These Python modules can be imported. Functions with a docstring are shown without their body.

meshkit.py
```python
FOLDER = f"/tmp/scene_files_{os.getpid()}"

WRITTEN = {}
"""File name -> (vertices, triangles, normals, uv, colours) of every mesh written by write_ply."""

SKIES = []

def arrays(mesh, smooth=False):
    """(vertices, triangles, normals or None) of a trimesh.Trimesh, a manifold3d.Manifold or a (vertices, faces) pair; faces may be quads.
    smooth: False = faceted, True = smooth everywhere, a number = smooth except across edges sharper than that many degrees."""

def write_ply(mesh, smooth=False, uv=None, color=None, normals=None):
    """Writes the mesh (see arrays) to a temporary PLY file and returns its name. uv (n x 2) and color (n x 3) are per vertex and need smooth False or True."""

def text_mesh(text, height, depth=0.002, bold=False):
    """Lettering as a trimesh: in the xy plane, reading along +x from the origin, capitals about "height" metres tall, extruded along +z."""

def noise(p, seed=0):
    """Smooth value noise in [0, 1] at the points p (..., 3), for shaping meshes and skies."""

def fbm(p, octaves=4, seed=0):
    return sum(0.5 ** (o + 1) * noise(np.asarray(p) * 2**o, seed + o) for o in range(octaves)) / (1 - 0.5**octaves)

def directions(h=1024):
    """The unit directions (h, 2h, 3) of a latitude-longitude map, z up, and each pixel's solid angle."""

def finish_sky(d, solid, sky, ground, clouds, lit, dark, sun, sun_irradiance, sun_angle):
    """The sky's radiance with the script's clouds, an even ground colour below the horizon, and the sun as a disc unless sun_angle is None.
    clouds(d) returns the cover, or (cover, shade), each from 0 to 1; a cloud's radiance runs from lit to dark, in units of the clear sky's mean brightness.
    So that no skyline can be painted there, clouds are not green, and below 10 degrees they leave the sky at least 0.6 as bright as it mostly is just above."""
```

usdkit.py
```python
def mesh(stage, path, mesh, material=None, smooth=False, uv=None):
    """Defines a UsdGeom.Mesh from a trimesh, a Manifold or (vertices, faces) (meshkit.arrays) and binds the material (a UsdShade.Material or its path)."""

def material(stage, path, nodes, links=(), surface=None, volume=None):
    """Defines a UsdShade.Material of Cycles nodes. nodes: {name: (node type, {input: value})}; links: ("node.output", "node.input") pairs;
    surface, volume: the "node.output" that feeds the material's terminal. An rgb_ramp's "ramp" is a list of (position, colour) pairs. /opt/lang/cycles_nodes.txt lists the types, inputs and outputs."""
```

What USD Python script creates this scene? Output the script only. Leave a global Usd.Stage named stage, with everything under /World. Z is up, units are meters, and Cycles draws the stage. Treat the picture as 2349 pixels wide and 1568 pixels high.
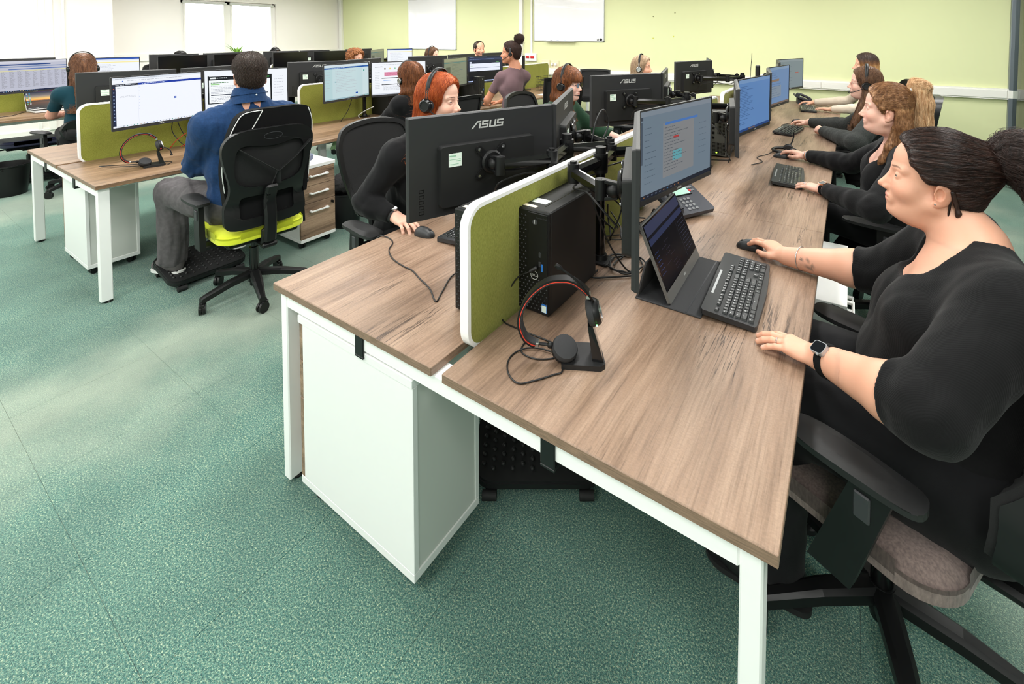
import math, random
import numpy as np
import trimesh
from shapely.geometry import Polygon, Point, LineString, box as sbox
from shapely.ops import unary_union
from scipy.spatial import ConvexHull
import meshkit, usdkit
from pxr import Usd, UsdGeom, UsdLux, UsdShade, Gf, Sdf, Vt

stage = Usd.Stage.CreateInMemory()
UsdGeom.SetStageUpAxis(stage, "Z")
UsdGeom.SetStageMetersPerUnit(stage, 1.0)
UsdGeom.Xform.Define(stage, "/World")
UsdGeom.Scope.Define(stage, "/World/Looks")
random.seed(7); RNG = np.random.default_rng(7)

# ---------------------------------------------------------------- camera
EXPOSURE = 0.42
F_PX, CX, CY = 1091.2131, 1235.0349, 121.7652
YAW, PITCH, ROLL = 0.5818, 0.0381, 0.0003
cam = UsdGeom.Camera.Define(stage, "/World/camera")
_fw = np.array([-math.sin(YAW) * math.cos(PITCH), math.cos(YAW) * math.cos(PITCH), -math.sin(PITCH)])
_r = np.array([math.cos(YAW), math.sin(YAW), 0.0]); _u = np.cross(_r, _fw)
_r2 = math.cos(ROLL) * _r + math.sin(ROLL) * _u; _u2 = -math.sin(ROLL) * _r + math.cos(ROLL) * _u
_m = Gf.Matrix4d(*_r2, 0, *_u2, 0, *(-_fw), 0, 0.8853, -0.8819, 1.6236, 1)
cam.AddTransformOp().Set(_m)
W_PX, H_PX = 2349.0, 1568.0
cam.CreateHorizontalApertureAttr(36.0)
cam.CreateVerticalApertureAttr(36.0 * H_PX / W_PX)
cam.CreateFocalLengthAttr(F_PX / W_PX * 36.0)
cam.CreateHorizontalApertureOffsetAttr(-(CX - W_PX / 2) / W_PX * 36.0)
cam.CreateVerticalApertureOffsetAttr(-(H_PX / 2 - CY) / W_PX * 36.0)
cam.CreateClippingRangeAttr(Gf.Vec2f(0.02, 200))
cam.CreateExposureAttr(EXPOSURE)

# ---------------------------------------------------------------- daylight and ceiling lights
dome = UsdLux.DomeLight.Define(stage, "/World/sky")
dome.CreateIntensityAttr(2.6); dome.CreateColorAttr(Gf.Vec3f(0.95, 0.98, 1.0))
CEIL_Z = 2.75
def ceiling_light(i, x, y, w, h, power):
    l = UsdLux.RectLight.Define(stage, "/World/ceiling_lamp" + ("_%03d" % i if i else ""))
    l.CreateWidthAttr(w); l.CreateHeightAttr(h); l.CreateIntensityAttr(power); l.CreateColorAttr(Gf.Vec3f(1.0, 0.985, 0.96))
    l.AddTranslateOp().Set(Gf.Vec3d(x, y, CEIL_Z - 0.03))
LAMP = 13.0
_i = 0
for _x in (1.6, -0.4, -2.4, -4.4, -6.4, -8.6):
    for _y in (-3.8, -1.6, 0.6, 2.8, 5.0):
        ceiling_light(_i, _x, _y, 0.6, 1.2, LAMP); _i += 1

# ---------------------------------------------------------------- helpers: naming
USED = {}
def numbered(parent, name):
    k = (parent, name); n = USED.get(k, 0); USED[k] = n + 1
    return name if n == 0 else "%s_%03d" % (name, n)
def tag(prim, label=None, cat=None, group=None, kind=None):
    for k, v in (("label", label), ("category", cat), ("group", group), ("kind", kind)):
        if v: prim.SetCustomDataByKey(k, v)
    return prim
def thing(name, label, cat, loc=(0, 0, 0), rz=0.0, group=None):
    x = UsdGeom.Xform.Define(stage, "/World/" + numbered("/World", name))
    x.AddTranslateOp().Set(Gf.Vec3d(*map(float, loc))); x.AddRotateZOp().Set(math.degrees(rz))
    return tag(x.GetPrim(), label, cat, group)
def part(parent, name, mesh, m, smooth=35, label=None, kind=None, col=None):
    base = str(parent.GetPath()) if parent is not None else "/World"
    if isinstance(mesh, (list,)): mesh = cat(mesh)
    p = usdkit.mesh(stage, base + "/" + numbered(base, name), mesh, m, smooth)
    if label or kind: tag(p.GetPrim(), label, None, None, kind)
    return p.GetPrim()
def solo(name, mesh, m, label, cat_, group=None, smooth=35, kind=None):
    p = part(None, name, mesh, m, smooth); return tag(p, label, cat_, group, kind)
def struct(name, mesh, m, parent=None, smooth=False):
    p = part(parent, name, mesh, m, smooth)
    if parent is None: tag(p, kind="structure")
    return p
def dup(root, loc, rz, label=None, group=None, name=None):
    was = root.GetCustomData()
    base = name or root.GetName()
    if base[-4:-3] == "_" and base[-3:].isdigit(): base = base[:-4]
    r = thing(base, label or was["label"], was["category"], loc, rz, group or was.get("group"))
    r.GetReferences().AddInternalReference(root.GetPath())
    r.SetInstanceable(True)
    return r

# ---------------------------------------------------------------- helpers: shapes
def M4(rot=None, t=(0, 0, 0)):
    m = np.eye(4)
    if rot is not None: m[:3, :3] = rot
    m[:3, 3] = t
    return m
def rotm(axis, a):
    return trimesh.transformations.rotation_matrix(a, axis)
def xf(mesh, m):
    mesh = mesh.copy(); mesh.apply_transform(m); return mesh
def mv(mesh, x=0, y=0, z=0): return xf(mesh, M4(t=(x, y, z)))
def rz(mesh, a): return xf(mesh, rotm((0, 0, 1), a))
def rx(mesh, a): return xf(mesh, rotm((1, 0, 0), a))
def ry(mesh, a): return xf(mesh, rotm((0, 1, 0), a))
def cat(ms): return trimesh.util.concatenate([m for m in ms if m is not None])
def box(x0, x1, y0, y1, z0, z1):
    m = trimesh.creation.box((x1 - x0, y1 - y0, z1 - z0)); m.apply_translation(((x0 + x1) / 2, (y0 + y1) / 2, (z0 + z1) / 2)); return m
def hull(pts):
    pts = np.asarray(pts, float); h = ConvexHull(pts)
    m = trimesh.Trimesh(pts, h.simplices, process=True); m.fix_normals(); return m
def rbox(x0, x1, y0, y1, z0, z1, r=0.004, n=1):
    """box with rounded edges: the hull of eight corner octants"""
    c = np.array([(x0 + x1) / 2, (y0 + y1) / 2, (z0 + z1) / 2]); h = np.array([x1 - x0, y1 - y0, z1 - z0]) / 2
    r = min(r, *(h * 0.98)); pts = []
    if n <= 1: dirs = [(1, 0, 0), (0, 1, 0), (0, 0, 1)]
    else:
        dirs = []
        for i in range(n + 1):
            for j in range(n + 1):
                a, b = i / n * math.pi / 2, j / n * math.pi / 2
                dirs.append((math.cos(a) * math.cos(b), math.cos(a) * math.sin(b), math.sin(a)))
    for s in np.ndindex(2, 2, 2):
        sg = np.array(s) * 2 - 1
        for d in dirs: pts.append(c + sg * (h - r + r * np.array(d)))
    return hull(pts)
def rrect(w, h, r, seg=6, cx=0, cy=0):
    r = min(r, w / 2 - 1e-5, h / 2 - 1e-5)
    return sbox(cx - w / 2 + r, cy - h / 2 + r, cx + w / 2 - r, cy + h / 2 - r).buffer(r, quad_segs=seg)
def ext(poly, d, z=0.0):
    if hasattr(poly, "geoms"): return cat([ext(g, d, z) for g in poly.geoms])
    m = trimesh.creation.extrude_polygon(poly, d, engine="earcut"); m.apply_translation((0, 0, z)); return m
def cyl(a, b, r, r2=None, n=20, cap=True):
    a, b = np.asarray(a, float), np.asarray(b, float); r2 = r if r2 is None else r2
    d = b - a; L = np.linalg.norm(d); d = d / L
    u = np.cross(d, (0, 0, 1.0) if abs(d[2]) < 0.9 else (1.0, 0, 0)); u /= np.linalg.norm(u); v = np.cross(d, u)
    t = np.arange(n) * 2 * math.pi / n
    ring = np.cos(t)[:, None] * u + np.sin(t)[:, None] * v
    V = np.vstack([a + ring * r, b + ring * r2, [a, b]]); F = []
    for i in range(n):
        j = (i + 1) % n
        F += [(i, j, n + j), (i, n + j, n + i)]
        if cap: F += [(2 * n, j, i), (2 * n + 1, n + i, n + j)]
    return trimesh.Trimesh(V, F, process=False)
def tube(pts, r, n=8, closed=False):
    p = np.asarray(pts, float); N = len(p)
    t = (np.roll(p, -1, 0) - np.roll(p, 1, 0)) if closed else np.gradient(p, axis=0)
    t /= np.linalg.norm(t, axis=1, keepdims=True) + 1e-12
    r = np.broadcast_to(r, (N,))
    u = np.cross(t[0], (0, 0, 1.0) if abs(t[0][2]) < 0.9 else (1.0, 0, 0)); u /= np.linalg.norm(u)
    V = []; ang = np.arange(n) * 2 * math.pi / n
    for i in range(N):
        u = u - t[i] * (u @ t[i]); u /= np.linalg.norm(u); w = np.cross(t[i], u)
        V.append(p[i] + r[i] * (np.cos(ang)[:, None] * u + np.sin(ang)[:, None] * w))
    V = np.vstack(V); F = []
    for i in range(N if closed else N - 1):
        for k in range(n):
            a, b = i * n + k, i * n + (k + 1) % n; c, d = ((i + 1) % N) * n + k, ((i + 1) % N) * n + (k + 1) % n
            F += [(a, b, d), (a, d, c)]
    if not closed:
        V = np.vstack([V, p[0], p[-1]]); e = len(V) - 2
        for k in range(n):
            F += [(e, (k + 1) % n, k), (e + 1, (N - 1) * n + k, (N - 1) * n + (k + 1) % n)]
    return trimesh.Trimesh(V, F, process=False)
def spline(pts, n=8, closed=False):
    p = np.asarray(pts, float); out = []; N = len(p)
    for i in range(N if closed else N - 1):
        if closed: a, b, c, d = p[(i - 1) % N], p[i], p[(i + 1) % N], p[(i + 2) % N]
        else: a, b, c, d = p[max(i - 1, 0)], p[i], p[i + 1], p[min(i + 2, N - 1)]
        for k in range(n):
            t = k / n
            out.append(0.5 * ((2 * b) + (c - a) * t + (2 * a - 5 * b + 4 * c - d) * t * t + (3 * b - a - 3 * c + d) * t ** 3))
    if not closed: out.append(p[-1])
    return np.array(out)
def cable(pts, r=0.003, n=8, sides=7): return tube(spline(pts, n), r, sides)
def lathe(prof, n=28):
    """prof: (r, z) pairs from bottom to top"""
    p = np.array(prof, float); t = np.arange(n) * 2 * math.pi / n; N = len(p)
    V = np.stack([p[:, 0][:, None] * np.cos(t), p[:, 0][:, None] * np.sin(t), np.repeat(p[:, 1][:, None], n, 1)], -1).reshape(-1, 3)
    F = []
    for i in range(N - 1):
        for k in range(n):
            a, b = i * n + k, i * n + (k + 1) % n; c, d = a + n, b + n
            F += [(a, b, d), (a, d, c)]
    return trimesh.Trimesh(V, F, process=False)
def beam(a, b, w, h, r=0.002):
    """rounded bar from a to b: w sideways, h upward"""
    a, b = np.asarray(a, float), np.asarray(b, float); d = b - a; L = np.linalg.norm(d); d /= L
    s = np.cross((0, 0, 1.0), d); s /= np.linalg.norm(s) + 1e-12; u = np.cross(d, s)
    m = rbox(0, L, -w / 2, w / 2, -h / 2, h / 2, r)
    return xf(m, M4(np.stack([d, s, u], 1), a))

# ---------------------------------------------------------------- materials
def lin(c):
    c = np.asarray(c, float) / 255.0
    return tuple(np.where(c <= 0.04045, c / 12.92, ((c + 0.055) / 1.055) ** 2.4))
def mat(name, rgb, rough=0.5, metal=0.0, spec=0.5, bump=None, vary=None, coat=0.0, sheen=0.0, sss=0.0, obj=True):
    """rgb in sRGB 0-255; bump=(scale, strength, distance, (sx, sy, sz)); vary=(scale, amount, (sx, sy, sz))"""
    n = {"p": ("principled_bsdf", {"base_color": lin(rgb), "roughness": rough, "metallic": metal, "specular_ior_level": spec, "coat_weight": coat, "sheen_weight": sheen})}
    L = []
    if sss: n["p"][1].update({"subsurface_weight": sss, "subsurface_radius": (1.0, 0.35, 0.2), "subsurface_scale": 0.006})
    if bump or vary: n["tc"] = ("texture_coordinate", {}) if obj else ("geometry", {})
    src = "tc.object" if obj else "tc.position"
    if bump:
        n["bm"] = ("mapping", {"scale": bump[3] if len(bump) > 3 else (1, 1, 1)}); n["bn"] = ("noise_texture", {"scale": bump[0], "detail": 3.0})
        n["bb"] = ("bump", {"strength": bump[1], "distance": bump[2]})
        L += [(src, "bm.vector"), ("bm.vector", "bn.vector"), ("bn.fac", "bb.height"), ("bb.normal", "p.normal")]
    if vary:
        n["vm"] = ("mapping", {"scale": vary[2] if len(vary) > 2 else (1, 1, 1)}); n["vn"] = ("noise_texture", {"scale": vary[0], "detail": 4.0})
        c = np.array(lin(rgb)); a = vary[1]
        n["vr"] = ("rgb_ramp", {"ramp": [(0.3, tuple(c * (1 - a))), (0.7, tuple(np.minimum(c * (1 + a), 1)))]})
        L += [(src, "vm.vector"), ("vm.vector", "vn.vector"), ("vn.fac", "vr.fac"), ("vr.color", "p.base_color")]
    return usdkit.material(stage, "/World/Looks/" + name, n, L, surface="p.BSDF")
def emit(name, rgb, k=1.0):
    return usdkit.material(stage, "/World/Looks/" + name, {"e": ("emission", {"color": lin(rgb), "strength": k})}, [], surface="e.emission")

def wood_material(name, light, mid, dark, crack):
    n = {"g": ("geometry", {}), "m1": ("mapping", {"scale": (6.0, 0.6, 6.0)}), "n1": ("noise_texture", {"scale": 2.2, "detail": 7.0, "roughness": 0.62, "distortion": 0.7}),
         "r1": ("rgb_ramp", {"ramp": [(0.30, lin(dark)), (0.46, lin(mid)), (0.66, lin(light))]}),
         "m2": ("mapping", {"scale": (70.0, 2.0, 70.0)}), "n2": ("noise_texture", {"scale": 2.0, "detail": 5.0, "roughness": 0.7}),
         "r2": ("rgb_ramp", {"ramp": [(0.34, (0.66, 0.64, 0.62)), (0.52, (1, 1, 1)), (0.72, (1.12, 1.11, 1.10))]}),
         "m3": ("mapping", {"scale": (13.0, 0.42, 13.0)}), "n3": ("noise_texture", {"scale": 2.0, "detail": 5.0, "roughness": 0.6, "distortion": 0.25}),
         "r3": ("rgb_ramp", {"ramp": [(0.485, (1, 1, 1)), (0.498, lin(crack)), (0.503, lin(crack)), (0.516, (1, 1, 1))]}),
         "m4": ("mapping", {"scale": (3.0, 1.1, 3.0)}), "n4": ("noise_texture", {"scale": 1.9, "detail": 3.0}),
         "r4": ("rgb_ramp", {"ramp": [(0.50, (0, 0, 0)), (0.62, (1, 1, 1))]}),
         "m5": ("mapping", {"scale": (140.0, 240.0, 140.0)}), "n5": ("noise_texture", {"scale": 1.0, "detail": 2.0}),
         "r5": ("rgb_ramp", {"ramp": [(0.35, (0.86, 0.86, 0.86)), (0.65, (1.08, 1.08, 1.08))]}),
         "x1": ("mix", {"mix_type": "multiply", "fac": 0.75}), "x2": ("mix", {"mix_type": "multiply"}), "x3": ("mix", {"mix_type": "multiply", "fac": 0.6}),
         "mf": ("math", {"math_type": "multiply", "value2": 0.85}),
         "b": ("bump", {"strength": 0.25, "distance": 0.002}), "p": ("principled_bsdf", {"roughness": 0.42, "specular_ior_level": 0.45})}
    L = []
    for k in "12345": L += [("g.position", "m%s.vector" % k), ("m%s.vector" % k, "n%s.vector" % k), ("n%s.fac" % k, "r%s.fac" % k)]
    L += [("r1.color", "x1.color1"), ("r2.color", "x1.color2"), ("x1.color", "x3.color1"), ("r5.color", "x3.color2"), ("x3.color", "x2.color1"), ("r3.color", "x2.color2"),
          ("r4.color", "mf.value1"), ("mf.value", "x2.fac"), ("x2.color", "p.base_color"), ("n2.fac", "b.height"), ("b.normal", "p.normal")]
    return usdkit.material(stage, "/World/Looks/" + name, n, L, surface="p.BSDF")

def carpet_material():
    n = {"g": ("geometry", {}), "n1": ("noise_texture", {"scale": 190.0, "detail": 3.0, "roughness": 0.75}),
         "r1": ("rgb_ramp", {"ramp": [(0.30, lin((18, 62, 66))), (0.43, lin((62, 112, 106))), (0.54, lin((104, 142, 128))), (0.66, lin((186, 198, 168)))]}),
         "n2": ("noise_texture", {"scale": 420.0, "detail": 2.0}), "r2": ("rgb_ramp", {"ramp": [(0.36, (0.5, 0.55, 0.56)), (0.6, (1.15, 1.15, 1.12))]}),
         "x": ("mix", {"mix_type": "multiply", "fac": 0.7}),
         # worn, faded walkways: greyer pile where people walk between the rows
         "s": ("separate_xyz", {}), "n3": ("noise_texture", {"scale": 1.3, "detail": 5.0, "roughness": 0.6}),
         "n3s": ("math", {"math_type": "multiply_add", "value2": 1.5, "value3": -0.75}),
         "ax": ("math", {"math_type": "add"}), "wx": ("math", {"math_type": "pingpong", "value2": 1.81}),
         "off": ("math", {"math_type": "add", "value2": 1.95}),
         "wr": ("map_range", {"from_min": 0.10, "from_max": 0.62, "to_min": 0.72, "to_max": 0.0, "clamp": True}),
         "fade": ("mix", {"color2": lin((158, 168, 152))}), "spk": ("mix", {"mix_type": "multiply", "fac": 0.85}),
         "n4": ("noise_texture", {"scale": 2.2, "detail": 3.0}), "r4": ("rgb_ramp", {"ramp": [(0.38, (0.8, 0.82, 0.82)), (0.62, (1.08, 1.06, 1.05))]}), "x4": ("mix", {"mix_type": "multiply", "fac": 1.0}),
         "b": ("bump", {"strength": 0.7, "distance": 0.006}), "p": ("principled_bsdf", {"roughness": 1.0, "specular_ior_level": 0.05, "sheen_weight": 0.25})}
    L = [("g.position", "n1.vector"), ("n1.fac", "r1.fac"), ("g.position", "n2.vector"), ("n2.fac", "r2.fac"), ("r1.color", "x.color1"), ("r2.color", "x.color2"),
         ("g.position", "s.vector"), ("g.position", "n3.vector"), ("n3.fac", "n3s.value1"), ("s.x", "off.value1"), ("off.value", "ax.value1"), ("n3s.value", "ax.value2"), ("ax.value", "wx.value1"), ("wx.value", "wr.value"),
         ("wr.result", "fade.fac"), ("x.color", "fade.color1"), ("fade.color", "spk.color1"), ("r2.color", "spk.color2"),
         ("g.position", "n4.vector"), ("n4.fac", "r4.fac"), ("spk.color", "x4.color1"), ("r4.color", "x4.color2"),
         ("x4.color", "p.base_color"), ("n2.fac", "b.height"), ("b.normal", "p.normal")]
    return usdkit.material(stage, "/World/Looks/carpet", n, L, surface="p.BSDF")

def felt_material(name, a, b):
    n = {"t": ("texture_coordinate", {}), "m": ("mapping", {"scale": (120, 120, 36)}), "n": ("noise_texture", {"scale": 3.0, "detail": 4.0, "roughness": 0.6}),
         "n2": ("noise_texture", {"scale": 7.0, "detail": 3.0}), "ad": ("math", {"math_type": "multiply_add", "value2": 0.35}),
         "r": ("rgb_ramp", {"ramp": [(0.42, lin(a)), (0.86, lin(b))]}), "n3": ("noise_texture", {"scale": 900.0, "detail": 1.0}),
         "bp": ("bump", {"strength": 0.35, "distance": 0.002}), "p": ("principled_bsdf", {"roughness": 0.95, "specular_ior_level": 0.1, "sheen_weight": 0.15})}
    L = [("t.object", "m.vector"), ("m.vector", "n.vector"), ("t.object", "n2.vector"), ("n2.fac", "ad.value1"), ("n.fac", "ad.value3"), ("ad.value", "r.fac"), ("r.color", "p.base_color"),
         ("t.object", "n3.vector"), ("n3.fac", "bp.height"), ("bp.normal", "p.normal")]
    return usdkit.material(stage, "/World/Looks/" + name, n, L, surface="p.BSDF")

def glass_material(name, tint, gloss=0.9):
    n = {"f": ("fresnel", {"IOR": 1.45}), "t": ("transparent_bsdf", {"color": tint}), "g": ("glossy_bsdf", {"roughness": 0.01, "color": (gloss,) * 3}), "m": ("mix_closure", {})}
    return usdkit.material(stage, "/World/Looks/" + name, n, [("f.fac", "m.fac"), ("t.BSDF", "m.closure1"), ("g.BSDF", "m.closure2")], surface="m.closure")
def vcol_material(name, rough=0.5, sss=0.0, emission=None, bump=None, spec=0.4, sheen=0.0):
    """colour from the mesh's primvar "col" """
    if emission is not None:
        return usdkit.material(stage, "/World/Looks/" + name, {"a": ("attribute", {"attribute": "col"}), "e": ("emission", {"strength": emission}), "g": ("glossy_bsdf", {"roughness": 0.25, "color": (0.04, 0.04, 0.04)}), "s": ("add_closure", {})},
                               [("a.color", "e.color"), ("e.emission", "s.closure1"), ("g.BSDF", "s.closure2")], surface="s.closure")
    n = {"a": ("attribute", {"attribute": "col"}), "p": ("principled_bsdf", {"roughness": rough, "specular_ior_level": spec, "sheen_weight": sheen})}
    L = [("a.color", "p.base_color")]
    if sss: n["p"][1].update({"subsurface_weight": sss, "subsurface_radius": (1.0, 0.35, 0.18), "subsurface_scale": 0.005})
    if bump:
        n["t"] = ("texture_coordinate", {}); n["n"] = ("noise_texture", {"scale": bump[0], "detail": 3.0}); n["b"] = ("bump", {"strength": bump[1], "distance": bump[2]})
        L += [("t.object", "n.vector"), ("n.fac", "b.height"), ("b.normal", "p.normal")]
    return usdkit.material(stage, "/World/Looks/" + name, n, L, surface="p.BSDF")
def set_col(prim, cols):
    UsdGeom.PrimvarsAPI(prim).CreatePrimvar("col", Sdf.ValueTypeNames.Color3fArray, "vertex").Set(Vt.Vec3fArray.FromNumpy(np.asarray(cols, np.float32)))

OAK = wood_material("oak_grey_brown", (156, 131, 111), (137, 112, 93), (108, 86, 71), (58, 43, 36))
OAK2 = wood_material("oak_warm_brown", (150, 121, 94), (129, 101, 77), (100, 77, 58), (74, 54, 42))
OAKEDGE = mat("oak_edge_band", (128, 104, 86), 0.5, vary=(3.0, 0.3, (8, 8, 120)))
CARPET = carpet_material()
FELT = felt_material("green_felt", (116, 118, 42), (146, 148, 68))
WHITE = mat("white_powder_coat", (240, 240, 238), 0.38)
WHITE2 = mat("white_laminate", (236, 236, 234), 0.32)
GREYPANEL = mat("pale_grey_panel", (206, 208, 202), 0.5)
BLACK = mat("black_plastic", (17, 17, 18), 0.42, spec=.35)
MATT = mat("matt_black_plastic", (21, 21, 22), 0.55, bump=(900, 0.25, 0.0006))
SHELL = mat("monitor_shell", (36, 36, 38), 0.5, bump=(1400, 0.3, 0.0005))
GLOSSY = mat("gloss_black", (12, 12, 13), 0.14)
DARKGREY = mat("dark_grey_plastic", (52, 53, 56), 0.45)
RUBBER = mat("black_rubber", (22, 22, 23), 0.7)
CABLE = mat("cable_black", (20, 20, 21), 0.5)
CABLEW = mat("cable_white", (214, 214, 210), 0.45)
CABLER = mat("cable_red", (190, 45, 30), 0.45)
CHROME = mat("chrome", (205, 206, 208), 0.22, 1.0)
SILVER = mat("silver_plastic", (176, 178, 180), 0.35, 0.6)
STICKER = mat("pale_label", (226, 238, 228), 0.5)
STICKER2 = mat("label_print", (150, 190, 165), 0.5)
LOGO = mat("logo_silver", (188, 188, 186), 0.35)
WALLW = mat("white_wall_paint", (243, 238, 232), 0.85, bump=(300, 0.08, 0.002), obj=False)
WALLG = mat("green_wall_paint", (222, 226, 178), 0.8, bump=(300, 0.08, 0.002), obj=False)
TRIMW = mat("white_trim", (238, 236, 230), 0.5)
CEIL = mat("ceiling_white", (240, 240, 238), 0.9)
GLASS = glass_material("window_glass", (0.97, 0.98, 0.98))
GLASSG = glass_material("partition_glass", (0.86, 0.95, 0.92))
SCREEN_COL = vcol_material("screen_light", emission=0.78)
MESHBLACK = mat("chair_mesh", (13, 13, 14), 0.85, bump=(1200, 0.5, 0.001))
FABRIC = {"black": mat("black_fabric", (14, 14, 15), 0.95, bump=(700, 0.4, 0.001), spec=.2), "lime": mat("lime_fabric", (206, 214, 40), 0.9, bump=(700, 0.4, 0.001), sheen=0.2),
          "taupe": mat("taupe_fabric", (112, 97, 92), 0.95, bump=(500, 0.5, 0.001), vary=(180, 0.3, (1, 1, 0.3)), sheen=0.3), "navy": mat("navy_vinyl", (38, 40, 62), 0.4)}
# ================================================================ the room
X_L, Y_B, X_G = -10.4, 6.75, 2.42
DESK_H, TOP_T = 0.73, 0.025
ROWX = (0.0, -3.622, -7.244)      # where each bench's right-hand tops begin
def carpet_tiles():
    f = struct("floor", box(-14, 7, -6, 12, -0.06, -0.012), CARPET)
    n = 0; rest = []
    for ix in range(-22, 14):
        for iy in range(-8, 26):
            x0, y0 = ix * 0.5 - 0.06, iy * 0.5 + 0.02
            if x0 < X_L - 0.6 or x0 > 4.5 or y0 > 7 or y0 < -4: continue
            t = rbox(x0 + 0.0003, x0 + 0.4997, y0 + 0.0003, y0 + 0.4997, -0.012, RNG.uniform(-0.0001, 0.0001), 0.0007)
            d = np.array([x0 + 0.25 - 0.885, y0 + 0.25 + 0.88])
            ang = math.atan2(d[0], d[1])
            seen = -1.45 < ang < 0.28 and np.hypot(*d) < 7.4 and n < 295
            if seen: part(f, "carpet_tile", t, CARPET, False); n += 1
            else: rest.append(t)
    part(f, "carpet_tile_field", cat(rest), CARPET, False, kind="stuff")
carpet_tiles()
struct("ceiling", box(-14, 7, -6, 12, CEIL_Z, CEIL_Z + 0.1), CEIL)
# left wall with a window opening
WIN = dict(y0=3.18, y1=5.08, z0=1.02, z1=2.34)
wl = struct("wall_left", cat([box(X_L - 0.25, X_L, -6, WIN["y0"], 0, CEIL_Z), box(X_L - 0.25, X_L, WIN["y1"], 7, 0, CEIL_Z), box(X_L - 0.25, X_L, WIN["y0"], WIN["y1"], 0, WIN["z0"]), box(X_L - 0.25, X_L, WIN["y0"], WIN["y1"], WIN["z1"], CEIL_Z)]), WALLW)
struct("trim_1", rbox(X_L, X_L + 0.55, -6, 1.98, 0, CEIL_Z, 0.01), WALLW)
for y0, y1, d in ((1.14, 1.22, 0.05), (1.02, 1.06, 0.02)): part(stage.GetPrimAtPath("/World/trim_1"), "wall_batten", rbox(X_L + 0.54, X_L + 0.55 + d, y0, y1, 0.1, CEIL_Z, 0.004), TRIMW, False)
struct("trim_2", tube([(X_L + 0.585, 1.34, 0.1), (X_L + 0.585, 1.34, CEIL_Z)], 0.022, 12), TRIMW, smooth=35)
struct("trim_3", rbox(X_L, X_L + 0.03, 2.0, 7, 1.12, 1.26, 0.005), TRIMW)
struct("baseboard_left", rbox(X_L + 0.54, X_L + 0.572, -6, 1.99, 0, 0.12, 0.004), TRIMW)
struct("wall_back", box(X_L - 0.25, 7, Y_B, Y_B + 0.2, 0, CEIL_Z), WALLG)
struct("wall_front", box(X_L - 0.25, 7, -6.1, -6, 0, CEIL_Z), WALLW)
struct("wall_right", box(5.0, 5.1, -6, 7, 0, CEIL_Z), WALLW)
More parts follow.
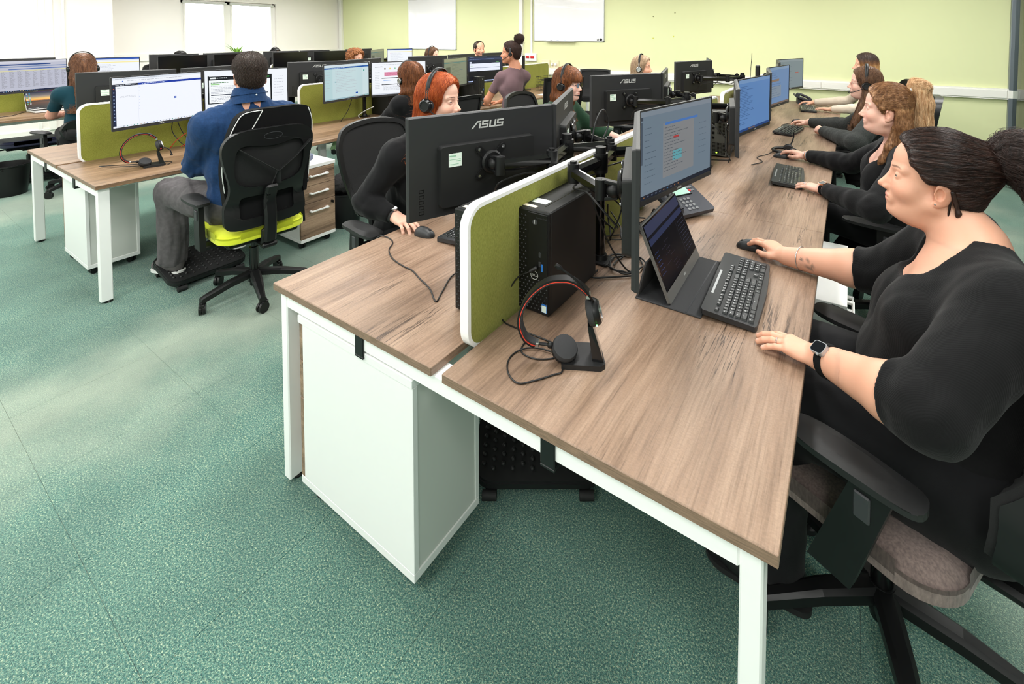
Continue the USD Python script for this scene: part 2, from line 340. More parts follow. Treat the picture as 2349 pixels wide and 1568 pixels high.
# window with two casements, blinds pulled up
w1 = struct("window_1", cat([box(X_L - 0.12, X_L - 0.06, WIN["y0"], WIN["y0"] + 0.06, WIN["z0"], WIN["z1"]), box(X_L - 0.12, X_L - 0.06, WIN["y1"] - 0.06, WIN["y1"], WIN["z0"], WIN["z1"]),
     box(X_L - 0.12, X_L - 0.06, 4.02, 4.12, WIN["z0"], WIN["z1"]), box(X_L - 0.12, X_L - 0.06, WIN["y0"], WIN["y1"], WIN["z0"], WIN["z0"] + 0.06), box(X_L - 0.12, X_L - 0.06, WIN["y0"], WIN["y1"], WIN["z1"] - 0.06, WIN["z1"])]), TRIMW)
for a, b in ((WIN["y0"] + 0.06, 4.02), (4.12, WIN["y1"] - 0.06)):
    part(w1, "pane", box(X_L - 0.093, X_L - 0.087, a, b, WIN["z0"] + 0.06, WIN["z1"] - 0.06), GLASS, False)
    part(w1, "casement", cat([box(X_L - 0.105, X_L - 0.05, a, a + 0.035, WIN["z0"] + 0.06, WIN["z1"] - 0.06), box(X_L - 0.105, X_L - 0.05, b - 0.035, b, WIN["z0"] + 0.06, WIN["z1"] - 0.06)]), TRIMW, False)
    part(w1, "blind_head", rbox(X_L - 0.05, X_L - 0.01, a - 0.02, b + 0.02, WIN["z1"] - 0.07, WIN["z1"] - 0.03, 0.004), GREYPANEL, False)
part(w1, "window_sill", rbox(X_L - 0.13, X_L + 0.22, WIN["y0"] - 0.05, WIN["y1"] + 0.05, WIN["z0"] - 0.03, WIN["z0"], 0.006), TRIMW, False)
# glass partition on the right
gp = struct("wall_glass", box(X_G + 0.035, X_G + 0.047, -2.2, Y_B - 0.06, 0.1, CEIL_Z), GLASSG)
FRAME = mat("partition_frame", (120, 128, 136), 0.35, 0.5)
part(gp, "frame_post", rbox(X_G, X_G + 0.08, Y_B - 0.06, Y_B, 0, CEIL_Z, 0.004), FRAME, False)
part(gp, "frame_rail", rbox(X_G, X_G + 0.08, -2.2, Y_B - 0.06, 0, 0.1, 0.004), FRAME, False)
# dado trunking along the green wall, cut in lengths
trk = struct("trim_4", box(-4.2, 5.0, Y_B - 0.052, Y_B, 0.875, 1.0), TRIMW)
xs = [-4.2, -2.2, -0.2, 0.55, 1.15, 2.41, 5.0]
for a, b in zip(xs[:-1], xs[1:]):
    part(trk, "trunking_lid", rbox(a + 0.002, b - 0.002, Y_B - 0.062, Y_B - 0.05, 0.89, 0.985, 0.004), TRIMW, False)
for x, s in ((-0.9, 1), (1.35, 0)):
    part(trk, "socket_plate", rbox(x, x + 0.14, Y_B - 0.07, Y_B - 0.06, 0.9, 0.98, 0.003), WHITE2, False)
# vertical conduits
struct("trim_5", rbox(X_L + 0.02, X_L + 0.14, Y_B - 0.06, Y_B, 0, CEIL_Z, 0.004), TRIMW)
struct("trim_6", rbox(-4.56, -4.48, Y_B - 0.05, Y_B, 0, CEIL_Z, 0.004), TRIMW)
struct("trim_7", rbox(-4.30, -4.26, Y_B - 0.03, Y_B, 1.25, CEIL_Z, 0.004), TRIMW)

# ---------------------------------------------------------------- whiteboards
BOARD = mat("whiteboard_enamel", (238, 238, 240), 0.16, coat=0.3)
ALU = mat("aluminium", (196, 198, 200), 0.35, 0.8)
def whiteboard(x0, x1, z0, z1, label, pens):
    t = thing("whiteboard", label, "whiteboard", ((x0 + x1) / 2, Y_B, z0)); w = (x1 - x0) / 2; h = z1 - z0
    part(t, "board", box(-w + 0.012, w - 0.012, -0.02, -0.002, 0.012, h - 0.012), BOARD, False)
    part(t, "frame", cat([rbox(-w, w, -0.026, 0, 0, 0.018, 0.003), rbox(-w, w, -0.026, 0, h - 0.018, h, 0.003), rbox(-w, -w + 0.018, -0.026, 0, 0, h, 0.003), rbox(w - 0.018, w, -0.026, 0, 0, h, 0.003)]), ALU, False)
    if pens:
        part(t, "pen_tray", cat([rbox(-w * 0.62, w * 0.25, -0.085, -0.024, -0.004, 0.002, 0.002), rbox(-w * 0.62, w * 0.25, -0.087, -0.082, -0.004, 0.012, 0.002)]), ALU, False)
    return t
whiteboard(-7.74, -6.25, 1.30, 2.44, "blank whiteboard on the green wall beside the white corner", False)
wbx0, wbx1 = -4.23, -2.74
whiteboard(wbx0, wbx1, 1.505, 2.50, "wide whiteboard with pens on its lower rim on the green wall", True)
PENW = mat("pen_white", (225, 226, 228), 0.4)
for i, (x, c) in enumerate(((-3.86, (30, 30, 32)), (-3.72, (35, 80, 160)), (-3.57, (20, 130, 190)), (-3.42, (28, 28, 30)))):
    t = thing("marker_pen", ["black capped marker pen at the left end of the whiteboard rim", "navy capped marker pen second along the whiteboard rim", "light blue capped marker pen third along the whiteboard rim", "black capped marker pen at the right end of the row on the whiteboard rim"][i], "pen", (x, Y_B - 0.055, 1.515))
    part(t, "barrel", cyl((-0.055, 0, 0), (0.03, 0, 0), 0.0085, n=12), PENW); part(t, "cap", cyl((0.03, 0, 0), (0.07, 0, 0), 0.009, n=12), mat("pen_cap_%d" % i, c, 0.4))
for i, x in enumerate((-2.86, -2.80)):
    solo("board_magnet", rx(lathe([(0.0, 0), (0.02, 0), (0.022, 0.006), (0.018, 0.014), (0.0, 0.015)], 18), math.pi / 2) if False else xf(lathe([(0.0, 0), (0.02, 0), (0.022, 0.006), (0.018, 0.014), (0.0, 0.015)], 18), M4(rotm((1, 0, 0), math.pi / 2)[:3, :3], (x, Y_B - 0.021, 1.545))), [CHROME, BLACK][i],
         ["silver round magnet in the lower right corner of the wide whiteboard", "black round magnet in the lower right corner of the wide whiteboard"][i], "magnet")
# marks on the green wall
HOLE = mat("old_fixing_mark", (150, 152, 110), 0.9); HOLEY = mat("plaster_repair", (206, 208, 96), 0.9)
wb = stage.GetPrimAtPath("/World/wall_back")
for x, z, m in ((-1.86, 1.93, HOLE), (-1.50, 1.98, HOLE), (-1.86, 1.57, HOLEY), (-1.52, 1.60, HOLEY), (0.24, 2.17, HOLEY), (0.62, 2.23, HOLEY), (1.02, 1.16, HOLE), (1.2, 1.17, HOLE)):
    part(wb, "wall_plug", xf(lathe([(0.012, 0), (0.011, 0.003), (0.0, 0.0035)], 10), M4(rotm((1, 0, 0), math.pi / 2)[:3, :3], (x, Y_B, z))), m)
# red and white call point, power sockets with plugs
t = thing("alarm_panel", "small white alarm box with two red buttons on the green wall", "alarm panel", (-4.29, Y_B, 1.12))
part(t, "case", rbox(-0.13, 0.13, -0.05, 0, 0, 0.15, 0.006), WHITE2, False)
RED = mat("red_plastic", (200, 20, 24), 0.4)
for x in (-0.06, 0.05): part(t, "button", rbox(x - 0.045, x + 0.035, -0.06, -0.048, 0.055, 0.095, 0.004), RED, False)
t = thing("power_socket", "cream double socket with white plugs in it on the green wall", "power socket", (-3.86, Y_B, 1.0))
CREAM = mat("cream_plastic", (226, 214, 182), 0.4)
part(t, "plate", cat([rbox(-0.19, -0.01, -0.014, 0, 0, 0.15, 0.003), rbox(0.01, 0.19, -0.014, 0, 0, 0.15, 0.003)]), CREAM, False)
for x in (-0.15, -0.06, 0.05, 0.13):
    part(t, "plug", rbox(x - 0.022, x + 0.022, -0.05, -0.012, 0.05, 0.1, 0.006), WHITE2, False)
    part(t, "lead", cable([(x, -0.04, 0.06), (x - 0.01, -0.06, -0.05), (x + 0.02, -0.05, -0.2), (x, -0.05, -0.3)], 0.004), CABLEW)

# ================================================================ bench desks
def bench(k, wood, label, n=4):
    x0 = ROWX[k]; L = 1.6 * n
    t = thing("bench_desk", label, "desk", (x0, 0, 0))
    for side in (0, 1):
        a, b = (0.0, 0.8) if side == 0 else (-0.84, -0.04)
        for j in range(n):
            tp = part(t, "tabletop", rbox(a, b, 1.6 * j + (0.0 if j == 0 else 0.0006), 1.6 * (j + 1) - 0.0006, DESK_H - TOP_T, DESK_H, 0.0015), wood, False)
            if j == 0: part(tp, "edge_band", rbox(a + 0.001, b - 0.001, -0.0012, 0.0, DESK_H - TOP_T + 0.001, DESK_H - 0.0015, 0.0004), OAKEDGE, False)
    for e, y in enumerate((0.012, L - 0.072)):
        fr = part(t, "end_frame", cat([rbox(-0.775, 0.735, y, y + 0.06, DESK_H - TOP_T - 0.052, DESK_H - TOP_T - 0.002, 0.004)]), WHITE, False)
        for x in (-0.815, 0.735):
            part(t, "leg", rbox(x, x + 0.04, y, y + 0.06, 0.012, DESK_H - TOP_T - 0.002, 0.004), WHITE, False)
            part(t, "foot_glide", lathe([(0.0, 0), (0.02, 0), (0.022, 0.006), (0.012, 0.014), (0.0, 0.014)], 16).apply_translation((x + 0.02, y + 0.04, 0)), BLACK)
        if e == 0:
            for x in (-0.36, 0.325):
                part(fr, "cable_clip", cat([rbox(x - 0.02, x + 0.02, y - 0.006, y, DESK_H - TOP_T - 0.068, DESK_H - TOP_T - 0.004, 0.003), rbox(x - 0.02, x + 0.02, y - 0.006, y + 0.05, DESK_H - TOP_T - 0.074, DESK_H - TOP_T - 0.066, 0.002)]), BLACK, False)
    for j in range(1, n):
        part(t, "mid_frame", cat([rbox(-0.62, 0.58, 1.6 * j - 0.03, 1.6 * j + 0.03, DESK_H - TOP_T - 0.052, DESK_H - TOP_T - 0.002, 0.003)]), WHITE, False)
        for x in (-0.6, 0.52): part(t, "leg", rbox(x, x + 0.04, 1.6 * j - 0.03, 1.6 * j + 0.03, 0.0, DESK_H - TOP_T - 0.05, 0.003), WHITE, False)
    part(t, "side_rail", cat([rbox(-0.66, -0.62, 0.07, L - 0.07, DESK_H - TOP_T - 0.05, DESK_H - TOP_T - 0.002, 0.003), rbox(0.58, 0.62, 0.07, L - 0.07, DESK_H - TOP_T - 0.05, DESK_H - TOP_T - 0.002, 0.003)]), WHITE, False)
    part(t, "cable_tray", cat([box(-0.14, 0.1, 0.25, L - 0.25, DESK_H - 0.14, DESK_H - 0.136), box(-0.14, -0.136, 0.25, L - 0.25, DESK_H - 0.14, DESK_H - 0.06), box(0.096, 0.1, 0.25, L - 0.25, DESK_H - 0.14, DESK_H - 0.06)]), GREYPANEL, False)
    return t
bench(0, OAK, "grey oak double bench desk on white legs filling the foreground")
bench(1, OAK2, "brown oak double bench desk of the middle row, with the blue-shirted man")
bench(2, OAK2, "brown oak double bench desk furthest left, by the white wall")
def desk_screen(k, j, label):
    y0, y1 = 1.6 * j + 0.11, 1.6 * j + 1.52
    t = thing("desk_divider", label, "desk divider", (ROWX[k] - 0.02, (y0 + y1) / 2, DESK_H - 0.02))
    L, H = y1 - y0, 0.425
    o = rrect(L, H, 0.07, 8, 0, H / 2).union(sbox(-L / 2, 0, L / 2, 0.03).buffer(0)); o = rrect(L, H, 0.065, 8, 0, H / 2)
    inner = o.buffer(-0.012)
    R = np.array([[0, 0, 1], [1, 0, 0], [0, 1, 0]], float)   # poly x->y, poly y->z, depth->x
    part(t, "edge_trim", xf(ext(o.difference(inner), 0.030, -0.015), M4(R)), WHITE, 40)
    part(t, "felt_panel", xf(ext(inner, 0.027, -0.0135), M4(R)), FELT, 40)
_desc = {0: ["green felt divider with white edge at the near end of the foreground desk", "green felt divider second along the foreground desk, behind the two paired monitors", "green felt divider third along the foreground desk, beside the green-topped woman's desk", "green felt divider at the far end of the foreground desk, near the green wall"],
         1: ["green felt divider at the near end of the middle desk, behind the red-banded headset", "green felt divider second along the middle desk, its white corner by the man's right shoulder", "green felt divider third along the middle desk, behind the brown-haired woman's screens", "green felt divider at the far end of the middle desk, beside the standing black post"],
         2: ["green felt divider at the near end of the far-left desk, behind the laptop", "green felt divider second along the far-left desk", "green felt divider third along the far-left desk", "green felt divider at the far end of the far-left desk"]}
for k in range(3):
    for j in range(4): desk_screen(k, j, _desc[k][j])
# ================================================================ monitors
MW, MH = 0.614, 0.3695
def quads(rects, z=0.0):
    """flat rectangles (x0, y0, x1, y1, rgb) drawn one over another: mesh in (x, y, z) and per-vertex colours"""
    V, F, C = [], [], []
    for i, (x0, y0, x1, y1, c) in enumerate(rects):
        zz = z + i * 0.000004; b = len(V)
        V += [(x0, y0, zz), (x1, y0, zz), (x1, y1, zz), (x0, y1, zz)]; F += [(b, b + 1, b + 2), (b, b + 2, b + 3)]
        C += [lin(c)] * 4
    return trimesh.Trimesh(V, F, process=False), np.array(C)
def textline(out, x, y, w, h, c, rnd, gap=0.006):
    e = x + w
    while x < e - 0.003:
        ww = min(rnd.uniform(0.006, 0.022), e - x); out.append((x, y, x + ww, y + h, c)); x += ww + gap * rnd.uniform(0.4, 0.9)
def ui(kind, w, h, seed):
    """screen pictures, origin at the lower left, in metres"""
    r = random.Random(seed); q = []
    def tx(x, y, ww, hh=0.0035, c=(176, 180, 190)): textline(q, x, y, ww, hh, c, r)
    if kind == "off": return [(0, 0, w, h, (7, 7, 8))]
    if kind == "crm":
        q.append((0, 0, w, h, (236, 239, 246))); q.append((0, h * .955, w, h, (222, 228, 238))); tx(.02, h * .97, w * .5)
        q.append((0, h * .905, w, h * .955, (240, 243, 250))); q.append((.06, h * .92, .066, h * .935, (40, 90, 200))); tx(.09, h * .925, w * .6)
        q.append((0, h * .83, w * .26, h * .872, (40, 44, 58))); q.append((w * .26, h * .83, w, h * .872, (30, 58, 160))); tx(.02, h * .847, w * .2, .004, (200, 205, 215)); tx(w * .3, h * .847, w * .25, .004, (220, 226, 250))
        q.append((0, .012, .020, h * .83, (40, 46, 70)))
        for i in range(10): q.append((.006, h * .77 - i * .024, .013, h * .79 - i * .024, [(215, 90, 60), (150, 170, 210)][i > 0]))
        q.append((.02, .012, w, h * .83, (240, 243, 251))); q.append((w * .26, .012, w * .262, h * .83, (214, 220, 234)))
        for i in range(8): q.append((w * .268, h * .78 - i * .022, w * .277, h * .79 - i * .022, (190, 204, 236)))
        tx(.05, h * .62, .09, .002); tx(.045, h * .6, .1, .002); tx(.03, h * .79, .05)
        q.append((w * .66, h * .47, w * .685, h * .51, (38, 74, 180))); q.append((w * .668, h * .484, w * .677, h * .496, (225, 232, 250)))
        q.append((0, 0, w, .012, (230, 234, 242)))
        for i in range(24): q.append((.06 + i * .021, .004, .066 + i * .021, .009, r.choice([(60, 90, 160), (120, 130, 150), (40, 140, 120), (170, 120, 60)])))
    elif kind == "dash":
        q.append((0, 0, w, h, (238, 242, 248))); q.append((.02, h * .2, w * .8, h * .87, (24, 28, 30))); q.append((.03, h * .86, w * .6, h * .95, (238, 242, 248)))
        q.append((.035, h * .8, .075, h * .84, (235, 240, 240))); tx(.08, h * .81, .07, .007, (220, 226, 226))
        q.append((.028, h * .22, w * .78, h * .77, (244, 247, 250))); q.append((w * .5, h * .8, w * .77, h * .83, (60, 170, 70)))
        tx(.04, h * .70, .12, .005, (70, 120, 70)); q.append((.04, h * .66, .1, h * .675, (120, 200, 90)))
        for i in range(7): tx(.04, h * (.62 - .035 * i), w * r.uniform(.25, .6), .0035)
        q.append((.04, h * .40, w * .75, h * .42, (40, 46, 60)))
        for i in range(4): tx(.04, h * (.36 - .035 * i), w * r.uniform(.3, .6), .0035)
        for i in range(8): tx(w * .83, h * (.8 - .07 * i), w * .12, .003)
        q.append((0, 0, w, .012, (225, 230, 240)))
    elif kind == "chat":
        q.append((0, 0, w, h, (190, 212, 216))); q.append((0, h * .94, w, h, (205, 218, 226))); q.append((0, h * .885, w, h * .925, (36, 86, 160))); tx(.02, h * .9, w * .4, .004, (200, 220, 240))
        q.append((0, .012, .1, h * .88, (178, 206, 210)));
        for i in range(8): tx(.012, h * (.8 - .075 * i), .06)
        q.append((w * .85, .012, w, h * .88, (200, 218, 222))); q.append((w * .87, h * .75, w * .9, h * .8, (40, 150, 130)))
        for i in range(14): tx(.14, h * (.8 - .045 * i), w * r.uniform(.2, .5), .0032)
        q.append((.13, h * .5, .14, h * .52, (20, 120, 130))); q.append((w * .68, h * .1, w * .73, h * .14, (30, 80, 170))); q.append((0, 0, w, .012, (150, 180, 190)))
        for i in range(16): q.append((.3 + i * .018, .004, .306 + i * .018, .009, r.choice([(220, 120, 60), (60, 90, 160), (90, 160, 90)])))
    elif kind == "news":
        q.append((0, 0, w, h, (240, 243, 248))); tx(.03, h * .93, w * .5); tx(.03, h * .86, .08, .006, (60, 64, 70))
        for i in range(5): q.append((.13 + i * .055, h * .78, .145 + i * .055, h * .83, [(120, 110, 90), (235, 205, 120), (150, 200, 170), (130, 150, 200), (200, 190, 160)][i]))
        q.append((.13, h * .58, w * .72, h * .70, (222, 150, 178)))
        for i in range(4): tx(.14, h * (.67 - .025 * i), w * .45, .003, (190, 80, 110))
        for y in (.5, .3): q.append((.1, h * y, w * .75, h * (y + .02), (30, 32, 36)))
        for i in range(12): tx(.03, h * (.75 - .05 * i), .05, .003)
        q.append((.12, h * .43, .2, h * .45, (140, 180, 235)))
        for i in range(5): tx(.12, h * (.25 - .03 * i), w * r.uniform(.3, .6), .003)
        q.append((0, 0, w, .012, (200, 205, 215)))
    elif kind == "table":
        q.append((0, 0, w, h, (186, 188, 204))); q.append((0, h * .93, w, h, (205, 206, 218))); q.append((0, h * .86, w * .75, h * .9, (44, 72, 130))); q.append((.0, h * .80, w, h * .83, (120, 140, 178)))
        q.append((.08, h * .72, w, h * .75, (84, 110, 170))); q.append((0, h * .67, w, h * .69, (220, 214, 150)))
        for i in range(20):
            q.append((0, h * (.645 - .027 * i), w, h * (.645 - .027 * i) + .0006, (150, 152, 164)))
            for j in range(9): tx(.02 + j * .066, h * (.652 - .027 * i), r.uniform(.02, .05), .0028, (128, 128, 134))
        q.append((0, 0, w, .014, (30, 40, 70)))
        for i in range(14): q.append((.03 + i * .02, .004, .036 + i * .02, .01, r.choice([(90, 160, 210), (220, 200, 120), (200, 205, 215)])))
    elif kind == "web":
        q.append((0, 0, w, h, (238, 242, 250))); q.append((0, h * .95, w, h, (50, 90, 180))); q.append((0, h * .9, w, h * .945, (224, 230, 242))); q.append((.04, h * .83, w, h * .86, (246, 232, 150)))
        for i in range(12): tx(.07, h * (.76 - .05 * i), w * r.uniform(.2, .6), .003, (160, 164, 176))
        q.append((.07, h * .74, .085, h * .77, (230, 60, 140))); q.append((0, 0, w, .012, (215, 222, 236)))
    elif kind == "dark":
        q.append((0, 0, w, h, (40, 46, 66))); q.append((0, h * .86, w, h * .94, (52, 62, 92))); tx(.02, h * .89, w * .7, .004, (140, 160, 210)); q.append((.02, h * .74, w * .06 + .02, h * .8, (220, 228, 250)))
        q.append((.02, h * .43, w * .93, h * .73, (232, 236, 252))); q.append((.02, h * .55, w * .93, h * .565, (110, 120, 140))); tx(.03, h * .63, .05, .005, (150, 200, 140)); tx(w * .7, h * .63, .06, .005, (150, 200, 140))
        q.append((.0, .02, w, h * .42, (26, 26, 32))); q.append((0, .004, w, .018, (190, 206, 250))); tx(.02, h * .97, w * .5, .003, (150, 170, 220)); q.append((w * .8, h * .76, w * .9, h * .785, (110, 190, 110)))
    elif kind == "olive":
        q.append((0, 0, w, h, (128, 134, 112))); q.append((0, h * .9, w, h, (150, 152, 120))); q.append((0, h * .84, w, h * .86, (70, 120, 120)))
        q.append((.05, h * .5, .16, h * .7, (88, 92, 76)))
        for i in range(16): tx(.2, h * (.78 - .045 * i), w * r.uniform(.15, .5), .003, (96, 100, 84))
        q.append((w * .75, h * .55, w * .78, h * .57, (60, 100, 160)))
    elif kind == "form":        # grey-blue, seen at a slant
        q.append((0, 0, w, h, (104, 118, 130))); q.append((0, h * .94, w, h, (118, 128, 138))); q.append((0, h * .9, .018, h * .94, (60, 66, 76))); q.append((0, h * .4, .016, h * .88, (70, 80, 92)))
        q.append((w * .28, h * .16, w * .72, h * .82, (122, 124, 126))); q.append((w * .3, h * .79, w * .78, h * .82, (70, 110, 170)))
        q.append((w * .42, h * .60, w * .50, h * .63, (165, 60, 60))); q.append((w * .41, h * .33, w * .54, h * .45, (92, 150, 158)))
        for i in range(15): tx(w * .3, h * (.75 - .037 * i), w * r.uniform(.08, .36), .0028, (84, 88, 94))
        for i in range(10): tx(.03, h * (.8 - .07 * i), w * r.uniform(.05, .14), .0028, (80, 92, 104))
        for i in range(6): tx(w * .8, h * (.7 - .08 * i), w * .12, .0028, (86, 98, 110))
        q.append((0, 0, w, .016, (34, 38, 48)))
        for i in range(10): q.append((.02 + i * .03, .005, .03 + i * .03, .01, r.choice([(90, 100, 120), (130, 90, 60), (60, 110, 150)])))
    elif kind == "blue":
        q.append((0, 0, w, h, (92, 128, 176))); q.append((0, h * .93, w, h, (112, 142, 180)));
        for i in range(26):
            if r.random() < .8: tx(.03, h * (.86 - .03 * i), w * r.uniform(.1, .42), .003, (58, 84, 124))
        for i in range(5): q.append((.02, h * (.8 - .16 * i), .03, h * (.82 - .16 * i), (40, 60, 90)))
        q.append((0, 0, w, .016, (44, 70, 120))); q.append((w * .3, .004, w * .5, .012, (110, 90, 80)))
    elif kind == "blue2":
        q.append((0, 0, w, h, (104, 132, 168))); q.append((0, h * .93, w, h, (122, 146, 172))); q.append((.02, h * .62, w * .5, h * .68, (128, 110, 96))); q.append((w * .1, h * .2, w * .6, h * .5, (122, 136, 150)))
        for i in range(12): tx(.05, h * (.85 - .06 * i), w * r.uniform(.1, .5), .003, (74, 96, 130))
        q.append((0, 0, w, .016, (110, 92, 82)))
    elif kind == "grey":
        q.append((0, 0, w, h, (120, 132, 136))); q.append((0, h * .93, w, h, (132, 142, 146)));
        for i in range(14): tx(.06, h * (.85 - .055 * i), w * r.uniform(.1, .5), .003, (92, 102, 108))
        q.append((w * .68, h * .50, w * .82, h * .54, (160, 90, 84)))
    return q
def letters_asus(h, depth):
    """the maker's slanted word mark: /\\ S U S in bars"""
    bars = []
    t = 0.2
    def P(*p): bars.append(Polygon(p))
    # A: long slanted leg, top bar, right leg
    P((-0.35, 0), (-0.1, 0), (0.52, .80), (0.42, 1.0)); P((0.36, 1.0), (1.0, 1.0), (1.0, .8), (0.3, .8)); P((0.76, 0), (1.0, 0), (1.0, .72), (0.76, .72))
    def S(x):
        P((x, 1.0), (x + 1.0, 1.0), (x + .96, .8), (x, .8)); P((x, 1.0), (x + .24, 1.0), (x + .24, .42), (x, .42)); P((x, .6), (x + 1.0, .6), (x + 1.0, .42), (x, .42)); P((x + .76, .6), (x + 1.0, .6), (x + 1.0, 0), (x + .76, 0)); P((x - .12, 0), (x + 1.0, 0), (x + 1.0, .2), (x - .04, .2))
    S(1.15)
    x = 2.3
    P((x, 1.0), (x + .24, 1.0), (x + .24, 0), (x, 0)); P((x + .76, 1.0), (x + 1.0, 1.0), (x + 1.0, 0), (x + .76, 0)); P((x, .2), (x + 1.0, .2), (x + 1.0, 0), (x, 0))
    S(3.45)
    g = unary_union([b.buffer(0) for b in bars])
    m = ext(g, 1.0); m.vertices[:, 0] += m.vertices[:, 1] * 0.16
    m.apply_scale((h, h, depth)); m.apply_translation((-2.0 * h, -h / 2, 0)); return m
FAR = np.array([0.8853, -0.8819])
def monitor(x, y, yaw, kind, label, z=1.153, logo="ASUS", seed=0, group=None, detail=True):
    """panel centre at (x, y, z); local +X is the way the screen faces"""
    t = thing("monitor", label, "monitor", (x, y, z), yaw, group)
    R = np.array([[0, 0, 1], [1, 0, 0], [0, 1, 0]], float)          # (u, v, d) -> (d, u, v)
    def put(m): return xf(m, M4(R))
    o = rrect(MW, MH, 0.004, 3)
    scr = sbox(-MW / 2 + .007, -MH / 2 + .020, MW / 2 - .007, MH / 2 - .007)
    part(t, "bezel", put(cat([ext(o.difference(scr), 0.010, -0.010)])), SHELL, False)
    # thin shell with a deeper rounded back box
    back = hull(np.vstack([np.c_[np.array(o.exterior.coords)[:, 0], np.array(o.exterior.coords)[:, 1], np.full(len(o.exterior.coords), -0.010)], np.c_[np.array(o.exterior.coords)[:, 0] * .985, np.array(o.exterior.coords)[:, 1] * .975, np.full(len(o.exterior.coords), -0.020)]]))
    part(t, "back_cover", put(back), SHELL, False)
    bx = rrect(0.40, 0.225, 0.012, 4, 0, -0.035); b2 = rrect(0.392, 0.217, 0.012, 4, 0, -0.035)
    box_ = hull(np.vstack([np.c_[np.array(bx.exterior.coords), np.full(len(bx.exterior.coords), -0.018)], np.c_[np.array(b2.exterior.coords), np.full(len(b2.exterior.coords), -0.048)]]))
    part(t, "rear_housing", put(box_), MATT, False)
    part(t, "screen_panel", put(ext(scr, 0.006, -0.0095)), GLOSSY, False)
    sw, sh = MW - .016, MH - .029
    if kind != "off":
        m, c = quads([(a - sw / 2, b - sh / 2 + .0065, cc - sw / 2, d - sh / 2 + .0065, k) for a, b, cc, d, k in ui(kind, sw, sh, seed)], -0.0032)
        p = part(t, "screen_image", put(m), SCREEN_COL, False); set_col(p, c)
    if logo == "ASUS":
        m = letters_asus(0.028, 0.0008); m.vertices[:, 0] *= -1; m.invert()
        part(t, "maker_logo", put(mv(xf(m, np.diag([1, 1, -1, 1.0])), 0, MH * .365, -0.0195)), LOGO, False)
        part(t, "chin_logo", put(mv(letters_asus(0.007, 0.0004), 0, -MH / 2 + .0105, 0.0001)), LOGO, False)
    elif logo:
        m = meshkit.text_mesh(logo, 0.022, 0.0008, bold=True); m.apply_translation((-m.bounds.mean(0)[0], 0, 0)); m.vertices[:, 0] *= -1; m.invert(); m = xf(m, np.diag([1, 1, -1, 1.0]))
        part(t, "maker_logo", put(mv(m, 0, MH * .34, -0.0195)), DARKGREY, False)
    st = part(t, "asset_sticker", put(box(.118, .168, .0, .048, -0.0490, -0.0478)), STICKER, False)
    part(st, "sticker_print", put(cat([box(.139, .165, .036, .041, -.0494, -.0488), box(.122, .14, .018, .021, -.0494, -.0488), box(.122, .165, .025, .027, -.0494, -.0488), box(.13, .165, .008, .01, -.0494, -.0488)])), STICKER2, False)
    if detail:
        fr = [ext(sbox(.25, -.085 - i * .019, .268, -.073 - i * .019).difference(sbox(.2515, -.0835 - i * .019, .2665, -.0745 - i * .019)), .0022, -.0203) for i in range(5)]
        for f in fr: part(t, "side_button", put(f), GLOSSY, False)
    # VESA cross plate with four bright screws
    arms = unary_union([LineString([(-.05, -.05), (.05, .05)]).buffer(.013), LineString([(-.05, .05), (.05, -.05)]).buffer(.013), Point(0, 0).buffer(.042)])
    vp = part(t, "mount_plate", put(cat([ext(arms, 0.006, -0.056), ])), BLACK, False)
    part(vp, "mount_disc", put(xf(lathe([(0.0, 0), (.043, 0), (.043, .006), (.036, .012), (.0, .012)], 24), M4(np.diag([1, 1, -1.0]), (0, 0, -0.056)))), BLACK)
    for a in (-.05, .05):
        for b in (-.05, .05): part(vp, "screw", put(xf(lathe([(.0065, 0), (.006, .003), (.0, .004)], 10), M4(np.diag([1, 1, -1.0]), (a, b, -0.056)))), CHROME)
    return (x, y, yaw, z)
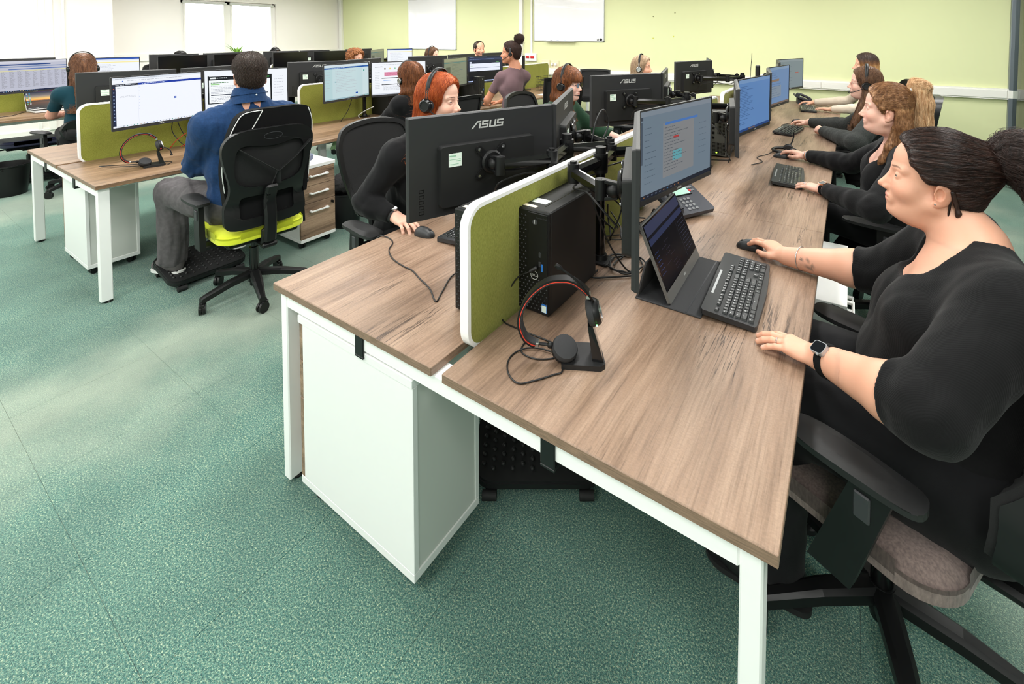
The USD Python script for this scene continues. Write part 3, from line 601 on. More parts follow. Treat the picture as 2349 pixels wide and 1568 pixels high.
def monitor_arm(px, py, side, mons, label, top=1.15, base_z=DESK_H):
    """post clamped to the desk with a two-piece arm to every monitor in mons"""
    t = thing("monitor_stand", label, "monitor arm", (px, py, base_z))
    part(t, "clamp_base", cat([rbox(-.045, .045, -.04, .04, 0, .012, .004), cyl((0, 0, .012), (0, 0, .03), .03, .026)]), BLACK)
    part(t, "post", cyl((0, 0, .01), (0, 0, top - base_z), .0185, n=24), GLOSSY)
    part(t, "post_cap", cat([cyl((0, 0, top - base_z - .002), (0, 0, top - base_z + .036), .021, n=24)]), BLACK)
    for i, (mx, my, yaw, mz) in enumerate(mons):
        n = np.array([math.cos(yaw), math.sin(yaw)])
        v = np.array([mx, my]) - n * 0.066 - (px, py); e = v - n * 0.055
        zz = min(mz + 0.0, top - 0.02) - base_z - (0.0 if i == 0 else 0.012)
        D = np.linalg.norm(e); L1 = L2 = max(0.2, D / 2 * 1.08); h = math.sqrt(max(L1 * L1 - D * D / 4, 0))
        perp = np.array([-e[1], e[0]]) / (D + 1e-9)
        inward = -1 if side > 0 else 1
        s = 1 if (perp[0] * inward) > 0 else -1
        k = e / 2 + perp * h * s
        A, K, E, V = (0, 0, zz), (*k, zz), (*e, zz), (*v, mz - base_z)
        part(t, "shoulder_joint", cyl((0, 0, zz - .032), (0, 0, zz + .032), .029, n=20), BLACK)
        ap = part(t, "inner_arm", beam(A, K, .034, .046, .012), GLOSSY)
        part(t, "elbow_joint", cat([cyl((K[0], K[1], zz - .034), (K[0], K[1], zz + .034), .022, n=18), cyl((K[0], K[1], zz + .034), (K[0], K[1], zz + .042), .012, n=12)]), BLACK)
        part(t, "outer_arm", beam(K, E, .032, .044, .012), GLOSSY)
        part(t, "wrist_joint", cat([cyl((E[0], E[1], zz - .032), (E[0], E[1], zz + .034), .019, n=18), beam((E[0], E[1], zz + .03), (V[0], V[1], zz + .02), .03, .012, .003), beam((E[0], E[1], zz - .028), (V[0], V[1], zz - .02), .03, .012, .003), trimesh.creation.icosphere(2, .026).apply_translation((V[0] * .75 + E[0] * .25, V[1] * .75 + E[1] * .25, zz))]), BLACK)
        part(t, "arm_lead", cable([(0, 0.02, zz - .05), (k[0] * .5, k[1] * .5, zz - .04), (k[0], k[1], zz - .055), (k[0] * .5 + e[0] * .5, k[1] * .5 + e[1] * .5, zz - .04), (e[0], e[1], zz - .06), (v[0], v[1], zz - .12)], .0035), CABLE)
    return t
mons = {}
def mon(key, *a, **k): mons[key] = monitor(*a, **k)
# foreground bench, left side (backs towards the camera)
mon("A", -.28, .515, 2.745, "form", "large black monitor back with logo hiding the lower face of the red-haired woman", seed=1)
mon("B", -.27, 1.08, 3.533, "form", "black monitor angled behind the first one, hiding part of the woman with glasses", seed=2)
mon("C", -.49, 2.379, 2.577, "form", "black monitor back with a silver logo, in front of the blonde woman", seed=3)
mon("D", -.40, 2.94, 3.40, "form", "narrow slanted monitor at the right of the blonde woman's monitor pair", seed=4)
mon("E", -.577, 4.446, 2.754, "form", "furthest of the three logo-bearing monitor backs on the foreground desk", seed=5)
mon("F", -.55, 5.02, 3.45, "form", "slanted monitor behind the furthest logo-bearing monitor on the foreground desk", seed=6)
# foreground bench, right side
mon("G", .338, .53, .372, "form", "black monitor seen edge-on beside the desktop computer, nearest the camera", seed=7)
mon("H", .287, 1.117, -.196, "form", "grey-blue lit monitor with a form page, nearest of the right-hand screens", seed=8)
mon("G2", .335, 2.10, .21, "blue", "black monitor seen edge-on in front of the blue text screen", seed=9)
mon("I", .343, 2.66, -.175, "blue", "blue lit monitor full of small text lines, above the keyboard of the ginger-blonde woman", seed=10)
mon("J0", .335, 3.417, .165, "blue2", "slim monitor edge behind the blue text screen", seed=11)
mon("J", .337, 4.02, -.17, "blue2", "blue monitor with a brown bar across its page, third of the right-hand screens", seed=12)
mon("K0", .222, 4.98, .16, "grey", "slim slanted monitor left of the furthest grey screen", seed=13)
mon("K", .283, 5.57, -.368, "grey", "grey lit monitor furthest along the right-hand side, before the green wall", seed=14)
# middle bench
mon("M1", -3.34, .499, .239, "crm", "bright white monitor with dark blue menu bar, left of the blue-shirted man", seed=15)
mon("M2", -3.383, 1.124, -.336, "dash", "bright white and black monitor partly hidden by the man's head", seed=16)
mon("M3", -3.346, 2.058, .201, "chat", "pale teal monitor with a chat page on the middle desk", seed=17)
mon("M4", -3.205, 2.597, -.322, "news", "white monitor with a pink block, beside the brown-haired woman's head", seed=18)
mon("M5", -3.25, 3.526, .269, "olive", "olive grey slanted monitor left of the dark split screen", seed=19)
mon("M6", -3.30, 4.17, -.191, "dark", "monitor with a white band above a black half, before the woman with the bun", seed=20)
mon("N1", -3.95, .49, 2.914, "form", "black monitor back with a pale sticker beside the long-haired woman", logo=None, seed=21)
mon("N2", -3.97, 1.12, 3.40, "form", "black monitor back peeping above the man's bright screens", logo=None, seed=22)
mon("N3", -3.95, 2.12, 2.803, "form", "black monitor back with a silver logo right behind the man's head", seed=23)
mon("N4", -4.0, 2.74, 3.42, "form", "black monitor back with a logo behind the chat screen", seed=24)
mon("N5", -3.95, 3.72, 2.95, "form", "black monitor back below the whiteboard, before the brown head with a thin headset", logo="acer", seed=25)
mon("N6", -3.98, 4.42, 3.2, "form", "plain black monitor back left of the balding man's face", logo=None, seed=26)
mon("N7", -3.95, 5.2, 3.05, "form", "plain black monitor back right of the balding man's face", logo=None, seed=27)
# far bench
mon("Q1", -6.93, .49, .30, "table", "monitor showing a grey data table, furthest left in the picture", seed=28)
mon("Q2", -6.93, 1.14, -.2, "web", "white monitor with a yellow strip behind the long-haired woman's headset", seed=29)
for i, (y, kk, lb) in enumerate(((1.95, "off", "switched-off monitor directly under the left edge of the window"), (2.64, "off", "switched-off monitor second from the left below the window"), (3.48, "off", "switched-off monitor below the window's right casement"), (4.2, "off", "switched-off monitor just right of the window, below the white wall corner"), (5.22, "olive", "dim greenish slanted monitor on the far desk"), (5.78, "web", "small bright white monitor at the far end of the far-left desk"))):
    mon("R%d" % i, -6.93, y, (.06, -.06, .06, -.06, .5, -.1)[i], kk, lb, seed=30 + i)
for i, (y, lg, lb) in enumerate(((.49, None, "black monitor back behind the data table screen"), (2.07, "acer", "black monitor back furthest left in the far row, with a faint logo"), (2.74, "acer", "black monitor back second in the far row, with a faint logo"), (3.67, None, "black monitor back third in the far row, with a small pale sticker"), (4.3, "acer", "black monitor back fourth in the far row, left of the curly head"), (5.26, None, "black monitor back under the curly-haired head"))):
    mon("S%d" % i, -7.58, y, 3.14 + (.08, -.05, .1, -.06, .05, .0)[i], "form", lb, logo=lg, seed=40 + i)
ARM = [(.072, .80, 1, "GH", "black post with two arms holding the nearest right-hand monitors"), (-.115, .86, -1, "AB", "black post with two arms holding the monitors before the red-haired woman"), (-.115, 2.62, -1, "CD", "black post with two arms holding the blonde woman's monitor pair"), (-.115, 4.75, -1, "EF", "black post with two arms holding the foreground desk's furthest left monitor pair")]
for x, y, s, ks, lb in ARM: monitor_arm(x, y, s, [mons[q] for q in ks], lb, 1.15 if s > 0 else 1.17)
monitor_arm(.072, 2.40, 1, [mons["G2"], mons["I"]], "black post with arms behind the blue text screen")
monitor_arm(.072, 3.85, 1, [mons["J0"], mons["J"]], "black post with arms behind the third right-hand screen")
monitor_arm(.072, 5.3, 1, [mons["K0"], mons["K"]], "black post with arms behind the furthest grey screen")
for k, (a, b, y, lb) in enumerate((("M1", "M2", .80, "black post with arms behind the blue-shirted man's two screens"), ("M3", "M4", 2.40, "black post with arms behind the chat screen"), ("M5", "M6", 3.9, "black post with arms behind the dark split screen"))): monitor_arm(ROWX[1] + .07, y, 1, [mons[a], mons[b]], lb)
for k, (a, b, y, lb) in enumerate((("N1", "N2", .82, "black post with arms on the far side of the middle desk, near end"), ("N3", "N4", 2.42, "black post with arms on the far side of the middle desk, behind the man"), ("N5", "N6", 4.05, "black post with arms on the far side of the middle desk, before the balding man"))): monitor_arm(ROWX[1] - .115, y, -1, [mons[a], mons[b]], lb)
monitor_arm(ROWX[1] - .115, 5.25, -1, [mons["N7"]], "black post with one arm at the far end of the middle desk")
for y, ks, lb in ((.82, ("Q1", "Q2"), "black post with arms behind the long-haired woman's screens"), (2.3, ("R0", "R1"), "black post behind the two switched-off monitors at the left"), (3.85, ("R2", "R3"), "black post behind the two switched-off monitors at the right"), (5.5, ("R4", "R5"), "black post at the far end of the far-left desk")):
    monitor_arm(ROWX[2] + .07, y, 1, [mons[q] for q in ks], lb)
for y, ks, lb in ((.6, ("S0",), "black post on the far side of the far-left desk, near end"), (2.4, ("S1", "S2"), "black post on the far side of the far-left desk, under the window"), (4.0, ("S3", "S4"), "black post on the far side of the far-left desk, right of the window"), (5.4, ("S5",), "black post on the far side of the far-left desk, far end")):
    monitor_arm(ROWX[2] - .115, y, -1, [mons[q] for q in ks], lb)
# ================================================================ pedestals
PI = math.pi
DRAWERWOOD = wood_material("drawer_oak", (170, 142, 118), (138, 112, 92), (96, 76, 62), (70, 52, 44))
def caster_mesh(h):
    r = h * 0.42
    w = [cyl((0, s * 0.010 - 0.007, r), (0, s * 0.010 + 0.007, r), r, n=18) for s in (-1, 1)]
    return cat(w + [rbox(-r * .5, r * .9, -.004, .004, r, h, .002), cyl((r * .3, 0, h * .75), (r * .3, 0, h), .008, n=10), rbox(-r * .3, r * 1.0, -.013, .013, r * 1.5, r * 2.05, .003)])
def pedestal(x, y, yaw, label, D=0.56, Wd=0.285, H=0.61, z0=0.055, drawers=True):
    """origin on the floor under the middle; drawers face local +X"""
    t = thing("pedestal", label, "drawer unit", (x, y, 0), yaw)
    a, b, w = -D / 2, D / 2, Wd / 2
    part(t, "plinth", rbox(a, b, -w, w, z0, z0 + .026, .0015), WHITE2, False)
    part(t, "top_panel", rbox(a, b + .004, -w - .003, w + .003, H - .026, H, .0015), WHITE2, False)
    part(t, "side_panel", rbox(a, b - .02, -w, -w + .018, z0 + .0262, H - .0262, .001), WHITE2, False)
    part(t, "side_panel", rbox(a, b - .02, w - .018, w, z0 + .0262, H - .0262, .001), WHITE2, False)
    part(t, "back_panel", box(a + .004, a + .008, -w + .018, w - .018, z0 + .026, H - .026), GREYPANEL, False)
    hs = [0.132, 0.132, H - z0 - .052 - .264]
    z = H - .028
    for i, hh in enumerate(hs):
        d = part(t, "drawer", rbox(b - .019, b, -w + .001, w - .001, z - hh + .002, z - .001, .001), DRAWERWOOD, False)
        zc = z - min(hh * .42, .06)
        part(d, "handle", cat([rbox(b + .022, b + .030, -.075, .075, zc - .006, zc + .006, .002), rbox(b, b + .026, -.075, -.057, zc - .006, zc + .006, .002), rbox(b, b + .026, .057, .075, zc - .006, zc + .006, .002)]), SILVER if False else WHITE, False)
        if i == 2: part(d, "lock_key", cat([cyl((b, w - .03, zc + .03), (b + .008, w - .03, zc + .03), .009), rbox(b + .008, b + .03, w - .033, w - .027, zc + .02, zc + .04, .001)]), BLACK)
        z -= hh
    for i, (cx, cy) in enumerate(((a + .05, -w + .04), (a + .05, w - .04), (b - .06, -w + .04), (b - .06, w - .04))):
        part(t, "caster", rz(caster_mesh(z0), i * 1.3 + 0.4).apply_translation((cx, cy, 0)), BLACK)
    return t
pedestal(-.418, .158, PI, "white drawer unit on castors under the near end of the foreground desk", D=.575, H=.648, z0=.046)
pedestal(-3.62, .215, PI, "white drawer unit on castors under the near end of the middle desk", D=.53, H=.648, z0=.05)
pedestal(-2.80, 1.215, 0, "drawer unit with three oak fronts and white bar handles beside the man", D=.545, H=.635)
pedestal(.60, 1.372, 0, "white-topped drawer unit protruding right of the foreground desk, nearer one", H=.60, D=.58)
pedestal(.60, 1.70, 0, "white-topped drawer unit protruding right of the foreground desk, further one", H=.60, D=.58)
CLOTH = mat("blue_grey_towel", (86, 96, 122), 0.95, bump=(350, 0.8, 0.003), sheen=0.3)
g = trimesh.creation.icosphere(5, 1.0); v = g.vertices.copy()
v[:, :2] *= (0.16, 0.13); v[:, 2] = np.where(v[:, 2] > 0, v[:, 2] * .085, v[:, 2] * .002)
nn = meshkit.fbm(v * (16, 16, 24), 4, 3)[:, None] - .5
rid = np.abs(np.sin(v[:, :1] * 46 + v[:, 1:2] * 30 + nn * 9))
g.vertices = v + g.vertex_normals * (nn * .05 + (rid - .5) * .016) * np.clip(v[:, 2:3] * 40, 0, 1)
g.vertices[:, 2] = np.maximum(g.vertices[:, 2], 0.0) + 0.6353
solo("towel", mv(g, -2.80, 1.18), CLOTH, "crumpled blue-grey towel on top of the oak-fronted drawer unit", "towel", smooth=True)

# ================================================================ bins
def bin_(x, y, label, r=.13, h=.30, m=BLACK):
    t = thing("waste_bin", label, "bin", (x, y, 0))
    part(t, "bucket", lathe([(0, .004), (r * .78, .004), (r * .80, 0), (r * .82, .0), (r, h - .02), (r * 1.05, h - .012), (r * 1.05, h), (r * .99, h), (r * .8, .012), (0, .012)], 36), m)
    return t
tb = bin_(-6.27, .15, "black round waste bin at the left edge of the picture", .17, .31)
part(tb, "handle", tube([(.17 * math.cos(a), .17 * math.sin(a) * .5 - .08, .30 - .09 * math.sin(a)) for a in np.linspace(.2, PI - .2, 14)], .004, 6), RUBBER)
bin_(-2.72, 1.58, "black round waste bin next to the oak-fronted drawer unit", .135, .29)
BAGM = mat("speckled_fabric", (34, 33, 34), 0.9, vary=(240, .95))
bg = trimesh.creation.icosphere(4, 1.0); bv = bg.vertices.copy(); bg.vertices = bv * (.12, .12, .085) + (meshkit.fbm(bv * 3, 3, 5)[:, None] - .5) * .05
solo("bag", mv(bg, -2.72, 1.58, .36), BAGM, "dark speckled fabric bag stuffed on top of the bin beside the drawers", "bag", smooth=True)

# ================================================================ foot rests
def footrest(x, y, yaw, label):
    t = thing("footrest", label, "footrest", (x, y, 0), yaw)
    o = rrect(.34, .45, .06, 6)
    pl = ext(o, .02); edge = ext(o.buffer(.004).difference(o.buffer(-.02)), .022, -.012)
    bumps = [mv(trimesh.creation.icosphere(1, .009), -.13 + i * .032 + (j % 2) * .016, -.19 + j * .035, .02) for i in range(9) for j in range(12) if -.13 + i * .032 + (j % 2) * .016 < .14]
    tilt = xf(cat([pl, edge]), rotm((0, 1, 0), -.22)); tilt.apply_translation((0, 0, .085))
    part(t, "platform", tilt, MATT)
    bb = xf(cat(bumps), rotm((0, 1, 0), -.22)); bb.apply_translation((0, 0, .085)); part(t, "grip_bumps", bb, MATT, 60, kind="stuff")
    part(t, "base_frame", cat([beam((-.16, -.17, .02), (.16, -.17, .02), .03, .035, .006), beam((-.16, .17, .02), (.16, .17, .02), .03, .035, .006), beam((-.02, -.17, .03), (-.02, .17, .03), .03, .03, .006), beam((.1, -.15, .02), (.1, -.15, .1), .02, .03) if False else rbox(.08, .12, -.18, -.14, .02, .1, .004), rbox(.08, .12, .14, .18, .02, .1, .004), rbox(-.12, -.08, -.18, -.14, .02, .055, .004), rbox(-.12, -.08, .14, .18, .02, .055, .004)]), BLACK, False)
    for s in (-.17, .17):
        for e in (-.17, .17): part(t, "foot", cyl((e, s - .025, .016), (e, s + .025, .016), .016, n=14), RUBBER)
    return t
footrest(-.09, .60, 2.15, "black bumpy footrest under the foreground desk behind the white drawer unit")
footrest(-2.80, .52, PI, "black bumpy footrest under the feet of the man in the blue shirt")
footrest(-6.75, .42, PI, "black bumpy footrest under the far-left desk")

# ================================================================ office chairs
def base_parts(t, ang, R=.31, h=.40, m=BLACK):
    hub = part(t, "star_base", cat([cyl((0, 0, .075), (0, 0, .15), .034, .03, 24)]), m)
    for i in range(5):
        a = ang + i * 2 * PI / 5; c, s = math.cos(a), math.sin(a)
        prof = [(.02, .13, .030), (R * .5, .115, .026), (R * .93, .085, .017), (R, .078, .016)]
        V = []
        for r_, z, w in prof:
            for dz, ww in ((.018, .55), (.010, 1.0), (-.016, 1.0), (-.02, .7)):
                for sg in (-1, 1): V.append((r_ * c - s * w * ww * sg, r_ * s + c * w * ww * sg, z + dz))
        segs = [hull(np.array(V[8 * k:8 * k + 16])) for k in range(3)]
        lg = part(t, "base_leg", cat(segs), m, 25)
        cs = rz(caster_mesh(.075), a + 1.1 + i); cs.apply_translation((R * .97 * c, R * .97 * s, 0)); part(lg, "caster", cs, BLACK)
    part(t, "gas_lift", cat([cyl((0, 0, .05), (0, 0, h * .72), .026, n=20), cyl((0, 0, h * .72), (0, 0, h), .015, n=16)]), GLOSSY)
def bend(m, k, lean, z0):
    """curve a back (its plane is x = 0) round the sitter and lean it backwards"""
    v = m.vertices; zz = v[:, 2] - z0
    v[:, 0] += k * v[:, 1] ** 2 - lean * zz + .35 * np.maximum(0, .16 - np.abs(zz - .14)) ** 2 * 4
    m.vertices = v; return m
YZ = np.array([[0, 0, 1], [1, 0, 0], [0, 1, 0]], float)
def subdiv(m, n=1, L=.04):
    v, f = trimesh.remesh.subdivide_to_size(m.vertices, m.faces, L); return trimesh.Trimesh(v, f, process=True)
def backshape(kind):
    if kind == "oval":
        pts = [(-.15, .08), (-.20, .22), (-.235, .40), (-.225, .50), (-.17, .565), (0, .59), (.17, .565), (.225, .50), (.235, .40), (.20, .22), (.15, .08), (0, .06)]
    elif kind == "square":
        pts = [(-.20, .08), (-.225, .3), (-.23, .52), (-.21, .55), (0, .56), (.21, .55), (.23, .52), (.225, .3), (.20, .08), (0, .07)]
    elif kind == "low":
        pts = [(-.17, .06), (-.22, .16), (-.23, .30), (-.20, .42), (-.12, .47), (0, .48), (.12, .47), (.20, .42), (.23, .30), (.22, .16), (.17, .06), (0, .05)]
    else:
        pts = [(-.20, .0), (-.225, .10), (-.205, .24), (-.25, .44), (-.235, .53), (-.16, .575), (0, .585), (.16, .575), (.235, .53), (.25, .44), (.205, .24), (.225, .10), (.20, .0), (0, -.01)]
    return Polygon(spline(pts, 6, True)).buffer(0)
def chair(x, y, yaw, label, style="oval", seat="black", ang=0.3, seat_z=.47, arms=True, arm_z=.665, R=.31, lean=.16, back_h=1.0, x_seat=0.03, group=None, arm_dx=0.0, back_dx=0.0, back_w=1.0):
    arm_dxs = arm_dx if isinstance(arm_dx, tuple) else (arm_dx, arm_dx)
    t = thing("office_chair", label, "chair", (x, y, 0), yaw, group)
    base_parts(t, ang - yaw, R, seat_z - .07)
    # seat cushion with a waterfall front
    s = rrect(.49, .49, .10, 7, x_seat, 0); m = subdiv(ext(s, .075, seat_z - .075), 1, .05); v = m.vertices
    edge = np.array([Point(p[0], p[1]).distance(s.exterior) for p in v])
    topm = v[:, 2] > seat_z - .01
    v[topm, 2] -= .028 * np.clip(1 - edge[topm] / .05, 0, 1) ** 2; v[~topm, 2] += .02 * np.clip(1 - edge[~topm] / .06, 0, 1) ** 2
    v[:, 2] -= .03 * np.clip((v[:, 0] - .14) / .14, 0, 1) ** 2
    m.vertices = v; part(t, "seat", m, FABRIC[seat], 50)
    part(t, "seat_pan", cat([rbox(x_seat - .2, x_seat + .19, -.2, .2, seat_z - .095, seat_z - .07, .01), rbox(-.09, .12, -.07, .07, seat_z - .125, seat_z - .09, .01)]), BLACK, False)
    part(t, "lever", beam((.02, .08, seat_z - .10), (.02, .25, seat_z - .105), .03, .010, .004), BLACK, False)
    z0 = seat_z + (.08 if style != "frame" else .03); xb = x_seat - .25 + back_dx
    o = __import__("shapely").affinity.scale(backshape(style), back_w, back_h, origin=(0, 0))
    def back(poly, d, off=0.0): return bend(xf(subdiv(ext(poly, d, off - d / 2), 1, .05), M4(YZ, (0, 0, 0))), .55, lean, 0).apply_translation((xb, 0, z0))
    if style == "none": pass
    elif style == "frame":
        win1 = Polygon(spline([(-.165, .27), (-.19, .42), (-.15, .49), (0, .475), (.15, .49), (.19, .42), (.165, .27), (0, .235)], 6, True))
        win2 = rrect(.30, .13, .02, 5, 0, .115)
        fr = part(t, "back_frame", back(o.difference(win1).difference(win2), .034), BLACK, 40)
        part(t, "back_mesh", back(win1.buffer(.008), .006, .006), MESHBLACK, False); part(t, "lumbar_pad", back(win2.buffer(.008), .02, .012), FABRIC["black"], 40)
        part(t, "back_post", bend(subdiv(rbox(-.055, -.018, -.035, .035, -.12, .24, .012), 1, .05), 0, lean, 0).apply_translation((xb, 0, z0)), BLACK, 40)
        part(t, "badge_oval", back(Point(0, 0).buffer(1).exterior.buffer(.05) if False else __import__("shapely").affinity.translate(__import__("shapely").affinity.scale(Point(0, 0).buffer(1, quad_segs=8), .05, .02), 0, .535).exterior.buffer(.0015), .036), DARKGREY, False)
        part(t, "spine_bracket", cat([rbox(xb - .03, 0.0, -.045, .045, seat_z - .12, seat_z - .09, .01), beam((xb + .01, 0, seat_z - .11), (xb - .01, 0, seat_z + .0), .08, .03, .01)]), BLACK, False)
    elif style in ("oval", "square"):
        part(t, "back_frame", back(o.difference(o.buffer(-.026)), .026), BLACK, 40)
        part(t, "back_mesh", back(o.buffer(-.02), .005), MESHBLACK, False)
        part(t, "lumbar_bar", back(rrect(.36 if style == "oval" else .40, .05, .015, 4, 0, .17), .02, -.02), BLACK, 40)
        part(t, "back_post", cat([beam((.0, 0, seat_z - .11), (xb - .06, 0, seat_z - .06), .07, .03, .01), beam((xb - .055, 0, seat_z - .07), (xb - .055 - lean * .3, 0, z0 + .22), .07, .03, .01)]), BLACK, False)
    else:
        part(t, "back_cushion", back(o.buffer(-.01), .045, .012), FABRIC["black"] if seat != "taupe" else MESHBLACK, 50)
        part(t, "back_frame", back(o.difference(o.buffer(-.035)), .05, -.008), BLACK, 40)
        part(t, "back_shell", back(o.buffer(-.03), .012, -.022), BLACK, 40)
        part(t, "back_post", cat([beam((.0, 0, seat_z - .11), (xb - .05, 0, seat_z - .07), .07, .03, .01), beam((xb - .045, 0, seat_z - .08), (xb - .06 - lean * .25, 0, z0 + .2), .08, .03, .01)]), BLACK, False)
    if arms:
        for sgn in (1, -1):
            yy = sgn * .285; arm_dx = arm_dxs[0] if sgn > 0 else arm_dxs[1]
            pad = subdiv(ext(Polygon(spline([(-.13, -.03), (-.135, .03), (-.06, .045), (.08, .048), (.13, .03), (.14, 0), (.13, -.03), (.08, -.046), (-.06, -.042)], 5, True)).buffer(.002), .028), 1, .03); pv = pad.vertices
            pv[:, 2] = np.where(pv[:, 2] > .014, pv[:, 2] - .3 * np.maximum(0, np.hypot(pv[:, 0] * .35, pv[:, 1]) - .028), pv[:, 2] + .25 * np.maximum(0, np.hypot(pv[:, 0] * .35, pv[:, 1]) - .03))
            pad.vertices = pv; pad.apply_translation((.06 + arm_dx, yy, arm_z - .028))
            ar = part(t, "armrest", pad, MATT, 50)
            part(ar, "arm_post", cat([hull(np.array([(.0 + a + (arm_dx if z > seat_z else 0), yy + sgn * b, z) for a, b, z in ((-.03, -.014, arm_z - .03), (.05, -.014, arm_z - .03), (-.03, .014, arm_z - .03), (.05, .014, arm_z - .03), (-.05, -.016, seat_z - .10), (.045, -.016, seat_z - .10), (-.05, .016, seat_z - .10), (.045, .016, seat_z - .10))])), rbox(-.04, .04, min(yy, yy - sgn * .13), max(yy, yy - sgn * .13), seat_z - .105, seat_z - .085, .006)]), BLACK, False)
            part(ar, "arm_button", rbox(-.012 + arm_dx * .75, .022 + arm_dx * .75, yy + sgn * .013 - .004, yy + sgn * .013 + .007, arm_z - .12, arm_z - .06, .003), DARKGREY, False)
    return t
# ================================================================ keyboards and mice
KEYM = mat("key_caps", (34, 36, 37), 0.32); KEYT = mat("key_legend", (206, 208, 208), 0.5); KBODY = mat("keyboard_body", (36, 37, 39), 0.45)
def key_layout():
    """(x0, x1, y0, y1) in key units: x to the right, y away from the typist"""
    k = []
    def row(y, xs, h=1.0):
        for a, b in xs: k.append((a, b, y, y + h))
    row(5.4, [(0, 1)] + [(2 + i, 3 + i) for i in range(4)] + [(6.5 + i, 7.5 + i) for i in range(4)] + [(11 + i, 12 + i) for i in range(4)] + [(15.3 + i, 16.3 + i) for i in range(3)], .8)
    row(4, [(i, i + 1) for i in range(13)] + [(13, 15)]); row(3, [(0, 1.5)] + [(1.5 + i, 2.5 + i) for i in range(12)] + [(13.5, 15)])
    row(2, [(0, 1.75)] + [(1.75 + i, 2.75 + i) for i in range(11)] + [(12.75, 15)]); row(1, [(0, 2.25)] + [(2.25 + i, 3.25 + i) for i in range(10)] + [(12.25, 15)])
    row(0, [(0, 1.25), (1.25, 2.5), (2.5, 3.75), (3.75, 10), (10, 11.25), (11.25, 12.5), (12.5, 13.75), (13.75, 15)])
    for y in (4, 3): row(y, [(15.3 + i, 16.3 + i) for i in range(3)])
    row(1, [(16.3, 17.3)]); row(0, [(15.3 + i, 16.3 + i) for i in range(3)])
    for y in (4, 3): row(y, [(18.6 + i, 19.6 + i) for i in range(4)])
    for y in (2, 1): row(y, [(18.6 + i, 19.6 + i) for i in range(3)])
    row(0, [(18.6, 20.6), (20.6, 21.6)])
    k.append((21.6, 22.6, 0, 2)); k.append((21.6, 22.6, 2, 3))
    return k
def keyboard(x, y, yaw, label, full=True, z=DESK_H):
    """local +X points away from the typist; the typist's left is +Y"""
    t = thing("keyboard", label, "keyboard", (x, y, z), yaw)
    W, D = .456, .168; u = .0187
    o = Polygon([(.084, -.218), (.084, .218)] + [(.078, .228), (-.074, .228)] + [(-.082 - .004 * math.cos(v_ * 2.5), .216 * -v_) for v_ in np.linspace(-1, 1, 25)] + [(-.074, -.228), (.078, -.228)]).buffer(0)
    b = ext(o, .016); b.vertices[:, 2] += (b.vertices[:, 0] + .084) * .07 + .002
    part(t, "body", b, KBODY, 40)
    part(t, "media_strip", (lambda m: (m.vertices.__setitem__((slice(None), 2), m.vertices[:, 2] + (m.vertices[:, 0] + .084) * .07), m)[1])(rbox(.066, .074, -.07, .11, .0178, .0188, .0004)), SILVER, False)
    for s in (-.19, .19): part(t, "rear_foot", rbox(.06, .075, s - .012, s + .012, 0, .013, .002), RUBBER, False)
    keys, leg = [], []
    for (a, bq, c, d) in key_layout():
        y1, y0 = .2135 - a * u + .0, .2135 - bq * u; x0, x1 = -.070 + c * u * 1.0, -.070 + d * u * 1.0
        cxk, cyk = (x0 + x1) / 2, (y0 + y1) / 2; z0 = .016 + (cxk + .084) * .07 + .002
        hx, hy = (x1 - x0) / 2 - .0012, (y1 - y0) / 2 - .0012
        P = [(sx * hx, sy * hy, 0) for sx in (-1, 1) for sy in (-1, 1)] + [(sx * (hx - .0022), sy * (hy - .0022), .0055) for sx in (-1, 1) for sy in (-1, 1)]
        keys.append(hull(np.array(P) + (cxk, cyk, z0)))
        leg.append(box(cxk + .001, cxk + .004, cyk + .0005, cyk + .0035, z0 + .0054, z0 + .0058))
    if full:
        for kk in keys: part(t, "key", kk, KEYM, False)
    else: part(t, "keys", cat(keys), KEYM, False, kind="stuff")
    part(t, "key_legends", cat(leg), KEYT, False)
    return t
kb = keyboard(.577, .862, 3.19, "black full-size keyboard at the dark-ponytailed woman's hand, nearest the camera")
def kcopy(x, y, yaw, label): return dup(kb, (x, y, DESK_H), yaw, label)
kcopy(.575, 2.44, 3.2, "black keyboard under the ginger-blonde woman's ringed hand"); kcopy(.42, 4.05, 3.0, "black keyboard before the woman in the dark grey cardigan"); kcopy(.47, 5.62, 3.25, "black keyboard before the woman in the cream jumper")
kcopy(-.53, .80, .05, "black keyboard half hidden behind the near divider, beside the red-haired woman's mouse"); kcopy(-.60, 2.45, .0, "black keyboard behind the blonde woman's monitors, before the woman with glasses"); kcopy(-.60, 4.6, .0, "black keyboard on the left side of the foreground desk, far end")
kcopy(-3.03, .86, PI, "black keyboard in front of the man in the blue shirt"); kcopy(-3.0, 2.30, PI, "black keyboard before the brown-haired woman at the middle desk"); kcopy(-3.05, 3.72, PI + .1, "black keyboard by the elbow of the woman with the bun")
def mouse(x, y, yaw, label, z=DESK_H):
    t = thing("mouse", label, "computer mouse", (x, y, z), yaw)
    m = trimesh.creation.icosphere(4, 1.0); v = m.vertices.copy()
    w = .030 * (1 - .12 * np.cos(v[:, 0] * 2.2)); v = np.c_[v[:, 0] * .052, v[:, 1] * w, np.where(v[:, 2] > 0, v[:, 2] * .036 * (1 - .18 * v[:, 0]), np.maximum(v[:, 2], -.35) * .01)]
    m.vertices = v + (0, 0, .0035); part(t, "shell", m, KBODY, True)
    part(t, "scroll_wheel", cyl((.028, -.0035, .0262), (.028, .0035, .0262), .007, n=14), RUBBER)
    return t
ms = mouse(.548, 1.243, 3.25, "black mouse under the right hand of the dark-ponytailed woman")
def mcopy(x, y, yaw, label): return dup(ms, (x, y, DESK_H), yaw, label)
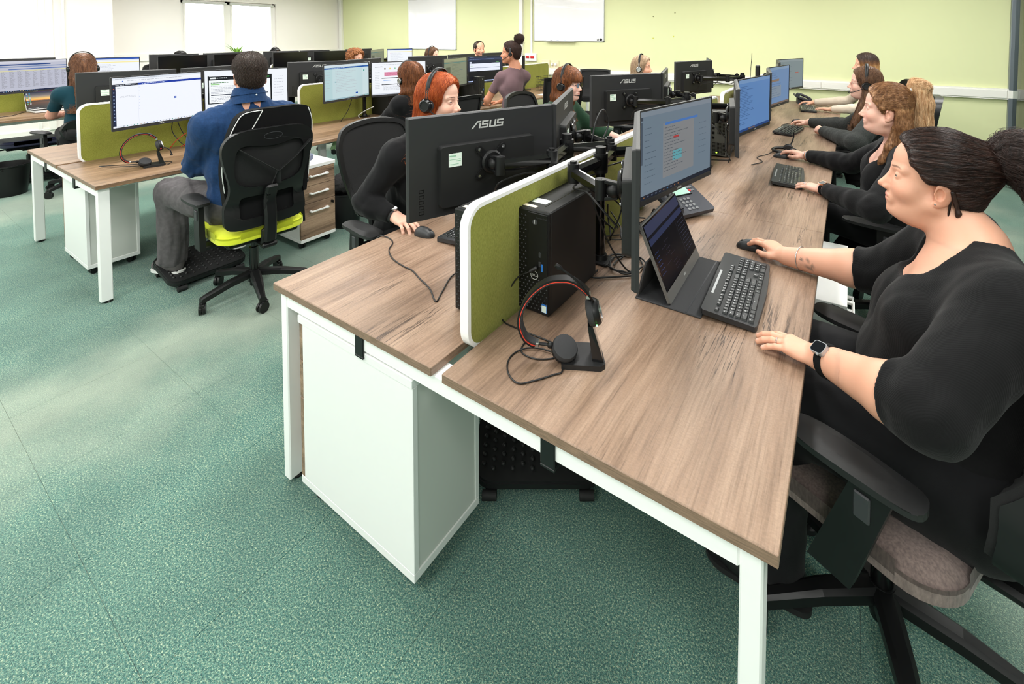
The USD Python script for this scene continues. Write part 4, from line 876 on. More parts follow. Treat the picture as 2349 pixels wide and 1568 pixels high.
mcopy(.475, 2.965, 3.2, "black mouse under the braceleted hand of the ginger-blonde woman"); mcopy(.44, 4.60, 3.2, "black mouse in the hand of the woman in the grey cardigan"); mcopy(.42, 6.0, 3.2, "black mouse in the hand of the woman in the cream jumper")
mcopy(-.687, .585, .15, "black mouse in the hand of the red-haired woman")

# ================================================================ desktop computers
HEX = mat("pc_front_grille", (20, 20, 21), 0.45, bump=(260, 1.0, 0.004))
VENT = mat("pc_rear_grey", (116, 118, 114), 0.45, 0.4); PORTB = mat("port_blue", (40, 110, 190), 0.4)
LEDG = emit("led_green", (110, 255, 120), 4.0); LEDY = emit("led_lime", (190, 255, 60), 3.0)
def tower(x, y, yaw, label, w=.130, d=.33, h=.335, front=True, led=False):
    """origin under the middle; the front faces local +X"""
    t = thing("desktop_computer", label, "computer", (x, y, DESK_H), yaw)
    part(t, "case", rbox(-d / 2, d / 2 - .012, -w / 2, w / 2, .004, h, .004), MATT, False)
    fp = part(t, "front_panel", rbox(d / 2 - .013, d / 2, -w / 2, w / 2, .004, h, .004), BLACK, False)
    # raised diamond grille
    gr = []
    for i in range(26):
        for j in range(8 if True else 4):
            yy = w / 2 - .010 - j * .0145 - (i % 2) * .007; zz = .018 + i * .0118
            if yy < -w / 2 + .008: continue
            if zz > .115 and yy > -w / 2 + .045: continue
            gr.append(hull(np.array([(d / 2 - .001, yy - .0062, zz), (d / 2 - .001, yy + .0062, zz), (d / 2 - .001, yy, zz + .0052), (d / 2 - .001, yy, zz - .0052), (d / 2 + .003, yy, zz)])))
    part(fp, "grille", cat(gr), BLACK, False, kind="stuff")
    part(fp, "port_strip", rbox(d / 2 - .001, d / 2 + .003, -w / 2 + .052, w / 2 - .004, .122, h - .006, .002), BLACK, False)
    part(fp, "power_button", cat([cyl((d / 2 + .002, w / 2 - .05, h - .035), (d / 2 + .005, w / 2 - .05, h - .035), .009, n=18)]), DARKGREY)
    part(fp, "button_mark", box(d / 2 + .005, d / 2 + .0055, w / 2 - .0508, w / 2 - .0492, h - .04, h - .028), KEYT, False)
    part(fp, "usb_port", cat([rbox(d / 2 + .002, d / 2 + .0045, w / 2 - .036, w / 2 - .028, .19 - i * .03, .206 - i * .03, .0006) for i in range(2)]), DARKGREY, False)
    part(fp, "usb_port", rbox(d / 2 + .002, d / 2 + .0046, w / 2 - .027, w / 2 - .020, .146, .170, .0006), PORTB, False)
    ring = Point(0, 0).buffer(.0145, quad_segs=12).difference(Point(0, 0).buffer(.0128, quad_segs=12))
    lg = cat([ext(ring, .0006), mv((lambda q: (q.apply_translation((-q.bounds.mean(0)[0], 0, 0)), q)[1])(meshkit.text_mesh("DELL", .0065, .0006, True)), 0, -.0032)])
    part(fp, "maker_badge", xf(lg, M4(YZ, (d / 2 + .0031, .012, .128))), LOGO, False)
    mt = meshkit.text_mesh("OptiPlex 3060", .0045, .0004); part(fp, "model_text", xf(mt, M4(YZ, (d / 2 + .0031, w / 2 - .046, h - .022))), DARKGREY, False)
    part(fp, "blue_sticker", rbox(d / 2 + .0005, d / 2 + .0036, w / 2 - .026, w / 2 - .006, .016, .042, .0005), PORTB, False)
    part(fp, "sticker_face", box(d / 2 + .0036, d / 2 + .0038, w / 2 - .0245, w / 2 - .0075, .0175, .0385), STICKER, False)
    part(t, "asset_sticker", box(.06, .10, -.045, .012, h, h + .0006), STICKER, False); part(t, "paper_strip", box(.125, .142, -.05, .0, h, h + .0006), mat("cream_strip", (236, 222, 196), .6) if not stage.GetPrimAtPath("/World/Looks/cream_strip") else UsdShade.Material.Get(stage, "/World/Looks/cream_strip"), False)
    part(t, "top_groove", box(-.14, .12, .022, .024, h - .001, h + .0004), GLOSSY, False)
    for zz in (.03, h - .035): part(t, "side_catch", rbox(d / 2 - .06, d / 2 - .03, -w / 2 - .002, -w / 2 + .001, zz - .006, zz + .006, .001), BLACK, False)
    # rear face: vents, sockets
    rp = part(t, "rear_panel", rbox(-d / 2 - .004, -d / 2, -w / 2 + .006, w / 2 - .006, .01, h - .012, .001), VENT, False)
    holes = []
    for i in range(14):
        for j in range(6): holes.append(box(-d / 2 - .0052, -d / 2 - .0036, -w / 2 + .018 + j * .009, -w / 2 + .024 + j * .009, .17 + i * .009, .176 + i * .009))
    for i in range(9):
        for j in range(9): holes.append(box(-d / 2 - .0052, -d / 2 - .0036, -w / 2 + .016 + j * .010, -w / 2 + .0225 + j * .010, .022 + i * .0095, .0285 + i * .0095))
    part(rp, "vent_holes", cat(holes), BLACK, False, kind="stuff")
    for i in range(4): part(rp, "socket", rbox(-d / 2 - .006, -d / 2 - .003, w / 2 - .04, w / 2 - .018, .13 + i * .035, .15 + i * .035, .001), BLACK, False)
    if led: part(rp, "status_light", rbox(-d / 2 - .008, -d / 2 - .004, w / 2 - .06, w / 2 - .05, .028, .036, .001), LEDY, False)
    return t
tower(.043, .525, -PI / 2, "black desktop computer standing by the near divider with a white sticker on top")
tower(-.112, .402, -PI / 2, "black desktop computer mostly hidden behind the left face of the near divider")
tower(.085, 2.90, PI / 2, "desktop computer with its grey rear and a lit green light behind the form-page screen", led=True)
tower(.10, 4.35, PI / 2, "black desktop computer behind the third right-hand screen")
tower(-3.50, 2.62, 0, "black desktop computer under the screens of the brown-haired woman")
tower(-3.42, 4.02, 0.0, "black desktop computer under the screens of the woman with the bun")
tower(-.16, 2.28, PI / 2, "black desktop computer behind the blonde woman's monitor pair")

# ================================================================ headset on charging stand (near) and its twin
def plug(a, b, r=.006): return cyl(a, b, r, r * .8, n=10)
SUEDE = mat("ear_cushion", (40, 40, 42), 0.75, bump=(500, .4, .001)); REDTRIM = mat("red_trim", (208, 62, 44), 0.5)
def ear_cup(c, n, r=.036, disc=None):
    """cushion and cap with centre c; n points outwards from the ear"""
    n = np.asarray(n, float); n /= np.linalg.norm(n); u = np.cross(n, (0, 0, 1.0)); u = u / (np.linalg.norm(u) + 1e-9) if np.linalg.norm(u) > 1e-3 else np.array([1.0, 0, 0]); w = np.cross(n, u)
    Mx = M4(np.stack([u, w, n], 1), c)
    cush = xf(lathe([(0, -.020), (r * .55, -.021), (r * .9, -.018), (r, -.009), (r * .95, -.001), (0, -.001)], 30), Mx)
    cap = xf(lathe([(r * .97, -.002), (r * .99, .004), (r * .86, .013), (r * .80, .015), (0, .0148)], 30), Mx)
    face = xf(lathe([(r * .80, .0148), (r * .70, .019), (r * .55, .0185), (r * .52, .016), (0, .016)], 30), Mx)
    return cush, cap, face
def stand_headset(x, y, yaw, label_stand, label_hs, led, flip=1):
    """built in the picture-like frame: a = sideways, z = up, b = depth; yaw turns a onto world x"""
    t = thing("headset_stand", label_stand, "headset stand", (x, y, DESK_H), yaw)
    part(t, "stand_base", ext(Polygon([(-.055, -.045), (.045, -.045), (.055, -.035), (.045, .045), (-.05, .045)]).buffer(.004), .014), MATT, 40)
    po = cat([hull(np.array([(a, b, z) for a, b, z in ((.025, -.030, .012), (.056, -.034, .012), (.025, .030, .012), (.052, .030, .012), (.012, -.016, .10), (.026, -.016, .10), (.012, .016, .10), (.026, .016, .10))]))])
    part(t, "upright", po, GLOSSY, False); part(t, "silver_line", hull(np.array([(a, b, z) for a, b, z in ((.0185, -.0205, .070), (.0345, -.0205, .070), (.0185, .0205, .070), (.0345, .0205, .070), (.0181, -.0203, .072), (.0341, -.0203, .072), (.0181, .0203, .072), (.0341, .0203, .072))])), CHROME, False)
    h = thing("headset", label_hs, "headset", (x, y, DESK_H), yaw)
    arc = np.array([(.012, 0, .186), (-.006, -.004, .205), (-.032, -.008, .222), (-.062, -.012, .226), (-.094, -.016, .222), (-.126, -.02, .203), (-.150, -.024, .178), (-.166, -.026, .148), (-.172, -.027, .118), (-.168, -.026, .092), (-.157, -.024, .068), (-.142, -.02, .054), (-.130, -.018, .049)])
    sp = spline(arc, 5)
    def band(off, wd, th):
        tt = np.gradient(sp, axis=0); tt /= np.linalg.norm(tt, axis=1, keepdims=True); s = np.array([0.05, 1.0, 0]); s = s / np.linalg.norm(s)
        nrm = np.cross(tt, s); nrm /= np.linalg.norm(nrm, axis=1, keepdims=True); V = []; N = len(sp)
        for i in range(N):
            for a, b in ((-1, -1), (1, -1), (1, 1), (-1, 1)): V.append(sp[i] + s * a * wd + nrm[i] * (off + b * th))
        F = []
        for i in range(N - 1):
            for k in range(4):
                p, q = i * 4 + k, i * 4 + (k + 1) % 4; F += [(p, q, q + 4), (p, q + 4, p + 4)]
        F += [(0, 2, 1), (0, 3, 2), (4 * N - 4, 4 * N - 3, 4 * N - 2), (4 * N - 4, 4 * N - 2, 4 * N - 1)]
        m = trimesh.Trimesh(np.array(V), F, process=False); m.fix_normals(); return m
    inner = band(0.003, .013, .0028); outer = band(-.003, .0145, .003); rim = band(0.0005, .0152, .0010)
    part(h, "headband", outer, BLACK, 40); part(h, "band_padding", inner, SUEDE, 40); part(h, "red_trim", rim, REDTRIM, 40)
    part(h, "band_clip", cat([rbox(.006, .020, -.012, .012, .172, .186, .002), mv(rbox(-.008, .008, -.011, .011, -.006, .006, .002), -.128, -.018, .049)]), CHROME, False)
    part(h, "slider", cat([beam((.012, 0, .18), (.026, 0, .152), .012, .005, .002), beam((-.128, -.018, .048), (-.088, -.018, .045), .010, .006, .002), trimesh.creation.icosphere(2, .009).apply_translation((-.09, -.018, .045))]), BLACK, False)
    c1 = ear_cup((.030, 0, .134), (1, 0, -.25 * -1)); c2 = ear_cup((-.052, -.012, .030), (-.25, .55, -1.0))
    for nm, c in (("ear_cup", c1), ("ear_cup", c2)):
        e = part(h, nm, c[1], BLACK, 40); part(e, "ear_cushion", c[0], SUEDE, 40); part(e, "cup_ring", c[2], CHROME if c is c1 else BLACK, 40)
    mic = spline([(.030, -.005, .160), (.014, -.02, .19), (-.022, -.02, .232), (-.058, -.02, .258)], 6)
    if flip < 0: mic = spline([(.034, 0, .125), (.06, .0, .115), (.085, -.005, .095), (.092, -.01, .07)], 6)
    part(h, "microphone_boom", cat([tube(mic, .0032, 8), tube(np.array([mic[-1], mic[-1] + (mic[-1] - mic[-3]) * 1.0, mic[-1] + (mic[-1] - mic[-3]) * 1.9]), [.0045, .0075, .0055], 10)]), BLACK, 40)
    part(h, "status_light", trimesh.creation.icosphere(1, .0028).apply_translation((.036, -.037, .118)), LEDG if led else emit("led_red", (255, 40, 60), 3.0), False)
    return t, h
HSY = math.atan2(.475, .88)
stand_headset(.284, .258, HSY, "black wedge charging stand under the headset at the front of the foreground desk", "red-trimmed headset leaning on its stand at the front of the foreground desk", True)
lead = [(.113, .239), (.116, .203), (.134, .18), (.175, .18), (.21, .203), (.238, .245), (.207, .228), (.165, .22), (.131, .198), (.114, .163), (.124, .123), (.154, .091), (.192, .08), (.221, .111), (.251, .156), (.263, .18), (.231, .235)]
solo("headset_cable", cable([(a, b, DESK_H + .003 + (.003 if 5 < i < 9 else 0)) for i, (a, b) in enumerate(lead)], .0022, 6), CABLE, "thin black cable looped on the desk around the nearest headset stand", "cable", smooth=True)
solo("usb_cable", cat([cable([(.068, .348, .886), (.044, .335, .872), (.012, .33, .852), (-.012, .315, .81), (-.018, .30, .765), (-.006, .27, .735), (.06, .262, .734), (.15, .265, .733), (.215, .262, .735)], .0024, 8), plug((.068, .352, .888), (.050, .338, .876), .007)]), CABLE, "thin black lead plugged into the front of the near desktop computer", "cable", smooth=True)
stand_headset(-3.085, .37, math.atan2(.95, .30), "black wedge charging stand near the corner of the middle desk", "red-banded headset on its stand near the corner of the middle desk", False, -1)
solo("headset_cable", cable([(-3.02, .42, DESK_H + .003), (-3.09, .47, DESK_H + .003), (-3.13, .44, DESK_H + .003), (-3.2, .33, DESK_H + .003), (-3.30, .22, DESK_H + .003), (-3.36, .15, DESK_H + .003), (-3.26, .2, DESK_H + .003), (-3.14, .31, DESK_H + .003)], .0022, 6), CABLE, "thin black cable lying beside the headset stand on the middle desk", "cable", smooth=True)
solo("mouse_cable", cable([(-.86, .46, .72), (-.835, .47, .735), (-.79, .475, .733), (-.739, .452, .733), (-.70, .40, .733), (-.629, .358, .733), (-.548, .339, .733), (-.485, .333, .733), (-.417, .307, .733), (-.335, .278, .733), (-.258, .232, .733), (-.285, .29, .733), (-.33, .392, .735), (-.29, .47, .745), (-.2, .5, .76)], .0026, 6), CABLE, "black cable zigzagging over the left front desk top", "cable", smooth=True)

# ================================================================ folding portable display
COVER = mat("folio_grey", (54, 54, 56), 0.8, bump=(600, .4, .0008)); FRAMEG = mat("display_frame", (104, 104, 102), 0.4, .3)
t = thing("portable_display", "slim portable display leaning on its dark folio cover beside the nearest keyboard", "portable monitor", (.404, .83, DESK_H), 0)
e1 = np.array([-.012, .400, 0.0]); e1 /= np.linalg.norm(e1); up = np.array([-.105, -.003, .245]); up /= np.linalg.norm(up); nr = np.cross(e1, up)
def pp(m): return xf(m, M4(np.stack([e1, up, nr], 1), (0, 0, .012)))
o = rrect(.40, .262, .006, 4, 0, .131)
part(t, "display_body", pp(ext(o, .010, -.010)), FRAMEG, False)
part(t, "display_glass", pp(ext(rrect(.392, .222, .003, 3, 0, .147), .0012, 0)), GLOSSY, False)
q = [(-.19, .04, .19, .252, (16, 16, 20)), (-.19, .215, .19, .252, (52, 56, 78)), (-.19, .185, .19, .205, (44, 50, 76)), (-.19, .205, .19, .215, (22, 22, 28)), (.085, .045, .0865, .18, (50, 54, 64))]
for i in range(6): q.append((-.18, .155 - i * .014, -.145, .1565 - i * .014, (46, 66, 110)))
rr = random.Random(4)
for i in range(9):
    textline(q, .10, .168 - i * .013, .08, .002, (58, 60, 78), rr); textline(q, -.12 + rr.uniform(0, .08), .160 - i * .013, .05, .0018, (48, 44, 56), rr)
m, c = quads(q, .0016); p = part(t, "display_image", pp(m), SCREEN_COL, False); set_col(p, c)
part(t, "chin_mark", pp(mv(meshkit.text_mesh("ASUS", .006, .0003, True), -.012, .014, .0002)), LOGO, False)
part(t, "folio_cover", rbox(-.115, .104, -.208, .212, 0, .006, .002), COVER, False)
for xx in (-.02, .055): part(t, "fold_line", rbox(xx, xx + .005, -.207, .211, .0055, .0066, .0003), DARKGREY, False)
part(t, "rear_flap", hull(np.array([(-.112, -.205, .006), (-.112, .21, .006), (-.106, -.205, .006), (-.106, .21, .006), (-.082, -.205, .13), (-.082, .21, .13), (-.076, -.205, .13), (-.076, .21, .13)])), COVER, False)

# ================================================================ desk phones
PHONE = mat("phone_slate", (48, 50, 58), 0.45); LCD = mat("phone_lcd", (168, 206, 190), 0.25); KEYSIL = mat("phone_key", (120, 122, 124), 0.35, .3)
def phone(x, y, yaw, label, cord=True):
    """local +X is towards the user"""
    t = thing("desk_phone", label, "telephone", (x, y, DESK_H), yaw)
    tl = rotm((0, 1, 0), .42)
    o = rrect(.21, .25, .012, 4); body = xf(ext(o, .022, 0), tl); body.apply_translation((0, 0, .055)); part(t, "body", body, PHONE, 40)
    part(t, "foot", hull(np.array([(-.06, -.08, 0), (.05, -.08, 0), (-.06, .08, 0), (.05, .08, 0), (-.06, -.07, .075), (-.06, .07, .075), (.04, -.07, .035), (.04, .07, .035)])), PHONE, False)
    def on(mm): mm = xf(mm, tl); mm.apply_translation((0, 0, .055)); return mm
    part(t, "lcd_display", on(rbox(-.092, -.02, -.045, .07, .0205, .0235, .001)), LCD, False); part(t, "display_frame", on(cat([rbox(-.098, -.094, -.05, .075, .02, .025, .001), rbox(-.018, -.012, -.05, .075, .02, .025, .001)])), GLOSSY, False)
    for i in range(4):
        for j in range(3): part(t, "phone_key", on(lathe([(.0085, 0), (.0085, .004), (.006, .006), (0, .006)], 12).apply_translation((.012 + i * .022, .055 - j * .024 - .03, .021))), KEYSIL)
    for i in range(2):
        for j in range(3): part(t, "soft_key", on(lathe([(.007, 0), (.007, .003), (0, .004)], 10).apply_translation((-.06 + i * .022, .09 + j * .0 + (j - 1) * .0 + .012 * (j - 1), .021))), RED if (i, j) == (1, 0) else KEYSIL)
    part(t, "handset", on(cat([tube(spline([(-.095, -.09, .04), (-.05, -.092, .052), (.04, -.092, .052), (.085, -.09, .04)], 6), .016, 12), cyl((-.08, -.09, .02), (-.08, -.09, .045), .026, .024, 20), cyl((.07, -.09, .02), (.07, -.09, .045), .026, .024, 20)])), PHONE, 40)
    if cord:
        base = spline([(.10, -.10, .02), (.16, -.16, .013), (.20, -.27, .012), (.14, -.36, .012), (.07, -.33, .013), (.02, -.22, .013), (-.04, -.14, .02)], 40); s = np.arange(len(base)) * 1.15
        tt = np.gradient(base, axis=0); tt /= np.linalg.norm(tt, axis=1, keepdims=True); sd = np.cross(tt, (0, 0, 1.0))
        part(t, "coiled_cord", tube(base + sd * np.cos(s)[:, None] * .0075 + np.array([0, 0, 1.0]) * np.sin(s)[:, None] * .0075, .0026, 5), CABLE, True)
    return t
phone(.185, 1.50, -.52, "slate desk phone with green display and coiled cord behind the portable display")
phone(.36, 6.22, 0.2, "black desk phone at the far end of the foreground desk by the green wall", False)
# walkie-talkie aerial and small upright speaker on the foreground desk
t = thing("radio_handset", "small black two-way radio with a thin aerial standing behind the blue screens", "radio", (.08, 4.0, DESK_H))
part(t, "case", rbox(-.03, .03, -.02, .02, 0, .34, .006), BLACK, False); part(t, "aerial", cyl((0, .01, .34), (.01, .06, .72), .003, .002, 8), BLACK); part(t, "knob", cyl((-.015, 0, .34), (-.015, 0, .355), .007), RUBBER)
t = thing("webcam_post", "short black upright tube standing behind the furthest screens", "speaker", (.03, 4.82, DESK_H))
part(t, "tube", rbox(-.022, .022, -.022, .022, 0, .56, .008), BLACK, False); part(t, "base", rbox(-.05, .05, -.05, .05, 0, .012, .004), BLACK, False)

# ================================================================ laptop
LAPS = mat("laptop_silver", (206, 204, 200), 0.35, .4)
t = thing("laptop", "open silver laptop with a sunset wallpaper before the long-haired woman", "laptop", (-6.98, .62, DESK_H), .12)
part(t, "base", rbox(-.12, .12, -.17, .17, .002, .018, .004), LAPS, False)
kk = [rbox(-.085 + i * .021, -.085 + i * .021 + .018, -.145 + j * .021, -.145 + j * .021 + .018, .0175, .0195, .001) for i in range(5) for j in range(14)]
part(t, "keys", cat(kk), BLACK, False, kind="stuff"); part(t, "touch_pad", rbox(.035, .095, -.05, .05, .0178, .0184, .0004), GREYPANEL, False)
lid_e, lid_u = np.array([0, 1.0, 0]), np.array([-.30, 0, .954])
def lid(m): return xf(m, M4(np.stack([lid_e, lid_u, np.cross(lid_e, lid_u)], 1), (-.118, 0, .016)))
part(t, "lid", lid(rbox(-.17, .17, 0, .235, -.006, 0, .003)), LAPS, False)
part(t, "screen_panel", lid(box(-.165, .165, .01, .23, -.0005, .0006)), GLOSSY, False)
q = []
for i in range(24):
    f = i / 23; y = .028 + f * .18
    c = np.array([(38, 26, 22), (120, 62, 22), (240, 150, 50), (250, 205, 120), (150, 150, 150), (70, 74, 90)][0]) * 0
    stops = [(0, (30, 20, 18)), (.3, (96, 52, 24)), (.42, (40, 28, 24)), (.46, (235, 140, 40)), (.55, (250, 200, 110)), (.72, (150, 140, 134)), (1, (60, 64, 80))]
    c = [np.interp(f, [s[0] for s in stops], [s[1][k] for s in stops]) for k in range(3)]
    q.append((-.16, y, .16, y + .0081, c))
q.append((.05, .10, .11, .125, (255, 226, 150)))
q.append((-.16, .213, .16, .226, (176, 20, 160))); q.append((-.16, .015, .16, .028, (24, 22, 24))); q.append((-.15, .018, -.06, .024, (206, 206, 206)))
for i in range(6):
    for j in range(2): q.append((-.152 + j * .022, .19 - i * .024, -.14 + j * .022, .20 - i * .024, [(200, 210, 220), (60, 150, 200), (90, 170, 120)][(i + j) % 3]))
m, c = quads(q, .001); p = part(t, "screen_image", lid(m), SCREEN_COL, False); set_col(p, c)
solo("laptop_charger_cable", cable([(-7.08, .44, DESK_H + .006), (-7.0, .38, DESK_H + .004), (-6.85, .3, DESK_H + .004), (-6.8, .2, DESK_H + .004), (-6.95, .02, DESK_H + .004)], .003), CABLE, "black charger cable trailing left from the silver laptop", "cable", smooth=True)

# ================================================================ loose leads round the posts
def leads(name, lab, runs, r=.0032, m=None): solo(name, cat([cable(p, r, 8, 6) for p in runs]), m or CABLE, lab, "cables", smooth=True, kind=None)
leads("cable_bundle", "tangle of black leads hanging below the nearest right-hand monitor arm", [
    [(.12, .62, 1.06), (.14, .63, .99), (.17, .68, .86), (.21, .73, .765), (.235, .745, .755)], [(.10, .86, 1.0), (.12, .9, .93), (.11, .84, .84), (.08, .88, .79), (.1, 1.0, .75)],
    [(.075, .82, 1.0), (.11, .86, .96), (.16, .9, .90), (.2, .95, .88)], [(.09, .83, .95), (.05, .92, .86), (.09, .86, .8), (.02, .95, .76), (.04, 1.06, .735)],
    [(.07, .78, .92), (.12, .82, .86), (.06, .9, .84), (.0, .98, .80)], [(.03, .99, .86), (.1, .93, .83), (.14, .86, .81), (.2, .86, .76)]])
leads("cable_coil", "black leads coiled on the desk between the near desktop computer and edge-on monitor", [
    [(.17 + .085 * math.cos(a) * (1 - .02 * i), .82 + .075 * math.sin(a), DESK_H + .004 + .004 * (i % 3)) for i, a in enumerate(np.linspace(0, 2 * PI * 2.6, 30))], [(.1, .72, .735), (.11, .66, .735), (.17, .70, .736), (.24, .76, .736)]])
leads("cable_bundle", "black leads behind the grey rear of the lit desktop computer", [[(.14, 2.72, .95), (.18, 2.66, .92), (.17, 2.62, .82), (.12, 2.70, .78)], [(.14, 2.72, .95), (.16, 2.62, .82), (.2, 2.58, .76), (.17, 2.66, .735), (.06, 2.6, .735)], [(.14, 2.72, .95), (.2, 2.7, .98), (.21, 2.6, .85), (.19, 2.56, .74)]])
leads("cable_bundle", "black leads hanging behind the man's left screen", [[(-3.56, .66, 1.0), (-3.57, .64, .88), (-3.54, .68, .78), (-3.5, .72, .735)], [(-3.56, .66, 1.0), (-3.55, .70, .86), (-3.52, .76, .74)]])
leads("red_lead", "red lead looped on the middle desk beside the man's black post", [[(-3.56, .62, .735), (-3.53, .66, .80), (-3.52, .74, .85), (-3.5, .76, .80), (-3.52, .68, .74)]], .003, CABLER)
leads("white_lead", "white lead beside the black post behind the chat screen", [[(-3.53, 2.32, .735), (-3.52, 2.30, .76), (-3.50, 2.36, .80), (-3.47, 2.46, .84)]], .005, CABLEW)
leads("monitor_lead", "black lead hanging from the chat screen down to the middle desk", [[(-3.40, 2.14, .97), (-3.44, 2.12, .85), (-3.48, 2.06, .735)]])
leads("monitor_lead", "black lead with a white tag hanging from the large near monitor", [[(-.20, .60, 1.03), (-.17, .56, .98), (-.16, .50, .94), (-.15, .46, .93)]], .004)
leads("monitor_lead", "black lead curving from the large near monitor over the divider", [[(-.10, .78, 1.08), (-.1, .72, 1.075), (-.1, .64, 1.05), (-.11, .58, .98), (-.12, .56, .9)]], .0045)
leads("monitor_lead", "grey loop of cable above the nearest left-hand monitor arm", [[(-.10, 1.06, 1.13), (-.10, 1.10, 1.22), (-.09, 1.16, 1.27), (-.08, 1.20, 1.2), (-.09, 1.14, 1.12)]], .004)
leads("monitor_lead", "black lead from the blue text screen lying across the desk", [[(.33, 2.62, .735), (.38, 2.75, .735), (.33, 2.86, .735), (.38, 3.0, .735), (.40, 3.12, .735)]], .0028)
leads("monitor_lead", "thin black lead running from the blue screens to the grey-cardiganed woman's mouse", [[(.34, 3.9, .735), (.36, 4.1, .735), (.33, 4.35, .735), (.40, 4.52, .735)]], .0028)
# headset lying on the desk
t = thing("headset", "black headset lying on the desk before the ginger-blonde woman's mouse hand", "headset", (.47, 3.13, DESK_H), .35)
part(t, "headband", tube([(.02 + .09 * math.cos(a) * -1, .085 * math.sin(a), .02) for a in np.linspace(-1.7, 1.7, 24)], .011, 10), BLACK, 50)
for s in (-1, 1):
    c = ear_cup((.055, s * .075, .022), (.2, s, .35), .034); e = part(t, "ear_cup", c[1], BLACK, 40); part(e, "ear_cushion", c[0], SUEDE, 40)
part(t, "microphone_boom", cat([tube(spline([(.06, .08, .03), (.085, .10, .06), (.10, .11, .10), (.10, .11, .135)], 5), .005, 8)]), BLACK, 40)
part(t, "lead", cable([(.09, -.07, .01), (.16, -.03, .004), (.24, -.05, .004), (.32, -.12, .004)], .002), CABLE, True)
# far corner of the middle desk: black standing post and wire trays, papers
t = thing("wire_tray", "black wire letter tray at the far end of the middle desk", "letter tray", (-3.15, 5.55, DESK_H))
for zz in (.02, .10, .18): part(t, "wire_tier", cat([tube([(-.13, -.17, zz), (.13, -.17, zz), (.13, .17, zz), (-.13, .17, zz)], .003, 6, True), tube([(-.13, -.17, zz + .05), (.13, -.17, zz + .05), (.13, .17, zz + .05), (-.13, .17, zz + .05)], .003, 6, True)] + [tube([(-.13, -.16 + i * .04, zz), (.13, -.16 + i * .04, zz)], .0015, 5) for i in range(9)] + [tube([(a, b, zz), (a, b, zz + .05)], .002, 5) for a in (-.13, .13) for b in np.linspace(-.17, .17, 6)]), BLACK, True)
part(t, "tray_leg", cat([tube([(a, b, 0), (a, b, .23)], .003, 6) for a in (-.13, .13) for b in (-.17, .17)]), BLACK, True)
solo("paper_sheet", box(-3.02, -2.88, 5.0, 5.22, DESK_H, DESK_H + .002), STICKER, "white paper sheets at the far end of the middle desk", "paper", smooth=False)
t = thing("monitor_post", "tall black post standing by the far divider behind the woman with the bun", "stand", (-3.55, 5.42, DESK_H))
part(t, "post", rbox(-.02, .02, -.02, .02, .012, .56, .004), BLACK, False); part(t, "foot_plate", rbox(-.09, .09, -.09, .09, 0, .012, .004), BLACK, False)
# plant on the window sill
LEAF = mat("plant_leaf", (150, 190, 90), 0.5); lv = []
t = thing("potted_plant", "small green plant in a white pot on the window sill", "plant", (X_L + .115, 4.16, WIN["z0"]))
part(t, "pot", lathe([(0, 0), (.06, 0), (.075, .13), (.068, .13), (.055, .02), (0, .02)], 24), WHITE2)
for i in range(11):
    a, ln = i * 2.4, .20 + .05 * (i % 3); tip = np.array([math.cos(a) * ln * .75, math.sin(a) * ln, .30 + .05 * (i % 4)]); mid = tip * .5 + (0, 0, .12); s = np.array([-math.sin(a), math.cos(a), 0]) * .022
    base = np.array([0, 0, .12]); V = np.array([base - s * .2, base + s * .2, mid - s, mid + s, tip, mid + (0, 0, .004)])
    part(t, "leaf", trimesh.Trimesh(V, [(0, 2, 1), (1, 2, 3), (2, 4, 5), (5, 4, 3), (2, 5, 3), (0, 1, 2), (1, 3, 2), (2, 3, 4)], process=False), LEAF, False)
# red tape hanging under the front desk edge
solo("red_strap", cat([tube([(-.50, .10, .66), (-.44, .09, .645), (-.39, .09, .63)], .004, 6), rbox(-.40, -.36, .085, .095, .615, .635, .002)]), RED, "red tape end peeping out below the front edge of the foreground desk", "strap", smooth=False)
GREENP = mat("green_card", (150, 190, 140), 0.7)
solo("green_card", hull(np.array([(-2.99, 1.62, .60), (-2.99, 1.70, .59), (-2.99, 1.665, .70), (-2.986, 1.62, .60), (-2.986, 1.70, .59), (-2.986, 1.665, .70)])), GREENP, "small green triangular card hanging under the middle desk beside the drawers", "card", smooth=False)
# ================================================================ the chairs
CH = {}
chair(.985, .66, 2.72, "chair with taupe seat and black armrests under the dark-ponytailed woman", "solid", "taupe", math.radians(211), .47, True, .672, .33, lean=.34, arm_dx=(-.10, .13), back_dx=-.07, back_w=.86)
chair(-2.24, .60, 3.05, "black framed chair with lime seat under the man in the blue shirt", "frame", "lime", math.radians(270), .475, True, .665, .30)
chair(-1.14, .86, -.1, "black mesh-backed chair with grey rim behind the red-haired woman", "oval", "black", .5, .47, True, .68, .30)
chair(1.12, 2.35, 2.95, "black padded chair under the ginger-blonde woman", "low", "black", .9, .47, True, .665, .31)
chair(1.14, 3.95, 3.2, "black padded chair whose back shows right of the ginger-blonde ponytail", "solid", "black", .4, .48, True, .665, .31)
chair(1.12, 5.6, 3.2, "black chair with rounded top under the woman in the cream jumper", "solid", "black", .2, .48, True, .665, .31)
chair(-1.25, 2.5, 0, "black mesh chair under the woman with glasses", "oval", "black", .2, .46, True, .66, .31)
chair(-1.25, 4.15, .1, "black mesh chair under the blonde woman with the headset", "oval", "black", .7, .46, True, .66, .31)
chair(-2.28, 5.35, -1.3, "empty black mesh chair by the green wall, left of the blonde head", "square", "black", .7, .47, True, .66, .31)
chair(-1.90, 3.66, 2.55, "black mesh chair behind the woman with the high bun", "square", "black", .7, .54, False, .66, .31)
chair(-2.18, 2.18, 3.1, "black chair behind the brown-haired woman at the middle desk", "square", "black", .1, .46, False, .66, .31)
